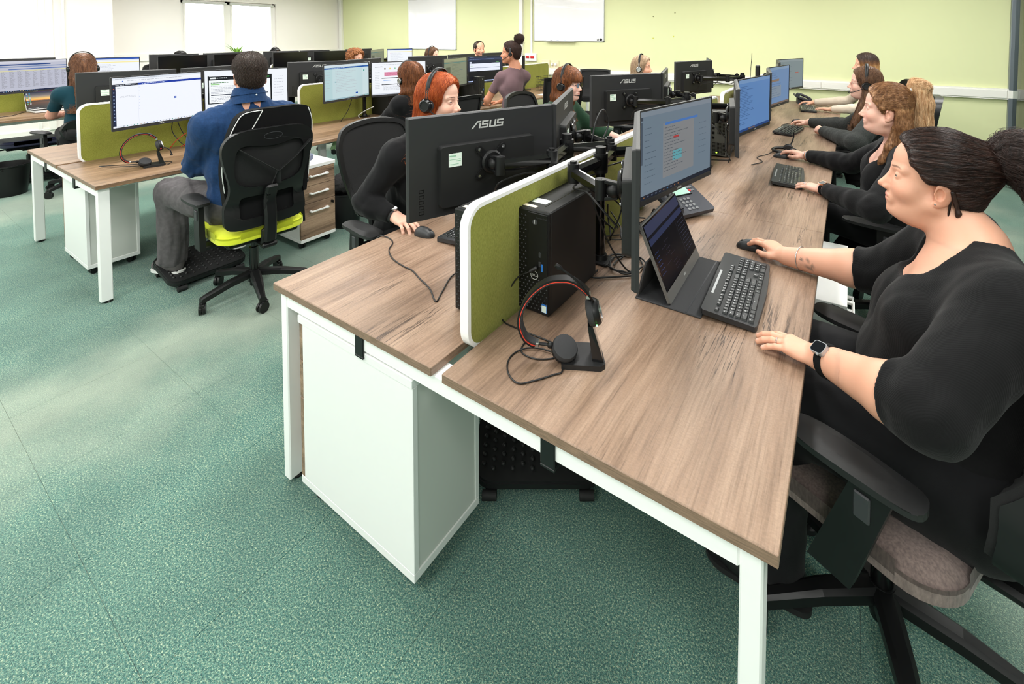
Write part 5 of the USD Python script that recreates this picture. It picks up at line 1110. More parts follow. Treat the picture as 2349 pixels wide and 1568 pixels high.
chair(-5.85, .62, 3.3, "black low-backed chair under the long-haired woman at the far-left desk", "low", "black", .1, .46, True, .66, .31, back_h=.5)
chair(-6.80, .40, PI, "empty backless navy vinyl stool tucked under the far-left desk", "none", "navy", .6, .47, False, .66, .31)
for i, (y, lb) in enumerate(((3.2, "chair of the curly-haired person"), (4.65, "chair of the brown-haired person with thin headset"), (5.8, "chair of the balding man"))):
    chair(-5.15, y, 0.05, "black " + lb + " on the middle desk's far side", "oval", "black", .3 + i, .47, True, .66, .31)
for i, (y, lb) in enumerate(((2.35, "under the left window casement"), (4.05, "under the right window casement"))):
    chair(-8.75, y, 0.05, "black chair on the far-left desk's window side, " + lb, "oval", "black", .6 + i, .47, True, .66, .31)
# ================================================================ people: one smooth surface per body from distance fields
f32 = np.float32
def smin(a, b, k):
    h = np.clip(.5 + .5 * (b - a) / k, 0, 1); return b + (a - b) * h - k * h * (1 - h)
def smax(a, b, k): return -smin(-a, -b, k)
def nrm3(v): return np.sqrt(np.einsum('ij,ij->i', v, v))
def cap(p, a, b, ra, rb):
    a = np.asarray(a, f32); b = np.asarray(b, f32); ab = b - a
    t = np.clip(((p - a) @ ab) / (ab @ ab + 1e-12), 0, 1)[:, None]
    return nrm3(p - a - t * ab) - (ra + (rb - ra) * t[:, 0])
def ell(p, c, r, R=None):
    q = p - np.asarray(c, f32)
    if R is not None: q = q @ np.asarray(R, f32)
    r = np.asarray(r, f32); k0 = nrm3(q / r); k1 = nrm3(q / (r * r))
    return k0 * (k0 - 1) / (k1 + 1e-9)
def sph(p, c, r): return nrm3(p - np.asarray(c, f32)) - r
def poly2(px, pz, poly):
    poly = np.asarray(poly, f32); n = len(poly); d = np.full(len(px), 1e9, f32); s = np.ones(len(px), f32)
    j = n - 1
    for i in range(n):
        e = poly[j] - poly[i]; wx, wz = px - poly[i][0], pz - poly[i][1]
        t = np.clip((wx * e[0] + wz * e[1]) / (e @ e), 0, 1); d = np.minimum(d, (wx - e[0] * t) ** 2 + (wz - e[1] * t) ** 2)
        c1, c2, c3 = pz >= poly[i][1], pz < poly[j][1], e[0] * wz > e[1] * wx
        flip = (c1 & c2 & c3) | (~c1 & ~c2 & ~c3); s = np.where(flip, -s, s); j = i
    return s * np.sqrt(d)
def grad(f, p, e):
    g = np.stack([f(p + np.eye(3, dtype=f32)[k] * e) - f(p - np.eye(3, dtype=f32)[k] * e) for k in range(3)], 1)
    return g / (np.linalg.norm(g, axis=1, keepdims=True) + 1e-9)
def mesh_sdf(f, lo, hi, h, project=True):
    """surface nets of f = 0 in the box, evaluated only near the surface; returns vertices, faces, normals"""
    lo = np.asarray(lo, float); n = np.ceil((np.asarray(hi, float) - lo) / h).astype(int) + 1
    c = 4; nc = (n + c - 1) // c + 1
    ax = [lo[k] + (np.arange(nc[k]) * c + (c - 1) / 2) * h for k in range(3)]
    P = np.stack(np.meshgrid(*ax, indexing="ij"), -1).reshape(-1, 3).astype(f32)
    dc = f(P).reshape(nc)
    full = np.repeat(np.repeat(np.repeat(dc, c, 0), c, 1), c, 2)[:n[0], :n[1], :n[2]].astype(f32)
    near = np.repeat(np.repeat(np.repeat(np.abs(dc) < h * c * 1.35, c, 0), c, 1), c, 2)[:n[0], :n[1], :n[2]]
    idx = np.argwhere(near)
    if len(idx) == 0: return np.zeros((0, 3)), np.zeros((0, 3), int), np.zeros((0, 3))
    full[near] = f((lo + idx * h).astype(f32))
    D = full; s = D < 0
    cs = np.zeros(tuple(x - 1 for x in n), int)
    for i, j, k in np.ndindex(2, 2, 2): cs += s[i:n[0] - 1 + i, j:n[1] - 1 + j, k:n[2] - 1 + k]
    act = (cs > 0) & (cs < 8); ids = np.full(act.shape, -1); cells = np.argwhere(act); ids[act] = np.arange(len(cells))
    acc = np.zeros((len(cells), 3)); cnt = np.zeros(len(cells)); corners = list(np.ndindex(2, 2, 2))
    val = {q: D[cells[:, 0] + q[0], cells[:, 1] + q[1], cells[:, 2] + q[2]] for q in corners}
    for a in corners:
        for k in range(3):
            if a[k]: continue
            b = list(a); b[k] = 1; b = tuple(b); va, vb = val[a], val[b]; m = (va < 0) != (vb < 0)
            t = np.where(m, va / np.where(m, va - vb, 1), 0); pt = np.array(a, float)[None] + np.eye(3)[k] * t[:, None]
            acc += np.where(m[:, None], pt, 0); cnt += m
    V = lo + (cells + acc / cnt[:, None]) * h
    F = []
    for k in range(3):
        u, w = (k + 1) % 3, (k + 2) % 3
        sl0 = [slice(None)] * 3; sl1 = [slice(None)] * 3; sl0[k] = slice(0, n[k] - 1); sl1[k] = slice(1, n[k])
        e = np.argwhere(s[tuple(sl0)] != s[tuple(sl1)]); e = e[(e[:, u] > 0) & (e[:, w] > 0) & (e[:, u] < n[u] - 1) & (e[:, w] < n[w] - 1)]
        if len(e) == 0: continue
        du, dw = np.eye(3, dtype=int)[u], np.eye(3, dtype=int)[w]
        q = [ids[tuple((e - du - dw).T)], ids[tuple((e - dw).T)], ids[tuple(e.T)], ids[tuple((e - du).T)]]
        inside = s[tuple(e.T)]; q = np.stack(q, 1); q = np.where(inside[:, None], q, q[:, ::-1]); F.append(q)
    F = np.vstack(F); F = np.vstack([F[:, [0, 1, 2]], F[:, [0, 2, 3]]])
    V = V.astype(f32)
    if project:
        for _ in range(2):
            g = grad(f, V, h * .3); d = f(V)[:, None]; V = V - g * np.clip(d, -h * .5, h * .5)
    N = grad(f, V, h * .5)
    return V, F, N
def put_sdf(parent, name, V, F, N, m, col=None, label=None):
    base = str(parent.GetPath()) if parent is not None else "/World"
    pth = base + "/" + numbered(base, name)
    g = UsdGeom.Mesh.Define(stage, pth)
    g.CreatePointsAttr(Vt.Vec3fArray.FromNumpy(np.ascontiguousarray(V, np.float32))); g.CreateFaceVertexCountsAttr(Vt.IntArray.FromNumpy(np.full(len(F), 3, np.int32)))
    g.CreateFaceVertexIndicesAttr(Vt.IntArray.FromNumpy(np.ascontiguousarray(F.astype(np.int32).ravel()))); g.CreateSubdivisionSchemeAttr("none")
    g.CreateNormalsAttr(Vt.Vec3fArray.FromNumpy(np.ascontiguousarray(N, np.float32))); g.SetNormalsInterpolation("vertex")
    UsdShade.MaterialBindingAPI.Apply(g.GetPrim()).Bind(m)
    if col is not None: set_col(g, col)
    if label: tag(g.GetPrim(), label)
    return g.GetPrim()
def drop_inside(V, F, N, boxes):
    c = V[F].mean(1); keep = np.ones(len(F), bool)
    for lo, hi in boxes: keep &= ~np.all((c > lo) & (c < hi), axis=1)
    F = F[keep]; u, inv = np.unique(F, return_inverse=True); return V[u], inv.reshape(-1, 3), N[u]
def wav(p, s=1.0):
    """cheap smooth pseudo-noise in about [-1, 1]"""
    x, y, z = p[:, 0] * f32(s), p[:, 1] * f32(s), p[:, 2] * f32(s)
    return (np.sin(x + 1.7 * np.sin(y * 1.3 + 1.0)) * np.cos(y * 1.1 - 1.4 * np.sin(z * .9)) + .5 * np.sin(2.3 * z + 1.9 * np.sin(x * 1.7)) * np.cos(1.9 * x - y)).astype(f32) / f32(1.3)
# ---------------------------------------------------------------- head, hand
def face_sdf(q, o):
    """q in head space: x forward, y left, z up, eyes at z = 0"""
    y = np.abs(q[:, 1]); Q = np.stack([q[:, 0], y, q[:, 2]], 1); full = o.get("full", 0.0); ma = o.get("male", 0.0)
    d = ell(Q, (-.012, 0, .044), (.102, .077, .083))
    d = smin(d, ell(Q, (.030, 0, -.035), (.062, .059 + .006 * full, .085)), .03)
    d = smin(d, cap(Q, (.000, .048 + .006 * full + .004 * ma, -.064), (.066, .014, -.104), .019 + .005 * full, .016), .026)
    d = smin(d, sph(Q, (.0815, 0, -.105), .0150 + .002 * ma), .018)
    if full: d = smin(d, ell(Q, (.018, 0, -.110), (.052, .052, .028 + .008 * full)), .03)
    d = smin(d, ell(Q, (.056, .036, -.038), (.028, .025 + .005 * full, .027)), .022)
    d = smin(d, cap(Q, (.0795, .010, .021), (.066, .045, .019), .0105 + .002 * ma, .010), .012)
    d = smax(d, -ell(Q, (.0965, .0325, .0005), (.0165, .019, .0125)), .010)
    nl = o.get("nose", 1.0)
    d = smin(d, cap(Q, (.087, 0, .008), (.1085, 0, -.032), .0058, .0066), .013)
    d = smin(d, ell(Q, (.092, 0, -.034), (.019, .0125, .017)), .010)
    d = smin(d, sph(Q, (.1075 + .006 * nl, 0, -.0375), .0076), .009)
    d = smin(d, ell(Q, (.0990, .0108, -.0435), (.0105, .0046, .0062)), .008)
    d = smax(d, -ell(Q, (.1065, .0058, -.0495), (.0045, .0026, .0030)), .002)
    d = smin(d, ell(Q, (.0865, 0, -.072), (.0130, .027, .020)), .014)
    d = smin(d, ell(Q, (.0940, 0, -.0660), (.0066, .0215, .0048)), .005)
    d = smin(d, ell(Q, (.0925, 0, -.0778), (.0068, .0185, .0052)), .005)
    d = smax(d, -ell(Q, (.1040, 0, -.0716), (.0085, .0230, .0009)), .0018)
    lid = smax(sph(Q, (.0720, .0318, 0), .0146), -ell(Q, (.0890, .0325, -.0008), (.0105, .0135, .0034)), .0012)
    d = smin(d, lid, .004)
    # ear
    R = np.array([[math.cos(.35), math.sin(.35), 0], [-math.sin(.35), math.cos(.35), 0], [0, 0, 1.0]]).T
    ear = ell(Q, (-.016, .079, -.020), (.0205, .0078, .034), R)
    ear = smin(ear, sph(Q, (-.005, .0765, -.052), .0092), .008)
    ear = smax(ear, -ell(Q, (-.008, .0895, -.022), (.0100, .0105, .0165), R), .003)
    ear = smax(ear, -ell(Q, (-.020, .0915, -.004), (.0100, .0070, .0100), R), .003)
    ear = smin(ear, ell(Q, (-.001, .0765, -.024), (.0045, .0045, .0060)), .003)
    return smin(d, ear, .004)
FING = [((.086, .0265, .0), (.041, .024, .020), .0086, .10), ((.091, .0085, .002), (.045, .027, .021), .0088, .02), ((.087, -.0100, .0), (.041, .026, .020), .0083, -.06), ((.078, -.0275, -.003), (.032, .019, .018), .0074, -.16)]
def hand_chains(curl, thumb, spread=1.0):
    """curl: four triples of bend angles; returns capsule chains in hand space (x to the fingertips, y to the thumb side, z out of the back)"""
    ch = []
    for (k, L, r, sp), c in zip(FING, curl):
        a = sp * spread; pts = [np.array(k)]; pit = 0.0
        for l, b in zip(L, c):
            pit += b; pts.append(pts[-1] + l * np.array([math.cos(a) * math.cos(pit), math.sin(a) * math.cos(pit), -math.sin(pit)]))
        ch.append((pts, [r * 1.08, r, r * .93, r * .82]))
    return ch, thumb
MOUSE = ([(.30, .35, .25), (.32, .38, .25), (.45, .55, .4), (.50, .6, .4)], [(.018, .020, -.008), (.046, .044, -.020), (.074, .050, -.030), (.098, .044, -.036)])
TYPE = ([(.16, .28, .22), (.12, .26, .24), (.12, .26, .24), (.12, .22, .2)], [(.018, .020, -.008), (.044, .046, -.018), (.070, .056, -.026), (.092, .050, -.032)])
FLAT = ([(.10, .16, .14), (.08, .15, .14), (.08, .15, .14), (.06, .12, .12)], [(.018, .020, -.008), (.044, .046, -.016), (.070, .054, -.022), (.092, .050, -.026)])
FIST = ([(.9, 1.3, .9), (.95, 1.4, .9), (1.0, 1.4, .9), (1.0, 1.4, .9)], [(.018, .020, -.008), (.050, .038, -.024), (.076, .020, -.040), (.092, .002, -.044)])
def hand_sdf(q, pose, fat=1.0, spread=1.0):
    ch, th = hand_chains(pose[0], pose[1], spread); d = None
    for (pts, rs), (k, L, r, sp) in zip(ch, FING):
        m = cap(q, (.0, k[1] * .45, -.002), pts[0], .0145 * fat, .0118 * fat); d = m if d is None else smin(d, m, .014)
    d = smin(d, ell(q, (.045, .0, -.008), (.045, .034 * fat, .015 * fat)), .012)
    fs = None
    for pts, rs in ch:
        g = None
        for i in range(3):
            c = cap(q, pts[i], pts[i + 1], rs[i] * fat, rs[i + 1] * fat); g = c if g is None else smin(g, c, .003)
        d = smin(d, g, .0055)
    t = None
    for i in range(3):
        c = cap(q, th[i], th[i + 1], (.0150, .0118, .0100)[i] * fat, (.0118, .0100, .0085)[i] * fat); t = c if t is None else smin(t, c, .005)
    return smin(d, t, .009)
def ik(S, W, l1, l2, hint):
    S, W = np.asarray(S, float), np.asarray(W, float); d = W - S; D = np.linalg.norm(d)
    if D > (l1 + l2) * .995: l1, l2 = l1 * D / (l1 + l2) * 1.01, l2 * D / (l1 + l2) * 1.01
    d /= D; a = (l1 * l1 - l2 * l2 + D * D) / (2 * D); h = math.sqrt(max(l1 * l1 - a * a, 0)); hint = np.asarray(hint, float); hint = hint - d * (hint @ d); hint /= np.linalg.norm(hint) + 1e-9
    return S + d * a + hint * h
# ---------------------------------------------------------------- strands of hair as curves on a surface
def strands(parent, name, f, V, flow, m, count, length, steps, width, lift, seed, rad=None):
    r = np.random.default_rng(seed); i = r.choice(len(V), count); p = V[i].astype(f32) + r.normal(0, .001, (count, 3)).astype(f32); out = [p.copy()]
    L = length * r.uniform(.5, 1.15, count)[:, None].astype(f32); off = (r.uniform(0, 1, count) ** 2 * lift).astype(f32)[:, None]; wob = r.normal(0, .055, (count, 3)).astype(f32)
    for s in range(steps):
        g = grad(f, p, .002); v = flow(p) + wob; v = v - g * np.sum(v * g, 1, keepdims=True); v /= np.linalg.norm(v, axis=1, keepdims=True) + 1e-9
        p = p + v * L / steps; d = f(p)[:, None]; p = p - g * (d - off * (1 if s else .5)); out.append(p.copy())
    P = np.stack(out, 1).reshape(-1, 3)
    base = str(parent.GetPath()); c = UsdGeom.BasisCurves.Define(stage, base + "/" + numbered(base, name))
    c.CreateTypeAttr("linear"); c.CreateWrapAttr("nonperiodic")
    c.CreateCurveVertexCountsAttr(Vt.IntArray.FromNumpy(np.full(count, steps + 1, np.int32))); c.CreatePointsAttr(Vt.Vec3fArray.FromNumpy(np.ascontiguousarray(P, np.float32)))
    w = np.tile(np.r_[np.linspace(1, .9, steps), .35] * width, count).astype(np.float32)
    c.CreateWidthsAttr(Vt.FloatArray.FromNumpy(w)); c.SetWidthsInterpolation("vertex")
    UsdShade.MaterialBindingAPI.Apply(c.GetPrim()).Bind(m); tag(c.GetPrim(), None, None, None, "stuff"); return c
def hair_material(name, dark, light, axis=(30, 160, 160), rough=.38, mid=None):
    n = {"t": ("texture_coordinate", {}), "m": ("mapping", {"scale": axis}), "n": ("noise_texture", {"scale": 1.0, "detail": 4.0, "roughness": .65}), "r": ("rgb_ramp", {"ramp": [(.32, lin(dark)), (.5, lin(mid) if mid else tuple((np.array(lin(dark)) + np.array(lin(light))) / 2)), (.70, lin(light))]}),
         "b": ("bump", {"strength": .45, "distance": .003}), "p": ("principled_bsdf", {"roughness": rough, "specular_ior_level": .35})}
    return usdkit.material(stage, "/World/Looks/" + name, n, [("t.object", "m.vector"), ("m.vector", "n.vector"), ("n.fac", "r.fac"), ("r.color", "p.base_color"), ("n.fac", "b.height"), ("b.normal", "p.normal")], surface="p.BSDF")
SKIN = vcol_material("skin", .48, sss=.12, bump=(420, .12, .0006))
EYEM = vcol_material("eye", .08)
def cloth_mat(name, rgb, rib=None, rough=.9, sheen=.06, vary=None):
    n = {"t": ("texture_coordinate", {}), "p": ("principled_bsdf", {"base_color": lin(rgb), "roughness": rough, "specular_ior_level": .2, "sheen_weight": sheen}), "n": ("noise_texture", {"scale": 600.0, "detail": 2.0}), "b": ("bump", {"strength": .35, "distance": .001})}
    L = [("t.object", "n.vector"), ("n.fac", "b.height"), ("b.normal", "p.normal")]
    if rib:
        n["m"] = ("mapping", {"rotation": rib[1]}); n["w"] = ("wave_texture", {"scale": rib[0], "distortion": .6, "detail": 1.0, "bands_direction": "y"}); n["b2"] = ("bump", {"strength": .18, "distance": .0012})
        L = [("t.object", "m.vector"), ("m.vector", "w.vector"), ("w.fac", "b2.height"), ("t.object", "n.vector"), ("n.fac", "b.height"), ("b2.normal", "b.normal"), ("b.normal", "p.normal")]
    if vary:
        n["vn"] = ("noise_texture", {"scale": vary[0], "detail": 4.0}); c = np.array(lin(rgb)); n["vr"] = ("rgb_ramp", {"ramp": [(.35, tuple(c * (1 - vary[1]))), (.65, tuple(c * (1 + vary[1])))]}); L += [("t.object", "vn.vector"), ("vn.fac", "vr.fac"), ("vr.color", "p.base_color")]
    return usdkit.material(stage, "/World/Looks/" + name, n, L, surface="p.BSDF")
def unit(v): v = np.asarray(v, float); return v / np.linalg.norm(v)
def person(name_label, base, yaw, o):
    """o: world-space joints and options (see the calls)"""
    t = thing("person", name_label, "person", (base[0], base[1], 0), yaw)
    cy_, sy_ = math.cos(-yaw), math.sin(-yaw)
    def loc(w): w = np.asarray(w, float) - (base[0], base[1], 0); return np.array([cy_ * w[0] - sy_ * w[1], sy_ * w[0] + cy_ * w[1], w[2]])
    H = loc(o["head"]); hy = o.get("head_yaw", 0.0); hp = o.get("head_pitch", 0.0); hr = o.get("head_roll", 0.0); hs = o.get("head_scale", 1.0); g = o.get("girth", 1.0); br = o.get("build", 1.0); ma = o.get("male", 0.0)
    RH = (rotm((0, 0, 1), hy) @ rotm((0, 1, 0), hp) @ rotm((1, 0, 0), hr))[:3, :3]
    def toh(p): return (((p - H.astype(f32)) @ RH.astype(f32)) / hs).astype(f32)
    def frh(q): return H + RH @ (np.asarray(q, float) * hs)
    hips = loc(o["hips"]); nb = loc(o["neck"]) if "neck" in o else frh((-.030, 0, -.155)) + np.array([-.005, 0, -.005])
    up = unit(nb - hips); fwd = unit(np.cross((0, 1.0, 0), up)) if True else None; lat = np.array([0, 1.0, 0]); sw = o.get("shoulder", .165) * br
    sl = o.get("shoulder_tilt", 0.0); st = o.get("twist", 0.0); latS = np.array([-math.sin(st), math.cos(st), 0])
    SL = loc(o["sL"]) if "sL" in o else nb + latS * sw - up * .055; SR = loc(o["sR"]) if "sR" in o else nb - latS * sw - up * .055
    WL, WR = loc(o["wL"]), loc(o["wR"])
    l1, l2 = o.get("arm", (.285, .245))
    EL = loc(o["eL"]) if "eL" in o else ik(SL, WL, l1, l2, (-.25, .45, -.8)); ER = loc(o["eR"]) if "eR" in o else ik(SR, WR, l1, l2, (-.25, -.45, -.8))
    T = lambda s: hips + (nb - hips) * s
    belly = o.get("belly", 0.0); bust = o.get("bust", 0.0)
    RT = np.stack([np.cross(latS, up) * 1.0, latS, up], 1); RT[:, 0] = unit(np.cross(latS, up)); RT[:, 1] = unit(np.cross(up, RT[:, 0]))
    F3 = RT[:, 0]
    KL = loc(o["kL"]) if "kL" in o else hips + np.array([.43, .11, .02]); KR = loc(o["kR"]) if "kR" in o else hips + np.array([.43, -.11, .02])
    AL = loc(o["aL"]) if "aL" in o else np.array([KL[0] - .02, KL[1], .10]); AR = loc(o["aR"]) if "aR" in o else np.array([KR[0] - .02, KR[1], .10])
    ar = np.array(o.get("arm_r", (.050, .042, .037, .026))) * g ** .6
    def torso(p, e=0.0):
        d = ell(p, hips + up * .02, (.125 * g + e, .175 * g + e, .125 + e), RT)
        d = smin(d, ell(p, T(.32) + F3 * (.01 + belly * .55), (.105 * g + belly * .6 + e, .150 * g + belly * .4 + e, .145 + e), RT), .07)
        d = smin(d, ell(p, T(.66) + F3 * .005, (.100 * g + e, .152 * br * (1 + .5 * (g - 1)) + e, .165 + e), RT), .07)
        if bust: d = smin(d, np.minimum(ell(p, T(.58) + F3 * (.075 * g + .01) + RT[:, 1] * .075 * g, (.055 * bust + e, .070 * bust + e, .065 * bust + e), RT), ell(p, T(.58) + F3 * (.075 * g + .01) - RT[:, 1] * .075 * g, (.055 * bust + e, .070 * bust + e, .065 * bust + e), RT)), .06)
        for S_ in (SL, SR):
            d = smin(d, cap(p, T(.86), S_ - up * .012, .062 * g ** .5 + e, ar[0] + .002 + e), .06); d = smin(d, cap(p, nb - up * .01 - F3 * .012, S_ * .72 + nb * .28 - up * .012, .040 * g ** .5 + e, .040 + e), .05)
        return d
    def arms(p, e=0.0, parts=(1, 1, 1, 1)):
        d = cap(p, SL, EL, ar[0] + e, ar[1] + e); d = np.minimum(d, cap(p, SR, ER, ar[0] + e, ar[1] + e)); return d
    def fore(p, E_, W_, e=0.0):
        mid = E_ + (W_ - E_) * .28
        return smin(cap(p, E_, mid, ar[1] * .98 + e, ar[2] * 1.10 + e), cap(p, mid, W_, ar[2] * 1.10 + e, ar[3] + e), .02)
    hd = {}
    for s, E_, W_ in (("L", EL, WL), ("R", ER, WR)):
        x = unit(o["h" + s][0] if "h" + s in o else W_ - E_) if "h" + s not in o else None
        if x is None:
            v = np.asarray(o["h" + s], float); x = unit([cy_ * v[0] - sy_ * v[1], sy_ * v[0] + cy_ * v[1], v[2]])
        else: x = unit([W_[0] - E_[0], W_[1] - E_[1], -.02])
        z = unit(np.array([0, 0, 1.0]) - x * x[2]); y = np.cross(z, x); rl = o.get("roll" + s, 0.0) * (1 if s == "L" else -1)
        z, y = z * math.cos(rl) + y * math.sin(rl), y * math.cos(rl) - z * math.sin(rl)
        ys = -y if s == "L" else y
        hd[s] = (W_, np.stack([x, ys, z], 1), o.get("pose" + s, TYPE), o.get("hand", .95), o.get("spread" + s, 1.0))
    def hand(p, s):
        W_, R, pose, sc, sp = hd[s]; q = ((p - W_.astype(f32)) @ R.astype(f32)) / f32(sc); return hand_sdf(q, pose, o.get("hand_fat", 1.0), sp) * sc
    def legs(p, e=0.0, r=None):
        r = np.array(r or (.088, .060, .052, .040)) * g ** .7
        d = None
        for K, A, sg in ((KL, AL, 1), (KR, AR, -1)):
            hj = hips + np.array([0.0, sg * .085 * g, -.015])
            c = smin(cap(p, hj, K, r[0] + e, r[1] + e), cap(p, K, A, r[2] + e, r[3] + e), .03); d = c if d is None else np.minimum(d, c)
        return d
    nr = o.get("neck_r", .052)
    def neckf(p): return smin(cap(p, frh((-.022, 0, -.06)), nb + up * .0, nr, nr * 1.08), cap(p, nb, T(.86) - F3 * .01, nr * 1.08, nr * 1.35), .05)
    fo = dict(full=o.get("full", 0.0), male=ma, nose=o.get("nose", 1.0))
    def headf(p): return face_sdf(toh(p), fo) * hs
    def body(p):
        d = smin(torso(p, -.004), legs(p, -.004), .05); d = smin(d, arms(p), .035)
        d = smin(d, neckf(p), .03); d = smin(d, fore(p, EL, WL), .02); d = smin(d, fore(p, ER, WR), .02)
        d = smin(d, headf(p), .018); d = smin(d, hand(p, "L"), .014); d = smin(d, hand(p, "R"), .014); return d
    def coarse(p):
        d = smin(torso(p, -.004), legs(p, -.004), .05); d = smin(d, arms(p), .035); d = smin(d, neckf(p), .03); d = smin(d, fore(p, EL, WL), .02); return smin(d, fore(p, ER, WR), .02)
    def upper(p): return smin(smin(torso(p, -.004), neckf(p), .03), headf(p), .018)
    # ----- skin: coarse body, fine head and hands
    res = o.get("res", (.014, .003, .003)); parts_ = []
    hb = (frh((0, 0, 0)) - .155 * hs, frh((0, 0, 0)) + .155 * hs); boxes = [hb]
    for s in "LR":
        c = hd[s][0] + hd[s][1][:, 0] * .085; boxes.append((c - .125, c + .125))
    lo = np.min([hips - .25, KL - .15, KR - .15, AL - .15, SL - .15, SR - .15, EL - .1, ER - .1, WL - .05, WR - .05], 0); hi = np.max([H + .2, KL + .15, AR + .1, SL + .15, SR + .15, EL + .1, ER + .1, WL + .05, WR + .05], 0)
    def pad(b, k): return (b[0] + k, b[1] - k)
    if o.get("bare_forearm", True) or True:
        V, F, N = mesh_sdf(coarse, lo, hi, res[0]); V, F, N = drop_inside(V, F, N, [pad(b, res[0] * .6) for b in boxes]); parts_.append((V, F, N))
    V, F, N = mesh_sdf(upper, hb[0], hb[1], res[1] * hs); parts_.append((V, F, N))
    for s, E_ in (("L", EL), ("R", ER)):
        if o.get("hands", "LR").find(s) < 0: continue
        b = boxes[1 + "LR".index(s)]
        parts_.append(mesh_sdf(lambda p, s=s, E_=E_: smin(smin(arms(p), fore(p, E_, hd[s][0]), .02), hand(p, s), .014), b[0], b[1], res[2]))
    nn_ = np.cumsum([0] + [len(x[0]) for x in parts_]); V = np.vstack([x[0] for x in parts_]); F = np.vstack([x[1] + k for x, k in zip(parts_, nn_)]); N = np.vstack([x[2] for x in parts_])
    sk = np.array(lin(o.get("skin", (232, 188, 164)))); col = np.tile(sk, (len(V), 1)); q = toh(V.astype(f32)); ay = np.abs(q[:, 1])
    def blend(mask, c, k=1.0): m_ = (np.clip(mask, 0, 1) * k)[:, None]; col[:] = col * (1 - m_) + np.asarray(c) * m_
    red = sk * (1.0, .74, .70)
    blend(np.exp(-(((q[:, 0] - .066) / .03) ** 2 + ((ay - .042) / .022) ** 2 + ((q[:, 2] + .036) / .022) ** 2)), red, o.get("blush", .55))
    blend(np.exp(-(((q[:, 0] - .115) / .016) ** 2 + (ay / .016) ** 2 + ((q[:, 2] + .042) / .014) ** 2)), red, .5)
    blend(np.exp(-(((q[:, 0] + .012) / .03) ** 2 + ((ay - .088) / .014) ** 2 + ((q[:, 2] + .02) / .04) ** 2)), sk * (1.0, .72, .66), .55)
    lp = np.minimum(ell(np.stack([q[:, 0], ay, q[:, 2]], 1), (.0945, 0, -.0660), (.0085, .0222, .0058)), ell(np.stack([q[:, 0], ay, q[:, 2]], 1), (.0930, 0, -.0778), (.009, .0192, .0064)))
    blend((.0008 - lp) / .0016, lin(o.get("lips", (196, 112, 106))), .85)
    bz = .0235 + .10 * np.clip(ay - .018, 0, .02) - .28 * np.clip(ay - .040, 0, .02); bw = .0030 * np.clip((.058 - ay) / .022, .25, 1)
    blend(((bw - np.abs(q[:, 2] - bz)) / .0010) * (q[:, 0] > .04) * (ay > .012) * (ay < .055), lin(o.get("brow", (74, 52, 42))), .85)
    el_ = ell(np.stack([q[:, 0], ay, q[:, 2]], 1), (.0890, .0325, -.0006), (.0118, .0148, .0046)); blend(((.0006 - np.abs(el_ - .0002)) / .0008) * (q[:, 2] > -.0016) * (q[:, 0] > .066), lin((40, 30, 28)), o.get("liner", .8))
    if o.get("stubble"): blend(np.clip((-.045 - q[:, 2]) / .02, 0, 1) * (q[:, 0] > -.005) * (q[:, 2] > -.14) * np.clip((q[:, 0] + .01) / .02, 0, 1), lin(o["stubble"]), .6)
    for s in "LR":
        W_, R, pose, sc, sp = hd[s]; qh = (V - W_) @ R / sc; ch, th = hand_chains(pose[0], pose[1], sp)
        for pts, rs in ch + [(th, (.0118, .01, .0085, .008))]:
            tip = np.asarray(pts[-1]); dr = unit(tip - np.asarray(pts[-2])); zz = unit(np.array([0, 0, 1.0]) - dr * dr[2]); c = tip + zz * rs[-1] * .8 - dr * .001
            dd = qh - c; u_ = np.abs(dd @ dr) / .0062; w_ = np.linalg.norm(dd - np.outer(dd @ dr, dr), axis=1) / .0052; blend(1.6 - np.maximum(u_, w_) * 1.2, lin(o.get("nails", (236, 178, 164))), .8)
            kn = np.linalg.norm(qh - np.asarray(pts[1]), axis=1) / .012; blend(1 - kn, red, .35)
    if "tattoo" in o:
        c = loc(o["tattoo"]); dd = (V - c) / (.032, .03, .022); nz = meshkit.fbm(V * 230, 3, 5); blend((np.linalg.norm(dd, axis=1) < 1) * np.clip((nz - .5) * 14, 0, 1), lin((70, 78, 74)), .7)
    put_sdf(t, "body", V, F, N, SKIN, np.clip(col, 0, 1))
    # ----- eyes
    for s in (1, -1):
        e = trimesh.creation.icosphere(4, .0127); d = unit([math.cos(o.get("gaze", 0.0)), math.sin(o.get("gaze", 0.0)), o.get("gaze_up", -.05)]); c = e.vertices @ d / .0127
        cols = np.tile(lin((196, 188, 184)), (len(c), 1)); ic = lin(o.get("iris", (92, 104, 112))); cols[c > .80] = ic; cols[c > .955] = (.004, .004, .004); cols[(c > .79) & (c < .825)] = np.array(ic) * .35
        m = xf(e, M4(RH * hs, frh((.0720, .0318 * s, 0)))); p_ = part(t, "eye", m, EYEM, True); set_col(p_, cols)
    # ----- clothes
    ct = o.get("top"); fold = o.get("fold", .004)
    fold_s = np.array(o.get('fold_scale', (19, 19, 12)), f32); fold_o = f32(int(1000 * abs(base[1])) % 97)
    def wr(p, k=1.0): return (wav(p * fold_s + fold_o) * .55 + wav(p * fold_s * f32(2.1) + fold_o + 3) * .3).astype(f32) * f32(fold * k)
    def elbowfold(p):
        a = 0
        for E_ in (EL, ER):
            r_ = nrm3(p - E_.astype(f32)); a = a + np.exp(-(r_ / .08) ** 2) * np.sin(nrm3(p - (E_ + (.05, .03, .09)).astype(f32)) * 130) * fold * .55
        return a
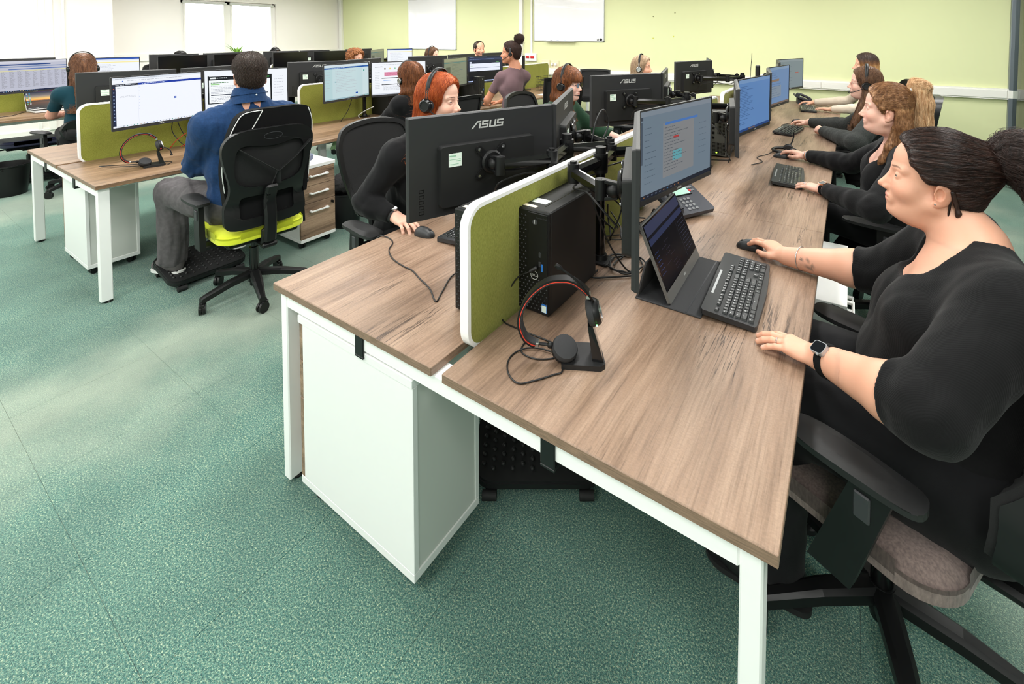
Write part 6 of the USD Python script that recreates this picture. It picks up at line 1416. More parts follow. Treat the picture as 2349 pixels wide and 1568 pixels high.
    if ct:
        cut = o.get("sleeve", 1.0); off = o.get("loose", .007)
        def shirt(p):
            d = smin(torso(p, off), arms(p, off), .05)
            for E_, S_, W_ in ((EL, SL, WL), (ER, SR, WR)):
                if cut > 0:
                    end = E_ + (W_ - E_) * cut; u_ = unit(W_ - E_)
                    d = smin(d, smax(fore(p, E_, W_, off + .001), (p - end.astype(f32)) @ u_.astype(f32), .008), .02)
            if cut <= 0:
                for E_, S_ in ((EL, SL), (ER, SR)):
                    end = S_ + (E_ - S_) * (1 + cut); u_ = unit(E_ - S_); d = smax(d, np.where(nrm3(p - E_.astype(f32)) < .17, (p - end.astype(f32)) @ u_.astype(f32), -1).astype(f32), .004)
            d = d + wr(p) + elbowfold(p)
            nk = o.get("neckline", ("crew",))
            if nk[0] == "scoop": d = smax(d, -ell(p, nb + F3 * (nk[1]) - up * nk[2], (nk[3], nk[4], nk[5]), RT), .007)
            d = smax(d, -cap(p, nb + up * o.get('neck_cut', -.02), nb + up * .2, nr * 1.16 + o.get("neck_gap", .004), nr * 1.16), .003)
            hem = hips - up * o.get("hem", .05); d = smax(d, -((p - hem.astype(f32)) @ up.astype(f32)), .006)
            return d
        V, F, N = mesh_sdf(shirt, lo, hi, o.get("cloth_res", .008)); put_sdf(t, o.get("top_name", "jumper"), V, F, N, ct)
        if o.get("collar"):
            ax = unit(up + F3 * .22); sd = np.array([0, 1.0, 0]); fw_ = unit(np.cross(sd, ax)); Rc = np.stack([fw_, sd, ax], 1); r0 = nr * 1.12
            cm = lathe([(r0 + .030, -.040), (r0 + .004, .052), (r0 + .001, .060), (r0 - .002, .052), (r0 + .022, -.040)], 40); fl = lathe([(r0 + .020, .012), (r0 + .008, .050), (r0 + .001, .061), (r0 + .004, .048), (r0 + .016, .012)], 40)
            cl = cat([cm, fl]); cl.vertices[:, 2] -= .25 * np.clip(cl.vertices[:, 0], 0, 1); cl.vertices[:, 1] *= 1.06
            part(t, "collar", xf(cl, M4(Rc, nb + up * .012)), ct, 60)
    lg = o.get("trousers")
    if lg:
        def pants(p):
            d = smin(legs(p, .008, o.get("leg_r")), ell(p, hips + up * .01, (.130 * g, .180 * g, .12), RT), .05) + wr(p, o.get("pant_fold", 1.2))
            for K, A in ((KL, AL), (KR, AR)): d = smax(d, np.where(nrm3(p[:, :2] - A[:2].astype(f32)) < .13, (A[2] - .035) - p[:, 2], -1).astype(f32), .004)
            return smax(d, (p - T(.30).astype(f32)) @ up.astype(f32), .006)
        V, F, N = mesh_sdf(pants, np.minimum(lo, (-.3, -.35, .0)), hi, o.get("pant_res", .012)); put_sdf(t, "trousers", V, F, N, lg)
    if o.get("shoes"):
        fd = o.get("foot_dir", ((1, 0, 0), (1, 0, 0)))
        for A, dv in ((AL, fd[0]), (AR, fd[1])):
            dv = unit(dv); sd = np.cross((0, 0, 1.0), dv); R = np.stack([dv, unit(sd), np.cross(dv, unit(sd))], 1)
            c0 = A + np.array([0, 0, -.052])
            def shoe(p): 
                d = smin(cap(p, c0 + R @ (-.035, 0, .01), c0 + R @ (.10, 0, -.002), .043, .040), cap(p, c0 + R @ (.10, 0, -.002), c0 + R @ (.165, 0, -.008), .040, .030), .03); d = smin(d, cap(p, c0 + R @ (-.02, 0, .03), c0 + R @ (.0, 0, .06), .043, .043), .03)
                return smax(d, -((p - (c0 + R @ (0, 0, -.028)).astype(f32)) @ R[:, 2].astype(f32)), .004)
            V, F, N = mesh_sdf(shoe, A - .26, A + .26, .006); sh = put_sdf(t, "shoe", V, F, N, o["shoes"])
            out = Polygon([(p_[0], p_[1]) for p_ in spline([(-.088, 0), (-.07, .036), (.02, .042), (.11, .044), (.17, .036), (.202, 0), (.17, -.036), (.11, -.044), (.02, -.042), (-.07, -.036)], 5, True)])
            part(sh, "sole", xf(ext(out, .016, -.040), M4(R, c0)), o.get("sole", RUBBER), 40)
            if o.get("laces"): part(sh, "laces", cat([xf(tube([(x_, -.022, .045 - (x_ - .03) * .55), (x_ + .004, 0, .056 - (x_ - .03) * .6), (x_, .022, .045 - (x_ - .03) * .55)], .0025, 6), M4(R, c0)) for x_ in (.035, .05, .065, .08)]), o["laces"], True)
    ctx = dict(t=t, toh=toh, frh=frh, RH=RH, H=H, hs=hs, nb=nb, up=up, F3=F3, hd=hd, EL=EL, ER=ER, WL=WL, WR=WR, SL=SL, SR=SR, loc=loc, body=body, T=T, base=base, yaw=yaw, ar=ar)
    return ctx
def W2(ctx, l):
    """local point to world"""
    a = ctx["yaw"]; return np.array([ctx["base"][0] + math.cos(a) * l[0] - math.sin(a) * l[1], ctx["base"][1] + math.sin(a) * l[0] + math.cos(a) * l[1], l[2]])
def skull(q, e=0.0): return smin(ell(q, (-.010, 0, .046), (.104 + e, .081 + e, .086 + e)), ell(q, (-.050, 0, -.020), (.058 + e, .064 + e, .062 + e)), .03)
def hair(ctx, f, lo, hi, m, h=.004, name="hair", flow=None, count=0, length=.12, width=.0008, lift=.006, steps=9, seed=1, strand_mat=None):
    """f in head space (metres before scaling)"""
    toh, frh, hs = ctx["toh"], ctx["frh"], ctx["hs"]
    V, F, N = mesh_sdf(lambda p: f(p), lo, hi, h)
    RH = ctx["RH"]; Vl = (V * hs) @ RH.T + ctx["H"]; Nl = N @ RH.T
    p_ = put_sdf(ctx["t"], name, Vl, F, Nl, m)
    if count:
        fl = lambda p: f(((p - ctx["H"].astype(f32)) @ RH.astype(f32)) / f32(hs)) * f32(hs)
        strands(p_, "strands", fl, Vl, lambda p: (flow(((p - ctx["H"].astype(f32)) @ RH.astype(f32)) / f32(hs)) @ RH.T.astype(f32)), strand_mat or m, count, length, steps, width, lift, seed)
    return p_
def ridges(q, u, v, k1, k2, amp, seed=3):
    a = np.stack([u * k1 * 2.2, v * k2 * 2.2, q[:, 1] * 0 + seed], 1); return ((wav(a) * .5 + wav(a * f32(2.3) + 4) * .28) * amp * .5).astype(f32)
def worn_headset(ctx, label, r=.034, band=.104, mic=None, silver=False, yoff=.088, cups=(1, -1), tilt=0.0, z=-.018, over=True):
    """a headset over the hair, as a thing of its own"""
    h = thing("headset", label, "headset", (ctx["base"][0], ctx["base"][1], 0), ctx["yaw"])
    RH, H, hs = ctx["RH"], ctx["H"], ctx["hs"]
    def P(m): return xf(m, M4(RH * hs, H))
    a = np.linspace(-.06, PI + .06, 34)
    arc = np.stack([-.012 - tilt * np.sin(a), (yoff + .008) * np.cos(a), z + .03 + (.150 - z - .02) * np.clip(np.sin(a), 0, 1) ** .75], 1)
    V = []; tt = np.gradient(arc, axis=0); tt /= np.linalg.norm(tt, axis=1, keepdims=True); s = np.array([1.0, 0, 0]); nrm = np.cross(tt, s)
    for i in range(len(arc)):
        for k in range(8):
            b = k * PI / 4; V.append(arc[i] + s * .012 * math.cos(b) + nrm[i] * .0055 * math.sin(b))
    F = [(i * 8 + k, i * 8 + (k + 1) % 8, (i + 1) * 8 + (k + 1) % 8) for i in range(len(arc) - 1) for k in range(8)] + [(i * 8 + k, (i + 1) * 8 + (k + 1) % 8, (i + 1) * 8 + k) for i in range(len(arc) - 1) for k in range(8)]
    bm = trimesh.Trimesh(np.array(V), F, process=False); bm.fix_normals(); over and part(h, "headband", P(bm), BLACK, 50)
    for sg in cups:
        c = ear_cup((-.012, sg * (yoff + .012), z), (0, sg, 0), r); e = part(h, "ear_cup", P(c[1]), GLOSSY, 40); part(e, "ear_cushion", P(c[0]), SUEDE, 40); part(e, "cup_ring", P(c[2]), CHROME if silver else BLACK, 40)
        part(h, "slider", P(rbox(-.021, -.003, sg * (yoff + .008) - .005, sg * (yoff + .008) + .005, z + .01, z + .07, .003)), DARKGREY if not silver else SILVER, False)
    if mic:
        sg = mic; b = spline([(-.002, sg * (yoff + .018), z - .01), (.035, sg * (yoff + .012), z - .035), (.08, sg * .062, z - .058), (.108, sg * .034, z - .062)], 6)
        part(h, "microphone_boom", P(cat([tube(b, .0028, 7), tube(np.array([b[-2], b[-1], b[-1] + (b[-1] - b[-2]) * 1.5]), [.004, .0062, .005], 9)])), BLACK, 40)
    return h
# ================================================================ accessories worn by people
def glasses(ctx, label, m, r=(.022, .019)):
    h = thing("glasses", label, "glasses", (ctx["base"][0], ctx["base"][1], 0), ctx["yaw"]); RH, H, hs = ctx["RH"], ctx["H"], ctx["hs"]
    P = lambda mm: xf(mm, M4(RH * hs, H)); a = np.linspace(0, 2 * PI, 28, endpoint=False)
    for s in (1, -1):
        ring = np.stack([.1035 - .10 * (np.abs(s * (.0335 + r[0] * np.cos(a))) - .02) * .6, s * (.0335 + r[0] * np.cos(a)), -.003 + r[1] * np.sin(a)], 1)
        part(h, "rim", P(tube(ring, .0013, 6, True)), m, True)
        part(h, "lens", P(trimesh.Trimesh(np.vstack([ring, ring.mean(0)]), [(i, (i + 1) % 28, 28) for i in range(28)], process=False)), GLASS, False)
        part(h, "temple", P(tube([(.100 - .02, s * .056, .002), (.05, s * .073, .004), (-.005, s * .083, .004), (-.028, s * .083, -.012)], .0016, 6)), m, True)
    part(h, "bridge", P(tube([(.1035, .012, .002), (.106, 0, .006), (.1035, -.012, .002)], .0013, 6)), m, True)
    return h
def wrist_frame(ctx, s, back):
    """point and axes on the forearm, `back` metres up from the wrist: x to the hand, z out of the back of the wrist"""
    W_, E_ = ctx["W" + s], ctx["E" + s]; x = unit(W_ - E_); z = ctx["hd"][s][1][:, 2]; z = unit(z - x * (z @ x)); y = np.cross(z, x)
    return W_ - x * back, np.stack([x, y, z], 1)
def girth_at(ctx, c, R):
    f, r = ctx["body"], np.arange(.018, .075, .0005); out = []
    for d in (R[:, 2], R[:, 1], -R[:, 1]): v = f((c + r[:, None] * d).astype(f32)); out.append(r[np.argmax(v > 0)])
    return out[0], (out[1] + out[2]) / 2
def watch(ctx, s, label, case_m, strap_m, back=.022, square=True, tilt=0.0):
    c, R = wrist_frame(ctx, s, back); R = R @ rotm((1, 0, 0), tilt)[:3, :3]; rr, ry = girth_at(ctx, c, R); rr += .0012; ry += .0012; h = thing("wristwatch", label, "watch", (ctx["base"][0], ctx["base"][1], 0), ctx["yaw"]); P = lambda mm: xf(mm, M4(R, c))
    a = np.linspace(0, 2 * PI, 30, endpoint=False); V, F = [], []
    for t_ in a:
        for x_, o_ in ((-.0105, 0), (.0105, 0), (.0105, .0025), (-.0105, .0025)): V.append((x_, (ry + o_) * math.sin(t_), (rr + o_) * math.cos(t_)))
    for i in range(30):
        for k in range(4): p_, q_, r_, w_ = i * 4 + k, i * 4 + (k + 1) % 4, ((i + 1) % 30) * 4 + (k + 1) % 4, ((i + 1) % 30) * 4 + k; F += [(p_, q_, r_), (p_, r_, w_)]
    st = trimesh.Trimesh(np.array(V), F, process=False); st.fix_normals(); part(h, "strap", P(st), strap_m, 40)
    if square:
        part(h, "case", P(mv(ext(rrect(.040, .034, .009, 6), .0095, rr + .0005), 0, 0)), case_m, 40); part(h, "watch_face", P(ext(rrect(.036, .030, .008, 6), .0006, rr + .0098)), GLOSSY, False); part(h, "crown", P(cyl((-.006, .017, rr + .005), (-.006, .0195, rr + .005), .003, n=10)), case_m)
    else:
        part(h, "case", P(lathe([(0, rr), (.017, rr), (.018, rr + .003), (.017, rr + .007), (.014, rr + .008), (0, rr + .008)], 28)), case_m, 40); part(h, "watch_face", P(lathe([(.0145, rr + .0081), (0, rr + .0083)], 24)), WHITE2)
    return h
def bangle(ctx, s, label, m, back, n=1, thick=.0018, name="bracelet"):
    c, R = wrist_frame(ctx, s, back); rr, ry = girth_at(ctx, c, R); rr += thick; ry += thick; h = thing(name, label, "bracelet", (ctx["base"][0], ctx["base"][1], 0), ctx["yaw"]); a = np.linspace(0, 2 * PI, 40, endpoint=False)
    for i in range(n): part(h, "band", xf(tube(np.stack([np.full(40, -i * .006) + .006 * np.sin(a + i), ry * np.sin(a), rr * np.cos(a)], 1), thick, 7, True), M4(R, c)), m if not isinstance(m, list) else m[i % len(m)], True)
def finger_ring(ctx, s, k, m):
    W_, R, pose, sc, sp = ctx["hd"][s]; ch, _ = hand_chains(pose[0], pose[1], sp); p0, p1 = np.array(ch[k][0][0]), np.array(ch[k][0][1]); d = unit(p1 - p0); c = p0 + (p1 - p0) * .62; u = unit(np.cross(d, (0, 1, 0))); v = np.cross(d, u); a = np.linspace(0, 2 * PI, 24, endpoint=False)
    part(ctx["t"], "ring", xf(tube(np.stack([c + .0098 * (math.cos(x) * u + math.sin(x) * v) for x in a]) * sc, .0019, 6, True), M4(R, W_)), m, True)
GOLD = mat("rose_gold", (214, 160, 128), .25, .9)
RIB = cloth_mat("black_rib_knit", (11, 11, 12), (95.0, (0, 0, 0)))
RIB2 = cloth_mat("black_fine_rib", (12, 12, 13), (100.0, (0, 0, 0)))
BLACKTOP = cloth_mat("black_shirt_cloth", (15, 15, 17)); GREYKNIT = cloth_mat("charcoal_knit", (48, 50, 48), (150.0, (.4, 0, 0)), vary=(220, .35)); CREAMK = cloth_mat("cream_knit", (214, 200, 182), (90.0, (0, 0, 0)))
GREENT = cloth_mat("dark_green_pleats", (28, 56, 38), (40.0, (.6, 0, 0))); BLUES = cloth_mat("blue_shirt_cloth", (26, 54, 92), vary=(90, .12)); MAUVE = cloth_mat("mauve_tee", (104, 82, 86)); TEAL = cloth_mat("teal_polo", (16, 54, 66)); NAVYT = cloth_mat("navy_tee", (30, 34, 52))
GREYP = cloth_mat("grey_trouser_cloth", (86, 82, 84), vary=(40, .12)); BLACKP = cloth_mat("black_trouser_cloth", (13, 13, 15)); BEIGEP = cloth_mat("beige_trouser_cloth", (186, 170, 150))
SHOEG = mat("grey_shoe_suede", (92, 88, 88), .9, bump=(300, .4, .001)); SHOEB = mat("black_shoe", (20, 20, 21), .5); LACE = mat("shoe_lace", (188, 186, 182), .8)
H_DARK = hair_material("hair_dark_brown", (16, 11, 10), (60, 38, 30), (25, 150, 150)); H_DARKT = hair_material("hair_dark_brown_tail", (17, 12, 11), (58, 38, 32), (150, 150, 22))
H_GING = hair_material("hair_ginger_blonde", (92, 60, 38), (190, 146, 106), (60, 130, 40), mid=(138, 96, 62)); H_BLOND = hair_material("hair_blonde_tail", (176, 128, 84), (240, 206, 164), (120, 120, 14))
H_BRN = hair_material("hair_brown_long", (62, 42, 30), (132, 94, 66), (150, 150, 14)); H_RED = hair_material("hair_copper_red", (126, 50, 20), (206, 116, 60), (130, 130, 14), mid=(172, 78, 34))
H_ASHB = hair_material("hair_ash_blonde", (140, 112, 86), (218, 192, 160), (120, 120, 16)); H_CHEST = hair_material("hair_chestnut", (74, 40, 24), (158, 98, 58), (90, 90, 18)); H_BLK = hair_material("hair_black", (10, 9, 10), (34, 30, 30), (100, 100, 30)); H_SHORT = hair_material("hair_short_brown", (24, 18, 15), (70, 53, 44), (220, 220, 90)); H_BUN = hair_material("hair_bun_brown", (26, 16, 14), (74, 48, 38), (60, 140, 60)); H_CURL = hair_material("hair_curly_ginger", (90, 48, 26), (190, 126, 76), (120, 120, 120)); H_LONG = hair_material("hair_long_highlights", (66, 40, 28), (162, 112, 76), (190, 190, 9), mid=(104, 66, 44))
def ombre(name):
    n = {"t": ("texture_coordinate", {}), "s": ("separate_xyz", {}), "m": ("mapping", {"scale": (140, 140, 12)}), "n": ("noise_texture", {"scale": 1.0, "detail": 4.0}), "a": ("math", {"math_type": "multiply_add", "value2": .12}), "r": ("map_range", {"from_min": 1.31, "from_max": 1.41, "clamp": True}), "c": ("rgb_ramp", {"ramp": [(0, lin((222, 178, 122))), (.5, lin((150, 104, 66))), (1, lin((58, 40, 32)))]}), "b": ("bump", {"strength": .6, "distance": .004}), "p": ("principled_bsdf", {"roughness": .4})}
    return usdkit.material(stage, "/World/Looks/" + name, n, [("t.object", "s.vector"), ("t.object", "m.vector"), ("m.vector", "n.vector"), ("n.fac", "a.value1"), ("s.z", "a.value3"), ("a.value", "r.value"), ("r.result", "c.fac"), ("c.color", "p.base_color"), ("n.fac", "b.height"), ("b.normal", "p.normal")], surface="p.BSDF")
H_OMBRE = ombre("hair_ombre")
def Y(q): return np.stack([q[:, 0], np.abs(q[:, 1]), q[:, 2]], 1)
def chain(q, pts, rs, k=.02):
    d = None
    for i in range(len(pts) - 1): c = cap(q, pts[i], pts[i + 1], rs[i], rs[i + 1]); d = c if d is None else smin(d, c, k)
    return d
def capmask(q, e, poly, k=.006): return smax(skull(q, e), poly2(q[:, 0], q[:, 2], poly), k)
def sweep(zc, k=3.0):
    return lambda q: np.stack([q[:, 0] * 0 - 1, -k * q[:, 1], -2.5 * (q[:, 2] - zc)], 1).astype(f32)
def down(q): v = np.zeros_like(q); v[:, 2] = -1; v[:, 1] = np.sign(q[:, 1]) * np.clip((q[:, 2] - .02) / .05, 0, 2.2); v[:, 0] = -.35; return v
LONGP = [(.080, .16), (.079, .094), (.066, .074), (.050, .034), (.036, -.02), (.026, -.10), (.02, -.6), (-.3, -.6), (-.3, .16)]
def longhair(e=.013, L=.30, spread=.085, poly=LONGP, wave=0.0, back=.085, front=-.02, rid=.010):
    def f(q):
        Q = Y(q); qq = Q
        if wave:
            Q = Q.copy(); a = np.clip(-Q[:, 2] * 6, 0, 1); Q[:, 0] = Q[:, 0] + (wave * np.sin(Q[:, 2] * 62 + Q[:, 1] * 20) * a).astype(f32); Q[:, 1] = Q[:, 1] + (wave * .7 * np.sin(Q[:, 2] * 55 + Q[:, 0] * 30) * a).astype(f32)
        d = skull(q, e)
        d = smin(d, chain(Q, [(-.012, .066, .03), (-.022, spread - .014, -.10), (front, spread, -L)], [.032, .032, .030 + .12 * wave]), .03)
        d = smin(d, chain(Q, [(-.06, .028, 0), (-back, .036, -.14), (-back - .005, .036, -L)], [.050, .046, .040]), .04)
        d = smax(d, poly2(q[:, 0], q[:, 2], poly), .006)
        ang = np.arctan2(Q[:, 1], Q[:, 0] + .03); d = d + ridges(Q, ang, Q[:, 2], 26, 5, rid)
        return smax(d, -(q[:, 2] + L + .0 + (.03 * np.sin(ang * 21)).astype(f32)), .004)
    return f
LO, HI = (-.33, -.17, -.42), (.13, .17, .20)
# ---------------------------------------------------------------- the dark-ponytailed woman nearest the camera
SK1 = (214, 160, 134)
c = person("woman with dark ponytail and black ribbed top, nearest the camera", (1.13, .72), PI, dict(
    head=(1.082, .83, 1.222), head_yaw=.02, head_pitch=-.05, hips=(1.15, .70, .565), neck=(1.160, .80, 1.065), sL=(1.205, .575, 1.005), sR=(1.175, 1.03, 1.005), eL=(1.035, .375, .835), wL=(.835, .560, .768), eR=(.985, 1.085, .815), wR=(.695, 1.155, .770),
    hL=(-.95, .27, -.02), hR=(-.82, .54, .20), poseL=TYPE, poseR=MOUSE, spreadL=1.35, hand=.95, hand_fat=1.12, girth=1.34, build=1.16, belly=.07, bust=1.45, full=1.0, skin=SK1, arm_r=(.070, .056, .047, .0285), neck_r=.064, kL=(.74, .60, .60), kR=(.74, .86, .60), aL=(.74, .60, .11), aR=(.74, .86, .11), leg_r=(.112, .075, .062, .048),
    top=RIB, top_name="jumper", sleeve=.22, neckline=("scoop", .075, .035, .125, .125, .105), neck_gap=.012, trousers=BLACKP, shoes=SHOEB, res=(.013, .0022, .0024), cloth_res=.0052, fold=.005, iris=(96, 112, 108), lips=(196, 118, 108), brow=(110, 78, 62), blush=.5, gaze=.0, tattoo=(.77, 1.10, .785), loose=.008))
P1 = [(.076, .17), (.0765, .096), (.068, .090), (.058, .070), (.038, .030), (.022, .006), (.002, .004), (-.016, .010), (-.038, -.008), (-.042, -.045), (-.058, -.078), (-.14, -.09), (-.33, -.3), (-.33, .17)]
def f1(q):
    ang = np.arctan2(q[:, 1], q[:, 2] - .05)
    d = smin(skull(q, .012), ell(q, (-.105, 0, .055), (.045, .055, .055)), .04); d = smax(d, poly2(q[:, 0], q[:, 2], P1), .006)
    Q = Y(q)
    d = smin(d, smax(chain(Q, [(.066, .030, .095), (.046, .066, .050), (.014, .079, .016), (-.03, .080, .012)], [.010, .013, .013, .012]), -1e3, .001) if False else chain(Q, [(.060, .026, .098), (.044, .066, .052), (.014, .080, .018), (-.034, .080, .014)], [.009, .011, .010, .012]), .012)
    d = d + ridges(q, ang, q[:, 0], 11, 7, .005)
    return smax(d, -cap(q, (.07, -.012, .118), (-.02, -.010, .152), .006, .005), .004)
hair(c, f1, (-.17, -.11, -.11), (.11, .11, .16), H_DARK, .0028, flow=sweep(.075), count=14000, length=.12, width=.0005, lift=.003, seed=3)
def f1b(q):
    ang = np.arctan2(q[:, 1], q[:, 2] - .03)
    d = chain(q, [(-.125, 0, .070), (-.165, .005, .092), (-.215, .012, .075), (-.255, .02, .015), (-.275, .022, -.07), (-.27, .02, -.14)], [.030, .058, .066, .060, .045, .016], .03)
    return d + ridges(q, ang, q[:, 0] + q[:, 2], 13, 9, .020)
hair(c, f1b, (-.36, -.12, -.19), (-.07, .12, .19), H_DARKT, .004, name="ponytail", flow=lambda q: np.stack([np.where(q[:, 0] > -.2, -1.0, -.25), q[:, 1] * 0, np.where(q[:, 0] > -.2, -.15, -1.0)], 1).astype(f32), count=9000, length=.13, width=.0006, lift=.012, seed=4)
hair(c, lambda q: np.minimum(chain(q, [(-.034, .078, -.012), (-.050, .076, -.065), (-.042, .068, -.115), (-.020, .060, -.155)], [.006, .0048, .003, .0006], .01), chain(q, [(-.032, .076, -.04), (-.03, .072, -.085), (-.006, .064, -.125)], [.003, .0022, .0006], .01)), (-.08, .04, -.18), (.02, .1, .02), H_DARKT, .0018, name="loose_lock")
part(c["t"], "hair_tie", xf(lathe([(.030, -.008), (.036, 0), (.030, .008)], 20), M4(np.stack([(0, 1, 0), (0, 0, 1), (1, 0, 0)], 1) if False else rotm((0, 1, 0), PI / 2)[:3, :3], c["frh"]((-.128, 0, .070)))), BLACK)
part(c["t"], "ear_stud", trimesh.creation.icosphere(2, .0028).apply_translation(c["frh"]((.000, .0835, -.050))), CHROME)
watch(c, "L", "silver square smartwatch with black strap on the nearest woman's left wrist", SILVER, FABRIC["black"], .030, tilt=-.60); finger_ring(c, "L", 2, CHROME)
bangle(c, "R", "thin silver bangle on the nearest woman's right forearm", CHROME, .052)
# ---------------------------------------------------------------- ginger-blonde woman, second on the right
SK2 = (222, 174, 154)
c = person("woman with ginger-blonde half-up ponytail and low-cut black top", (1.12, 2.36), PI, dict(
    head=(1.048, 2.28, 1.226), head_yaw=-.02, hips=(1.14, 2.38, .565), neck=(1.125, 2.31, 1.062), sL=(1.145, 2.12, .985), sR=(1.125, 2.52, .985), eL=(1.0, 1.86, .80), wL=(.775, 2.17, .768), eR=(.90, 2.74, .80), wR=(.635, 2.945, .772),
    hL=(-.86, .48, -.02), hR=(-.96, .24, .18), poseL=TYPE, poseR=MOUSE, spreadL=1.4, hand=.97, hand_fat=1.05, girth=1.24, build=1.08, belly=.04, bust=1.4, full=.8, skin=SK2, arm_r=(.060, .048, .042, .028), neck_r=.058, kL=(.73, 2.25, .60), kR=(.73, 2.50, .60),
    top=RIB2, top_name="top", sleeve=.93, neckline=("scoop", .085, .06, .105, .095, .13), neck_gap=.010, trousers=BLACKP, shoes=SHOEB, res=(.014, .0028, .0026), cloth_res=.0075, iris=(110, 150, 176), lips=(214, 136, 128), brow=(120, 80, 56), blush=.75))
P2 = [(.077, .17), (.0775, .096), (.068, .086), (.054, .058), (.036, .026), (.022, -.002), (.012, -.012), (-.004, .004), (-.018, .010), (-.040, .0), (-.040, -.06), (-.01, -.14), (.06, -.24), (.06, -.5), (-.33, -.5), (-.33, .17)]
def f2(q):
    Q = Y(q); ang = np.arctan2(Q[:, 1], Q[:, 0] + .03)
    d = smin(skull(q, .012), chain(Q, [(-.055, .050, .03), (-.070, .062, -.08), (-.075, .070, -.20), (-.055, .088, -.30)], [.045, .040, .036, .022]), .03)
    d = smin(d, chain(q, [(-.05, .062, -.10), (-.02, .080, -.19), (.010, .085, -.26), (.03, .075, -.31)], [.020, .018, .014, .004]), .012)
    d = smax(d, poly2(q[:, 0], q[:, 2], P2), .006); d = smin(d, chain(Q, [(.064, .030, .096), (.048, .064, .052), (.024, .077, .014), (-.02, .081, .014)], [.008, .010, .009, .010]), .012)
    return d + ridges(Q, ang, Q[:, 2], 16, 4, .006)
hair(c, f2, (-.18, -.15, -.36), (.11, .15, .16), H_GING, .0036, flow=lambda q: np.where((q[:, 2] > .012)[:, None], sweep(.115, 5.0)(q), np.array([-.1, 0, -1], f32)).astype(f32), count=11000, length=.085, width=.0007, lift=.005, seed=5)
def f2b(q): return chain(q, [(-.100, 0, .114), (-.122, .0, .138), (-.146, .0, .118), (-.158, 0, .04), (-.158, .0, -.06), (-.148, 0, -.16), (-.135, 0, -.22)], [.016, .024, .030, .034, .033, .027, .010], .025) + ridges(q, np.arctan2(q[:, 1], q[:, 0] + .13), q[:, 2], 14, 9, .012)
hair(c, f2b, (-.25, -.08, -.26), (-.07, .08, .19), H_BLOND, .0036, name="ponytail", flow=lambda q: np.stack([np.where(q[:, 2] > .1, -1.0, -.05), q[:, 1] * 0, np.where(q[:, 2] > .12, .1, -1.0)], 1).astype(f32), count=4500, length=.12, width=.0009, lift=.009, seed=6)
part(c["t"], "hair_tie", tube([c["frh"]((-.104 + .0 * math.cos(a), .020 * math.cos(a), .118 + .020 * math.sin(a))) for a in np.linspace(0, 2 * PI, 18, endpoint=False)], .004, 6, True), WHITE2, True)
watch(c, "L", "rose gold square smartwatch with black strap on the ginger-blonde woman's wrist", GOLD, FABRIC["black"], .014, tilt=-.35); finger_ring(c, "L", 1, CHROME)
bangle(c, "R", "stack of silver and gold bracelets on the ginger-blonde woman's right wrist", [CHROME, GOLD, SILVER], .012, 5, .0022)
# ---------------------------------------------------------------- woman in the charcoal cardigan, third on the right
c = person("woman in charcoal cardigan with glasses, headset and long straight brown hair", (1.14, 3.92), PI, dict(
    head=(.985, 3.95, 1.222), hips=(1.16, 3.95, .56), neck=(1.06, 3.95, 1.055), sL=(1.08, 3.76, .97), sR=(1.06, 4.14, .97), eL=(.93, 3.50, .795), wL=(.690, 3.96, .785), eR=(.88, 4.25, .80), wR=(.555, 4.43, .772), hL=(-.55, .83, .05), hR=(-.95, .30, .02), poseL=FIST, poseR=MOUSE, rollL=.7, girth=1.15, build=1.05, full=.7, bust=1.1, skin=(222, 176, 156), hand=.95,
    arm_r=(.062, .052, .046, .030), top=GREYKNIT, top_name="cardigan", sleeve=.95, trousers=BLACKP, shoes=SHOEB, res=(.016, .0034, .003), cloth_res=.009, loose=.012, blush=.6, lips=(206, 120, 116)))
hair(c, longhair(.012, .36, .094, [(.080, .16), (.079, .094), (.066, .074), (.050, .034), (.038, -.02), (.040, -.10), (.10, -.22), (.10, -.6), (-.3, -.6), (-.3, .16)], front=.06), LO, HI, H_BRN, .0042, flow=down, count=6000, length=.14, width=.0011, lift=.006, seed=7)
worn_headset(c, "black headset with boom microphone on the charcoal-cardiganed woman", mic=1, yoff=.092)
glasses(c, "pale-rimmed glasses on the woman in the charcoal cardigan", mat("pale_rims", (206, 176, 160), .3))
# ---------------------------------------------------------------- woman in the cream jumper, furthest on the right
c = person("woman in cream jumper with dark-to-blonde hair, furthest on the right-hand side", (1.12, 5.62), PI, dict(
    head=(1.02, 5.6, 1.285), hips=(1.16, 5.62, .57), neck=(1.075, 5.61, 1.12), sL=(1.09, 5.44, 1.05), sR=(1.08, 5.79, 1.05), eL=(.98, 5.35, .82), wL=(.71, 5.50, .775), eR=(.88, 5.98, .83), wR=(.50, 6.03, .775), hL=(-.95, .25, 0), hR=(-1, 0, 0), poseR=MOUSE, skin=(218, 168, 142), top=CREAMK, sleeve=.95, trousers=BLACKP, shoes=SHOEB, res=(.018, .004, .0036), cloth_res=.011, loose=.012))
hair(c, longhair(.013, .27, .090), LO, HI, H_OMBRE, .005, flow=down, count=3000, length=.12, width=.0014, lift=.006, seed=8)
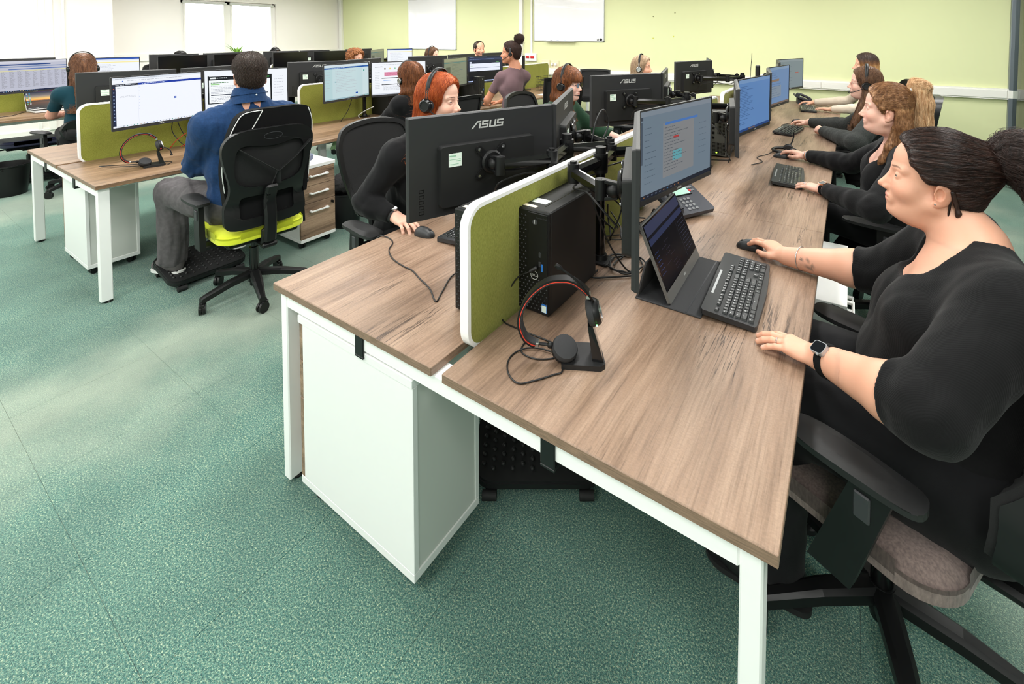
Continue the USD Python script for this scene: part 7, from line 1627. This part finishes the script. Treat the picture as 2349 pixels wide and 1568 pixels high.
# ---------------------------------------------------------------- red-haired woman, near left
SK3 = (216, 170, 150)
c = person("red-haired woman in black shirt with headset, behind the large near monitor", (-1.13, .84), 0, dict(
    head=(-.80, .80, 1.305), head_yaw=.22, head_pitch=.06, head_scale=.97, gaze_up=-.22, hips=(-1.15, .86, .57), neck=(-.92, .82, 1.125), sL=(-.93, .99, 1.03), sR=(-.96, .66, 1.035), eR=(-1.06, .555, .82), wR=(-.885, .590, .772), eL=(-.86, 1.07, .82), wL=(-.62, .95, .775), hR=(.97, -.12, -.03), hL=(.9, -.3, 0), poseR=MOUSE, spreadR=1.2, hand=.98, girth=.98, bust=.9, skin=SK3,
    arm_r=(.058, .047, .041, .027), top=BLACKTOP, top_name="shirt", sleeve=.90, trousers=BLACKP, shoes=SHOEB, res=(.014, .0026, .0026), cloth_res=.007, fold=.007, loose=.011, iris=(104, 112, 118), lips=(196, 120, 112), brow=(66, 36, 26), blush=.45, kL=(-.70, .96, .60), kR=(-.70, .74, .60)))
def f5(q):
    g_ = longhair(.011, .26, .084, [(.080, .17), (.079, .096), (.069, .082), (.054, .046), (.044, .0), (.036, -.06), (.03, -.6), (-.3, -.6), (-.3, .17)])(q)
    return smax(g_, -cap(q, (.085, .012, .098), (-.02, .014, .152), .0045, .0040), .004)
hair(c, f5, LO, HI, H_RED, .0036, flow=down, count=9000, length=.14, width=.0009, lift=.005, seed=9)
worn_headset(c, "black headset with glossy round ear cups on the red-haired woman", mic=-1, yoff=.094, r=.037)
watch(c, "R", "silver watch with dark strap on the red-haired woman's wrist", CHROME, RUBBER, .018, False)
# ---------------------------------------------------------------- woman with glasses in dark green
c = person("woman with brown fringe, glasses and headset in dark green pleated top", (-1.22, 2.48), 0, dict(
    head=(-1.0, 2.42, 1.235), head_yaw=.04, head_pitch=.05, hips=(-1.24, 2.5, .56), neck=(-1.08, 2.44, 1.065), wL=(-.66, 2.70, .775), wR=(-.70, 2.28, .775), hL=(1, -.2, 0), hR=(1, .1, 0), full=.6, girth=1.15, bust=1.2, build=1.05, skin=(224, 182, 166), top=GREENT, top_name="blouse", sleeve=.6, trousers=BLACKP, shoes=SHOEB, res=(.016, .0032, .003), cloth_res=.009, lips=(208, 122, 116), iris=(90, 104, 120), loose=.012))
P6 = [(.125, .17), (.125, .030), (.060, .026), (.048, -.004), (.036, -.04), (.028, -.12), (.02, -.6), (-.3, -.6), (-.3, .17)]
def f6(q): return smin(longhair(.013, .27, .092, P6, wave=.008)(q), smax(ell(q, (.0, 0, .048), (.112, .080, .080)), poly2(q[:, 0], q[:, 2], [(.13, .17), (.13, .028), (.05, .028), (.05, .17)]), .005) + ridges(q, np.arctan2(q[:, 1], q[:, 0]), q[:, 2], 30, 4, .006), .01)
hair(c, f6, LO, HI, H_CHEST, .0042, flow=down, count=5000, length=.11, width=.0011, lift=.006, seed=10)
worn_headset(c, "black headset on the woman with brown fringe and glasses", mic=-1, yoff=.092)
glasses(c, "thin dark-rimmed glasses on the woman with the brown fringe", mat("dark_rims", (60, 44, 40), .3))
# ---------------------------------------------------------------- blonde woman with the silver-ringed headset
c = person("blonde woman with silver-ringed headset behind the logo-bearing monitor", (-1.28, 4.42), 0, dict(
    head=(-1.15, 4.42, 1.245), head_yaw=.12, hips=(-1.28, 4.43, .56), neck=(-1.19, 4.42, 1.085), wL=(-.68, 4.7, .775), wR=(-.68, 4.32, .775), skin=(222, 168, 140), top=BLACKTOP, trousers=BLACKP, shoes=SHOEB, res=(.018, .0036, .0036), cloth_res=.011, lips=(206, 120, 110)))
hair(c, longhair(.014, .30, .094, wave=.010), LO, HI, H_ASHB, .0046, flow=down, count=3500, length=.12, width=.0013, lift=.007, seed=11)
worn_headset(c, "headset with silver-ringed ear cup on the blonde woman", mic=-1, yoff=.094, silver=True)
# ---------------------------------------------------------------- man in the blue shirt, seen from behind
c = person("man in blue shirt and grey trousers seen from behind at the middle desk", (-2.32, .60), PI, dict(
    head=(-2.31, .635, 1.372), head_yaw=-.36, head_scale=1.04, male=1.0, hips=(-2.33, .60, .575), neck=(-2.295, .615, 1.222), sL=(-2.34, .41, 1.075), sR=(-2.26, .81, 1.09), eL=(-2.51, .40, .82), wL=(-2.80, .62, .78), eR=(-2.45, .98, .86), wR=(-2.80, .98, .78), hL=(-.9, .4, 0), hR=(-1, 0, 0), girth=1.20, build=1.24, belly=.05, skin=(212, 154, 130), arm_r=(.066, .055, .048, .034), neck_r=.066,
    kL=(-2.79, .37, .60), kR=(-2.80, .80, .60), aL=(-2.80, .36, .165), aR=(-2.79, .74, .195), foot_dir=((1, .22, -.10), (1, -.05, -.15)), top=BLUES, top_name="shirt", sleeve=.9, collar=True, trousers=GREYP, leg_r=(.100, .078, .066, .060), shoes=SHOEG, laces=LACE, sole=WHITE2, res=(.015, .0034, .004), cloth_res=.0075, pant_res=.009, fold=.015, fold_scale=(17, 26, 8), neck_cut=.04, pant_fold=1.2, loose=.016, hem=.06, stubble=(120, 92, 80)))
P8 = [(.085, .17), (.080, .082), (.055, .055), (.034, .022), (.020, .006), (.016, -.026), (.010, -.026), (.004, .010), (-.020, .018), (-.036, .004), (-.040, -.03), (-.050, -.072), (-.16, -.085), (-.2, .17)]
hair(c, lambda q: capmask(q, .011, P8, .006) + ridges(q, np.arctan2(q[:, 1], q[:, 0]) * 1.0, q[:, 2], 22, 60, .006), (-.15, -.12, -.12), (.12, .12, .16), H_SHORT, .0034, flow=lambda q: np.stack([q[:, 0] * 0 - .35, q[:, 1] * 0, q[:, 2] * 0 - 1], 1).astype(f32), count=9000, length=.022, steps=4, width=.0011, lift=.006, seed=12)
part(c["t"], "collar_button", trimesh.creation.icosphere(2, .005).apply_translation(c["nb"] - c["F3"] * .096 + c["up"] * .035), STICKER)
# clip-on back cushion strapped to the man's chair
t = thing("back_cushion", "black back cushion with white piping strapped to the man's chair", "cushion", (-2.02, .61, .62), 3.05)
def cx_(y, h): return .55 * y * y - .16 * (.115 + h)
def cush(o, d, off):
    m = xf(subdiv(ext(o, d, off), 1, .05), M4(YZ)); v = m.vertices; v[:, 0] += cx_(v[:, 1], v[:, 2]); m.vertices = v; return m
co = Polygon(spline([(-.23, 0), (-.24, .25), (-.235, .48), (-.19, .565), (0, .575), (.16, .56), (.22, .46), (.255, .25), (.23, 0)], 5, False)); part(t, "pad", cush(co, .06, .045), FABRIC["black"], 40)
def pipe(pts): return tube([(cx_(a, b) + .044, a, b) for a, b in spline(pts, 6)], .0030, 6)
part(t, "white_piping", cat([pipe([(-.235, .10), (-.24, .30), (-.238, .46), (-.205, .55)]), pipe([(.07, .565), (.10, .50), (.15, .40), (.19, .33)]), pipe([(.07, .567), (.16, .555), (.20, .50), (.24, .38), (.256, .24), (.24, .1)])]), WHITE2, True)
def strap(*q): return cat([beam((cx_(a[0], a[1]) - .026, *a), (cx_(b[0], b[1]) - .026, *b), .028, .004, .001) for a, b in zip(q[:-1], q[1:])])
part(t, "strap", cat([strap((.20, .36), (.10, .28), (.0, .20)), strap((-.20, .36), (-.10, .27), (-.005, .20)), strap((.0, .205), (-.012, .12)), strap((.0, .20), (.05, .07), (.055, -.02))]), RUBBER, False); part(t, "buckle", rbox(cx_(.045, .08) - .036, cx_(.045, .08) - .022, .035, .062, .06, .10, .003), GLOSSY, False)
# ---------------------------------------------------------------- brown-haired woman, middle desk
c = person("brown-haired woman in black jumper with headset, before the white news screen", (-2.42, 2.10), PI, dict(
    head=(-2.45, 2.075, 1.232), head_yaw=-.16, hips=(-2.38, 2.1, .555), neck=(-2.415, 2.08, 1.075), wL=(-2.86, 2.02, .775), wR=(-2.86, 2.36, .775), girth=1.1, build=1.06, skin=(220, 166, 142), top=BLACKTOP, trousers=BLACKP, shoes=SHOEB, res=(.017, .0036, .004), cloth_res=.010, loose=.012, fold=.006))
hair(c, longhair(.020, .19, .086, wave=.013, back=.085, rid=.016), LO, HI, H_CHEST, .0042, flow=down, count=7000, length=.10, width=.0012, lift=.010, seed=13)
worn_headset(c, "dark headset with silver ear cup on the brown-haired woman", mic=1, yoff=.096, silver=True, tilt=-.05)
glasses(c, "dark-rimmed glasses on the brown-haired woman at the middle desk", BLACK)
# ---------------------------------------------------------------- woman with the bun
c = person("woman with high dark bun in mauve short-sleeved top", (-2.30, 3.42), PI + .25, dict(
    head=(-2.30, 3.40, 1.425), head_yaw=.18, hips=(-2.27, 3.38, .66), neck=(-2.265, 3.43, 1.262), sL=(-2.37, 3.31, 1.155), sR=(-2.225, 3.57, 1.155), eL=(-2.52, 3.26, .90), wL=(-2.74, 3.50, .80), eR=(-2.45, 3.72, .92), wR=(-2.72, 3.74, .80), skin=(194, 132, 102), top=MAUVE, top_name="tee_shirt", sleeve=-.35, trousers=BEIGEP, shoes=SHOEB, res=(.012, .0034, .004), cloth_res=.008, loose=.006, girth=.95, bust=.9, kL=(-2.68, 3.22, .66), kR=(-2.68, 3.46, .66)))
PB = [(.080, .17), (.078, .088), (.062, .064), (.046, .034), (.030, .012), (.014, .004), (-.016, .014), (-.038, .0), (-.044, -.05), (-.060, -.082), (-.16, -.09), (-.2, .17)]
hair(c, lambda q: capmask(q, .006, PB), (-.16, -.12, -.12), (.12, .12, .16), H_BUN, .004, flow=lambda q: np.array([-.095, 0, .13], f32) - q, count=3500, length=.08, width=.0011, lift=.003, seed=14)
hair(c, lambda q: ell(q, (-.095, 0, .158), (.050, .050, .044)) + ridges(q, np.arctan2(q[:, 1], q[:, 0] + .095) * 1.3 + q[:, 2] * 20, q[:, 2], 5, 16, .020), (-.17, -.08, .08), (-.02, .08, .23), H_BUN, .004, name="bun", flow=lambda q: np.stack([-q[:, 1], q[:, 0] + .095, q[:, 2] * 0], 1).astype(f32), count=2500, length=.08, width=.0012, lift=.006, seed=15)
worn_headset(c, "small black one-ear headset with boom on the woman with the bun", mic=1, cups=(1,), yoff=.086, r=.022, over=False)
# ---------------------------------------------------------------- long-haired woman at the far-left desk
c = person("woman with very long straight brown hair and headset at the far-left desk", (-5.78, .62), PI - .1, dict(
    head=(-5.75, .632, 1.29), head_yaw=0.0, head_pitch=.1, hips=(-5.70, .62, .56), neck=(-5.70, .63, 1.12), sL=(-5.76, .46, 1.03), sR=(-5.70, .79, 1.03), eL=(-5.93, .42, .80), wL=(-6.22, .60, .775), wR=(-6.24, .76, .775), skin=(212, 152, 132), top=TEAL, top_name="polo_shirt", sleeve=-.30, trousers=BLACKP, shoes=SHOEB, res=(.014, .004, .004), cloth_res=.010))
hair(c, longhair(.014, .40, .088, back=.10, rid=.008), (-.2, -.17, -.48), (.13, .17, .2), H_LONG, .0045, flow=down, count=5000, length=.18, width=.0013, lift=.005, seed=16)
worn_headset(c, "dark headset over the long-haired woman's head", mic=None, yoff=.094)
# ---------------------------------------------------------------- the five people whose heads show above the far monitors
def background(label, x, y, z, yaw, skin, top, hf, hm, headset=None, male=0.0, hy=0.0, strand=.07, **k):
    c = person(label, (x - .12 * math.cos(yaw), y), yaw, dict(head=(x, y, z), head_yaw=hy, hips=(x - .14, y, .57 + (z - 1.3) * .6), neck=(x - .05, y, z - .165), wL=(x + .42, y + .2, .775), wR=(x + .42, y - .2, .775), skin=skin, top=top, trousers=BLACKP, shoes=SHOEB, res=(.022, .0046, .005), cloth_res=.014, male=male, build=1.0 + .15 * male, **k))
    if hf: hair(c, hf, LO, HI, hm, .005, flow=down, count=2000, length=strand, width=.0016, lift=.006, seed=int(abs(y * 100)))
    if headset: worn_headset(c, headset, yoff=.092)
    return c
def fcurl(q):
    return smax(skull(q, .022), poly2(q[:, 0], q[:, 2], [(.10, .2), (.09, .07), (.05, .04), (.02, -.03), (-.02, -.09), (-.2, -.1), (-.2, .2)]), .008) + ((meshkit.fbm(q * 55, 2, 4) - .5) * .035).astype(f32)
background("person with curly ginger hair showing above the far monitors", -4.85, 3.23, 1.295, .1, (220, 166, 142), NAVYT, fcurl, H_CURL)
background("person with smooth brown hair and thin headset above the far monitors", -4.85, 4.68, 1.285, .2, (236, 190, 168), NAVYT, longhair(.012, .2, .085), H_BRN, "thin dark headset on the brown head above the far monitors")
def fbald(q): return smax(skull(q, .002), poly2(q[:, 0], q[:, 2], [(.040, .2), (.044, .10), (.030, .075), (.046, .045), (.030, .015), (.010, .0), (-.03, .012), (-.04, -.03), (-.05, -.075), (-.2, -.08), (-.2, .2)]), .004)
c = background("balding man with short dark hair looking down, above the far monitors", -4.85, 5.85, 1.365, -.1, (230, 168, 140), NAVYT, fbald, H_SHORT, male=1.0, hy=-.25, head_scale=1.12, strand=.010, stubble=(110, 84, 72))
background("person with black hair just visible under the window's right casement", -8.5, 4.05, 1.225, .1, (226, 176, 150), NAVYT, longhair(.010, .15, .084), H_BLK, "black headset on the dark head under the window's right casement")
background("person with black hair barely visible under the window's left edge", -8.5, 2.48, 1.215, .1, (226, 176, 150), BLACKTOP, longhair(.010, .15, .084), H_BLK)
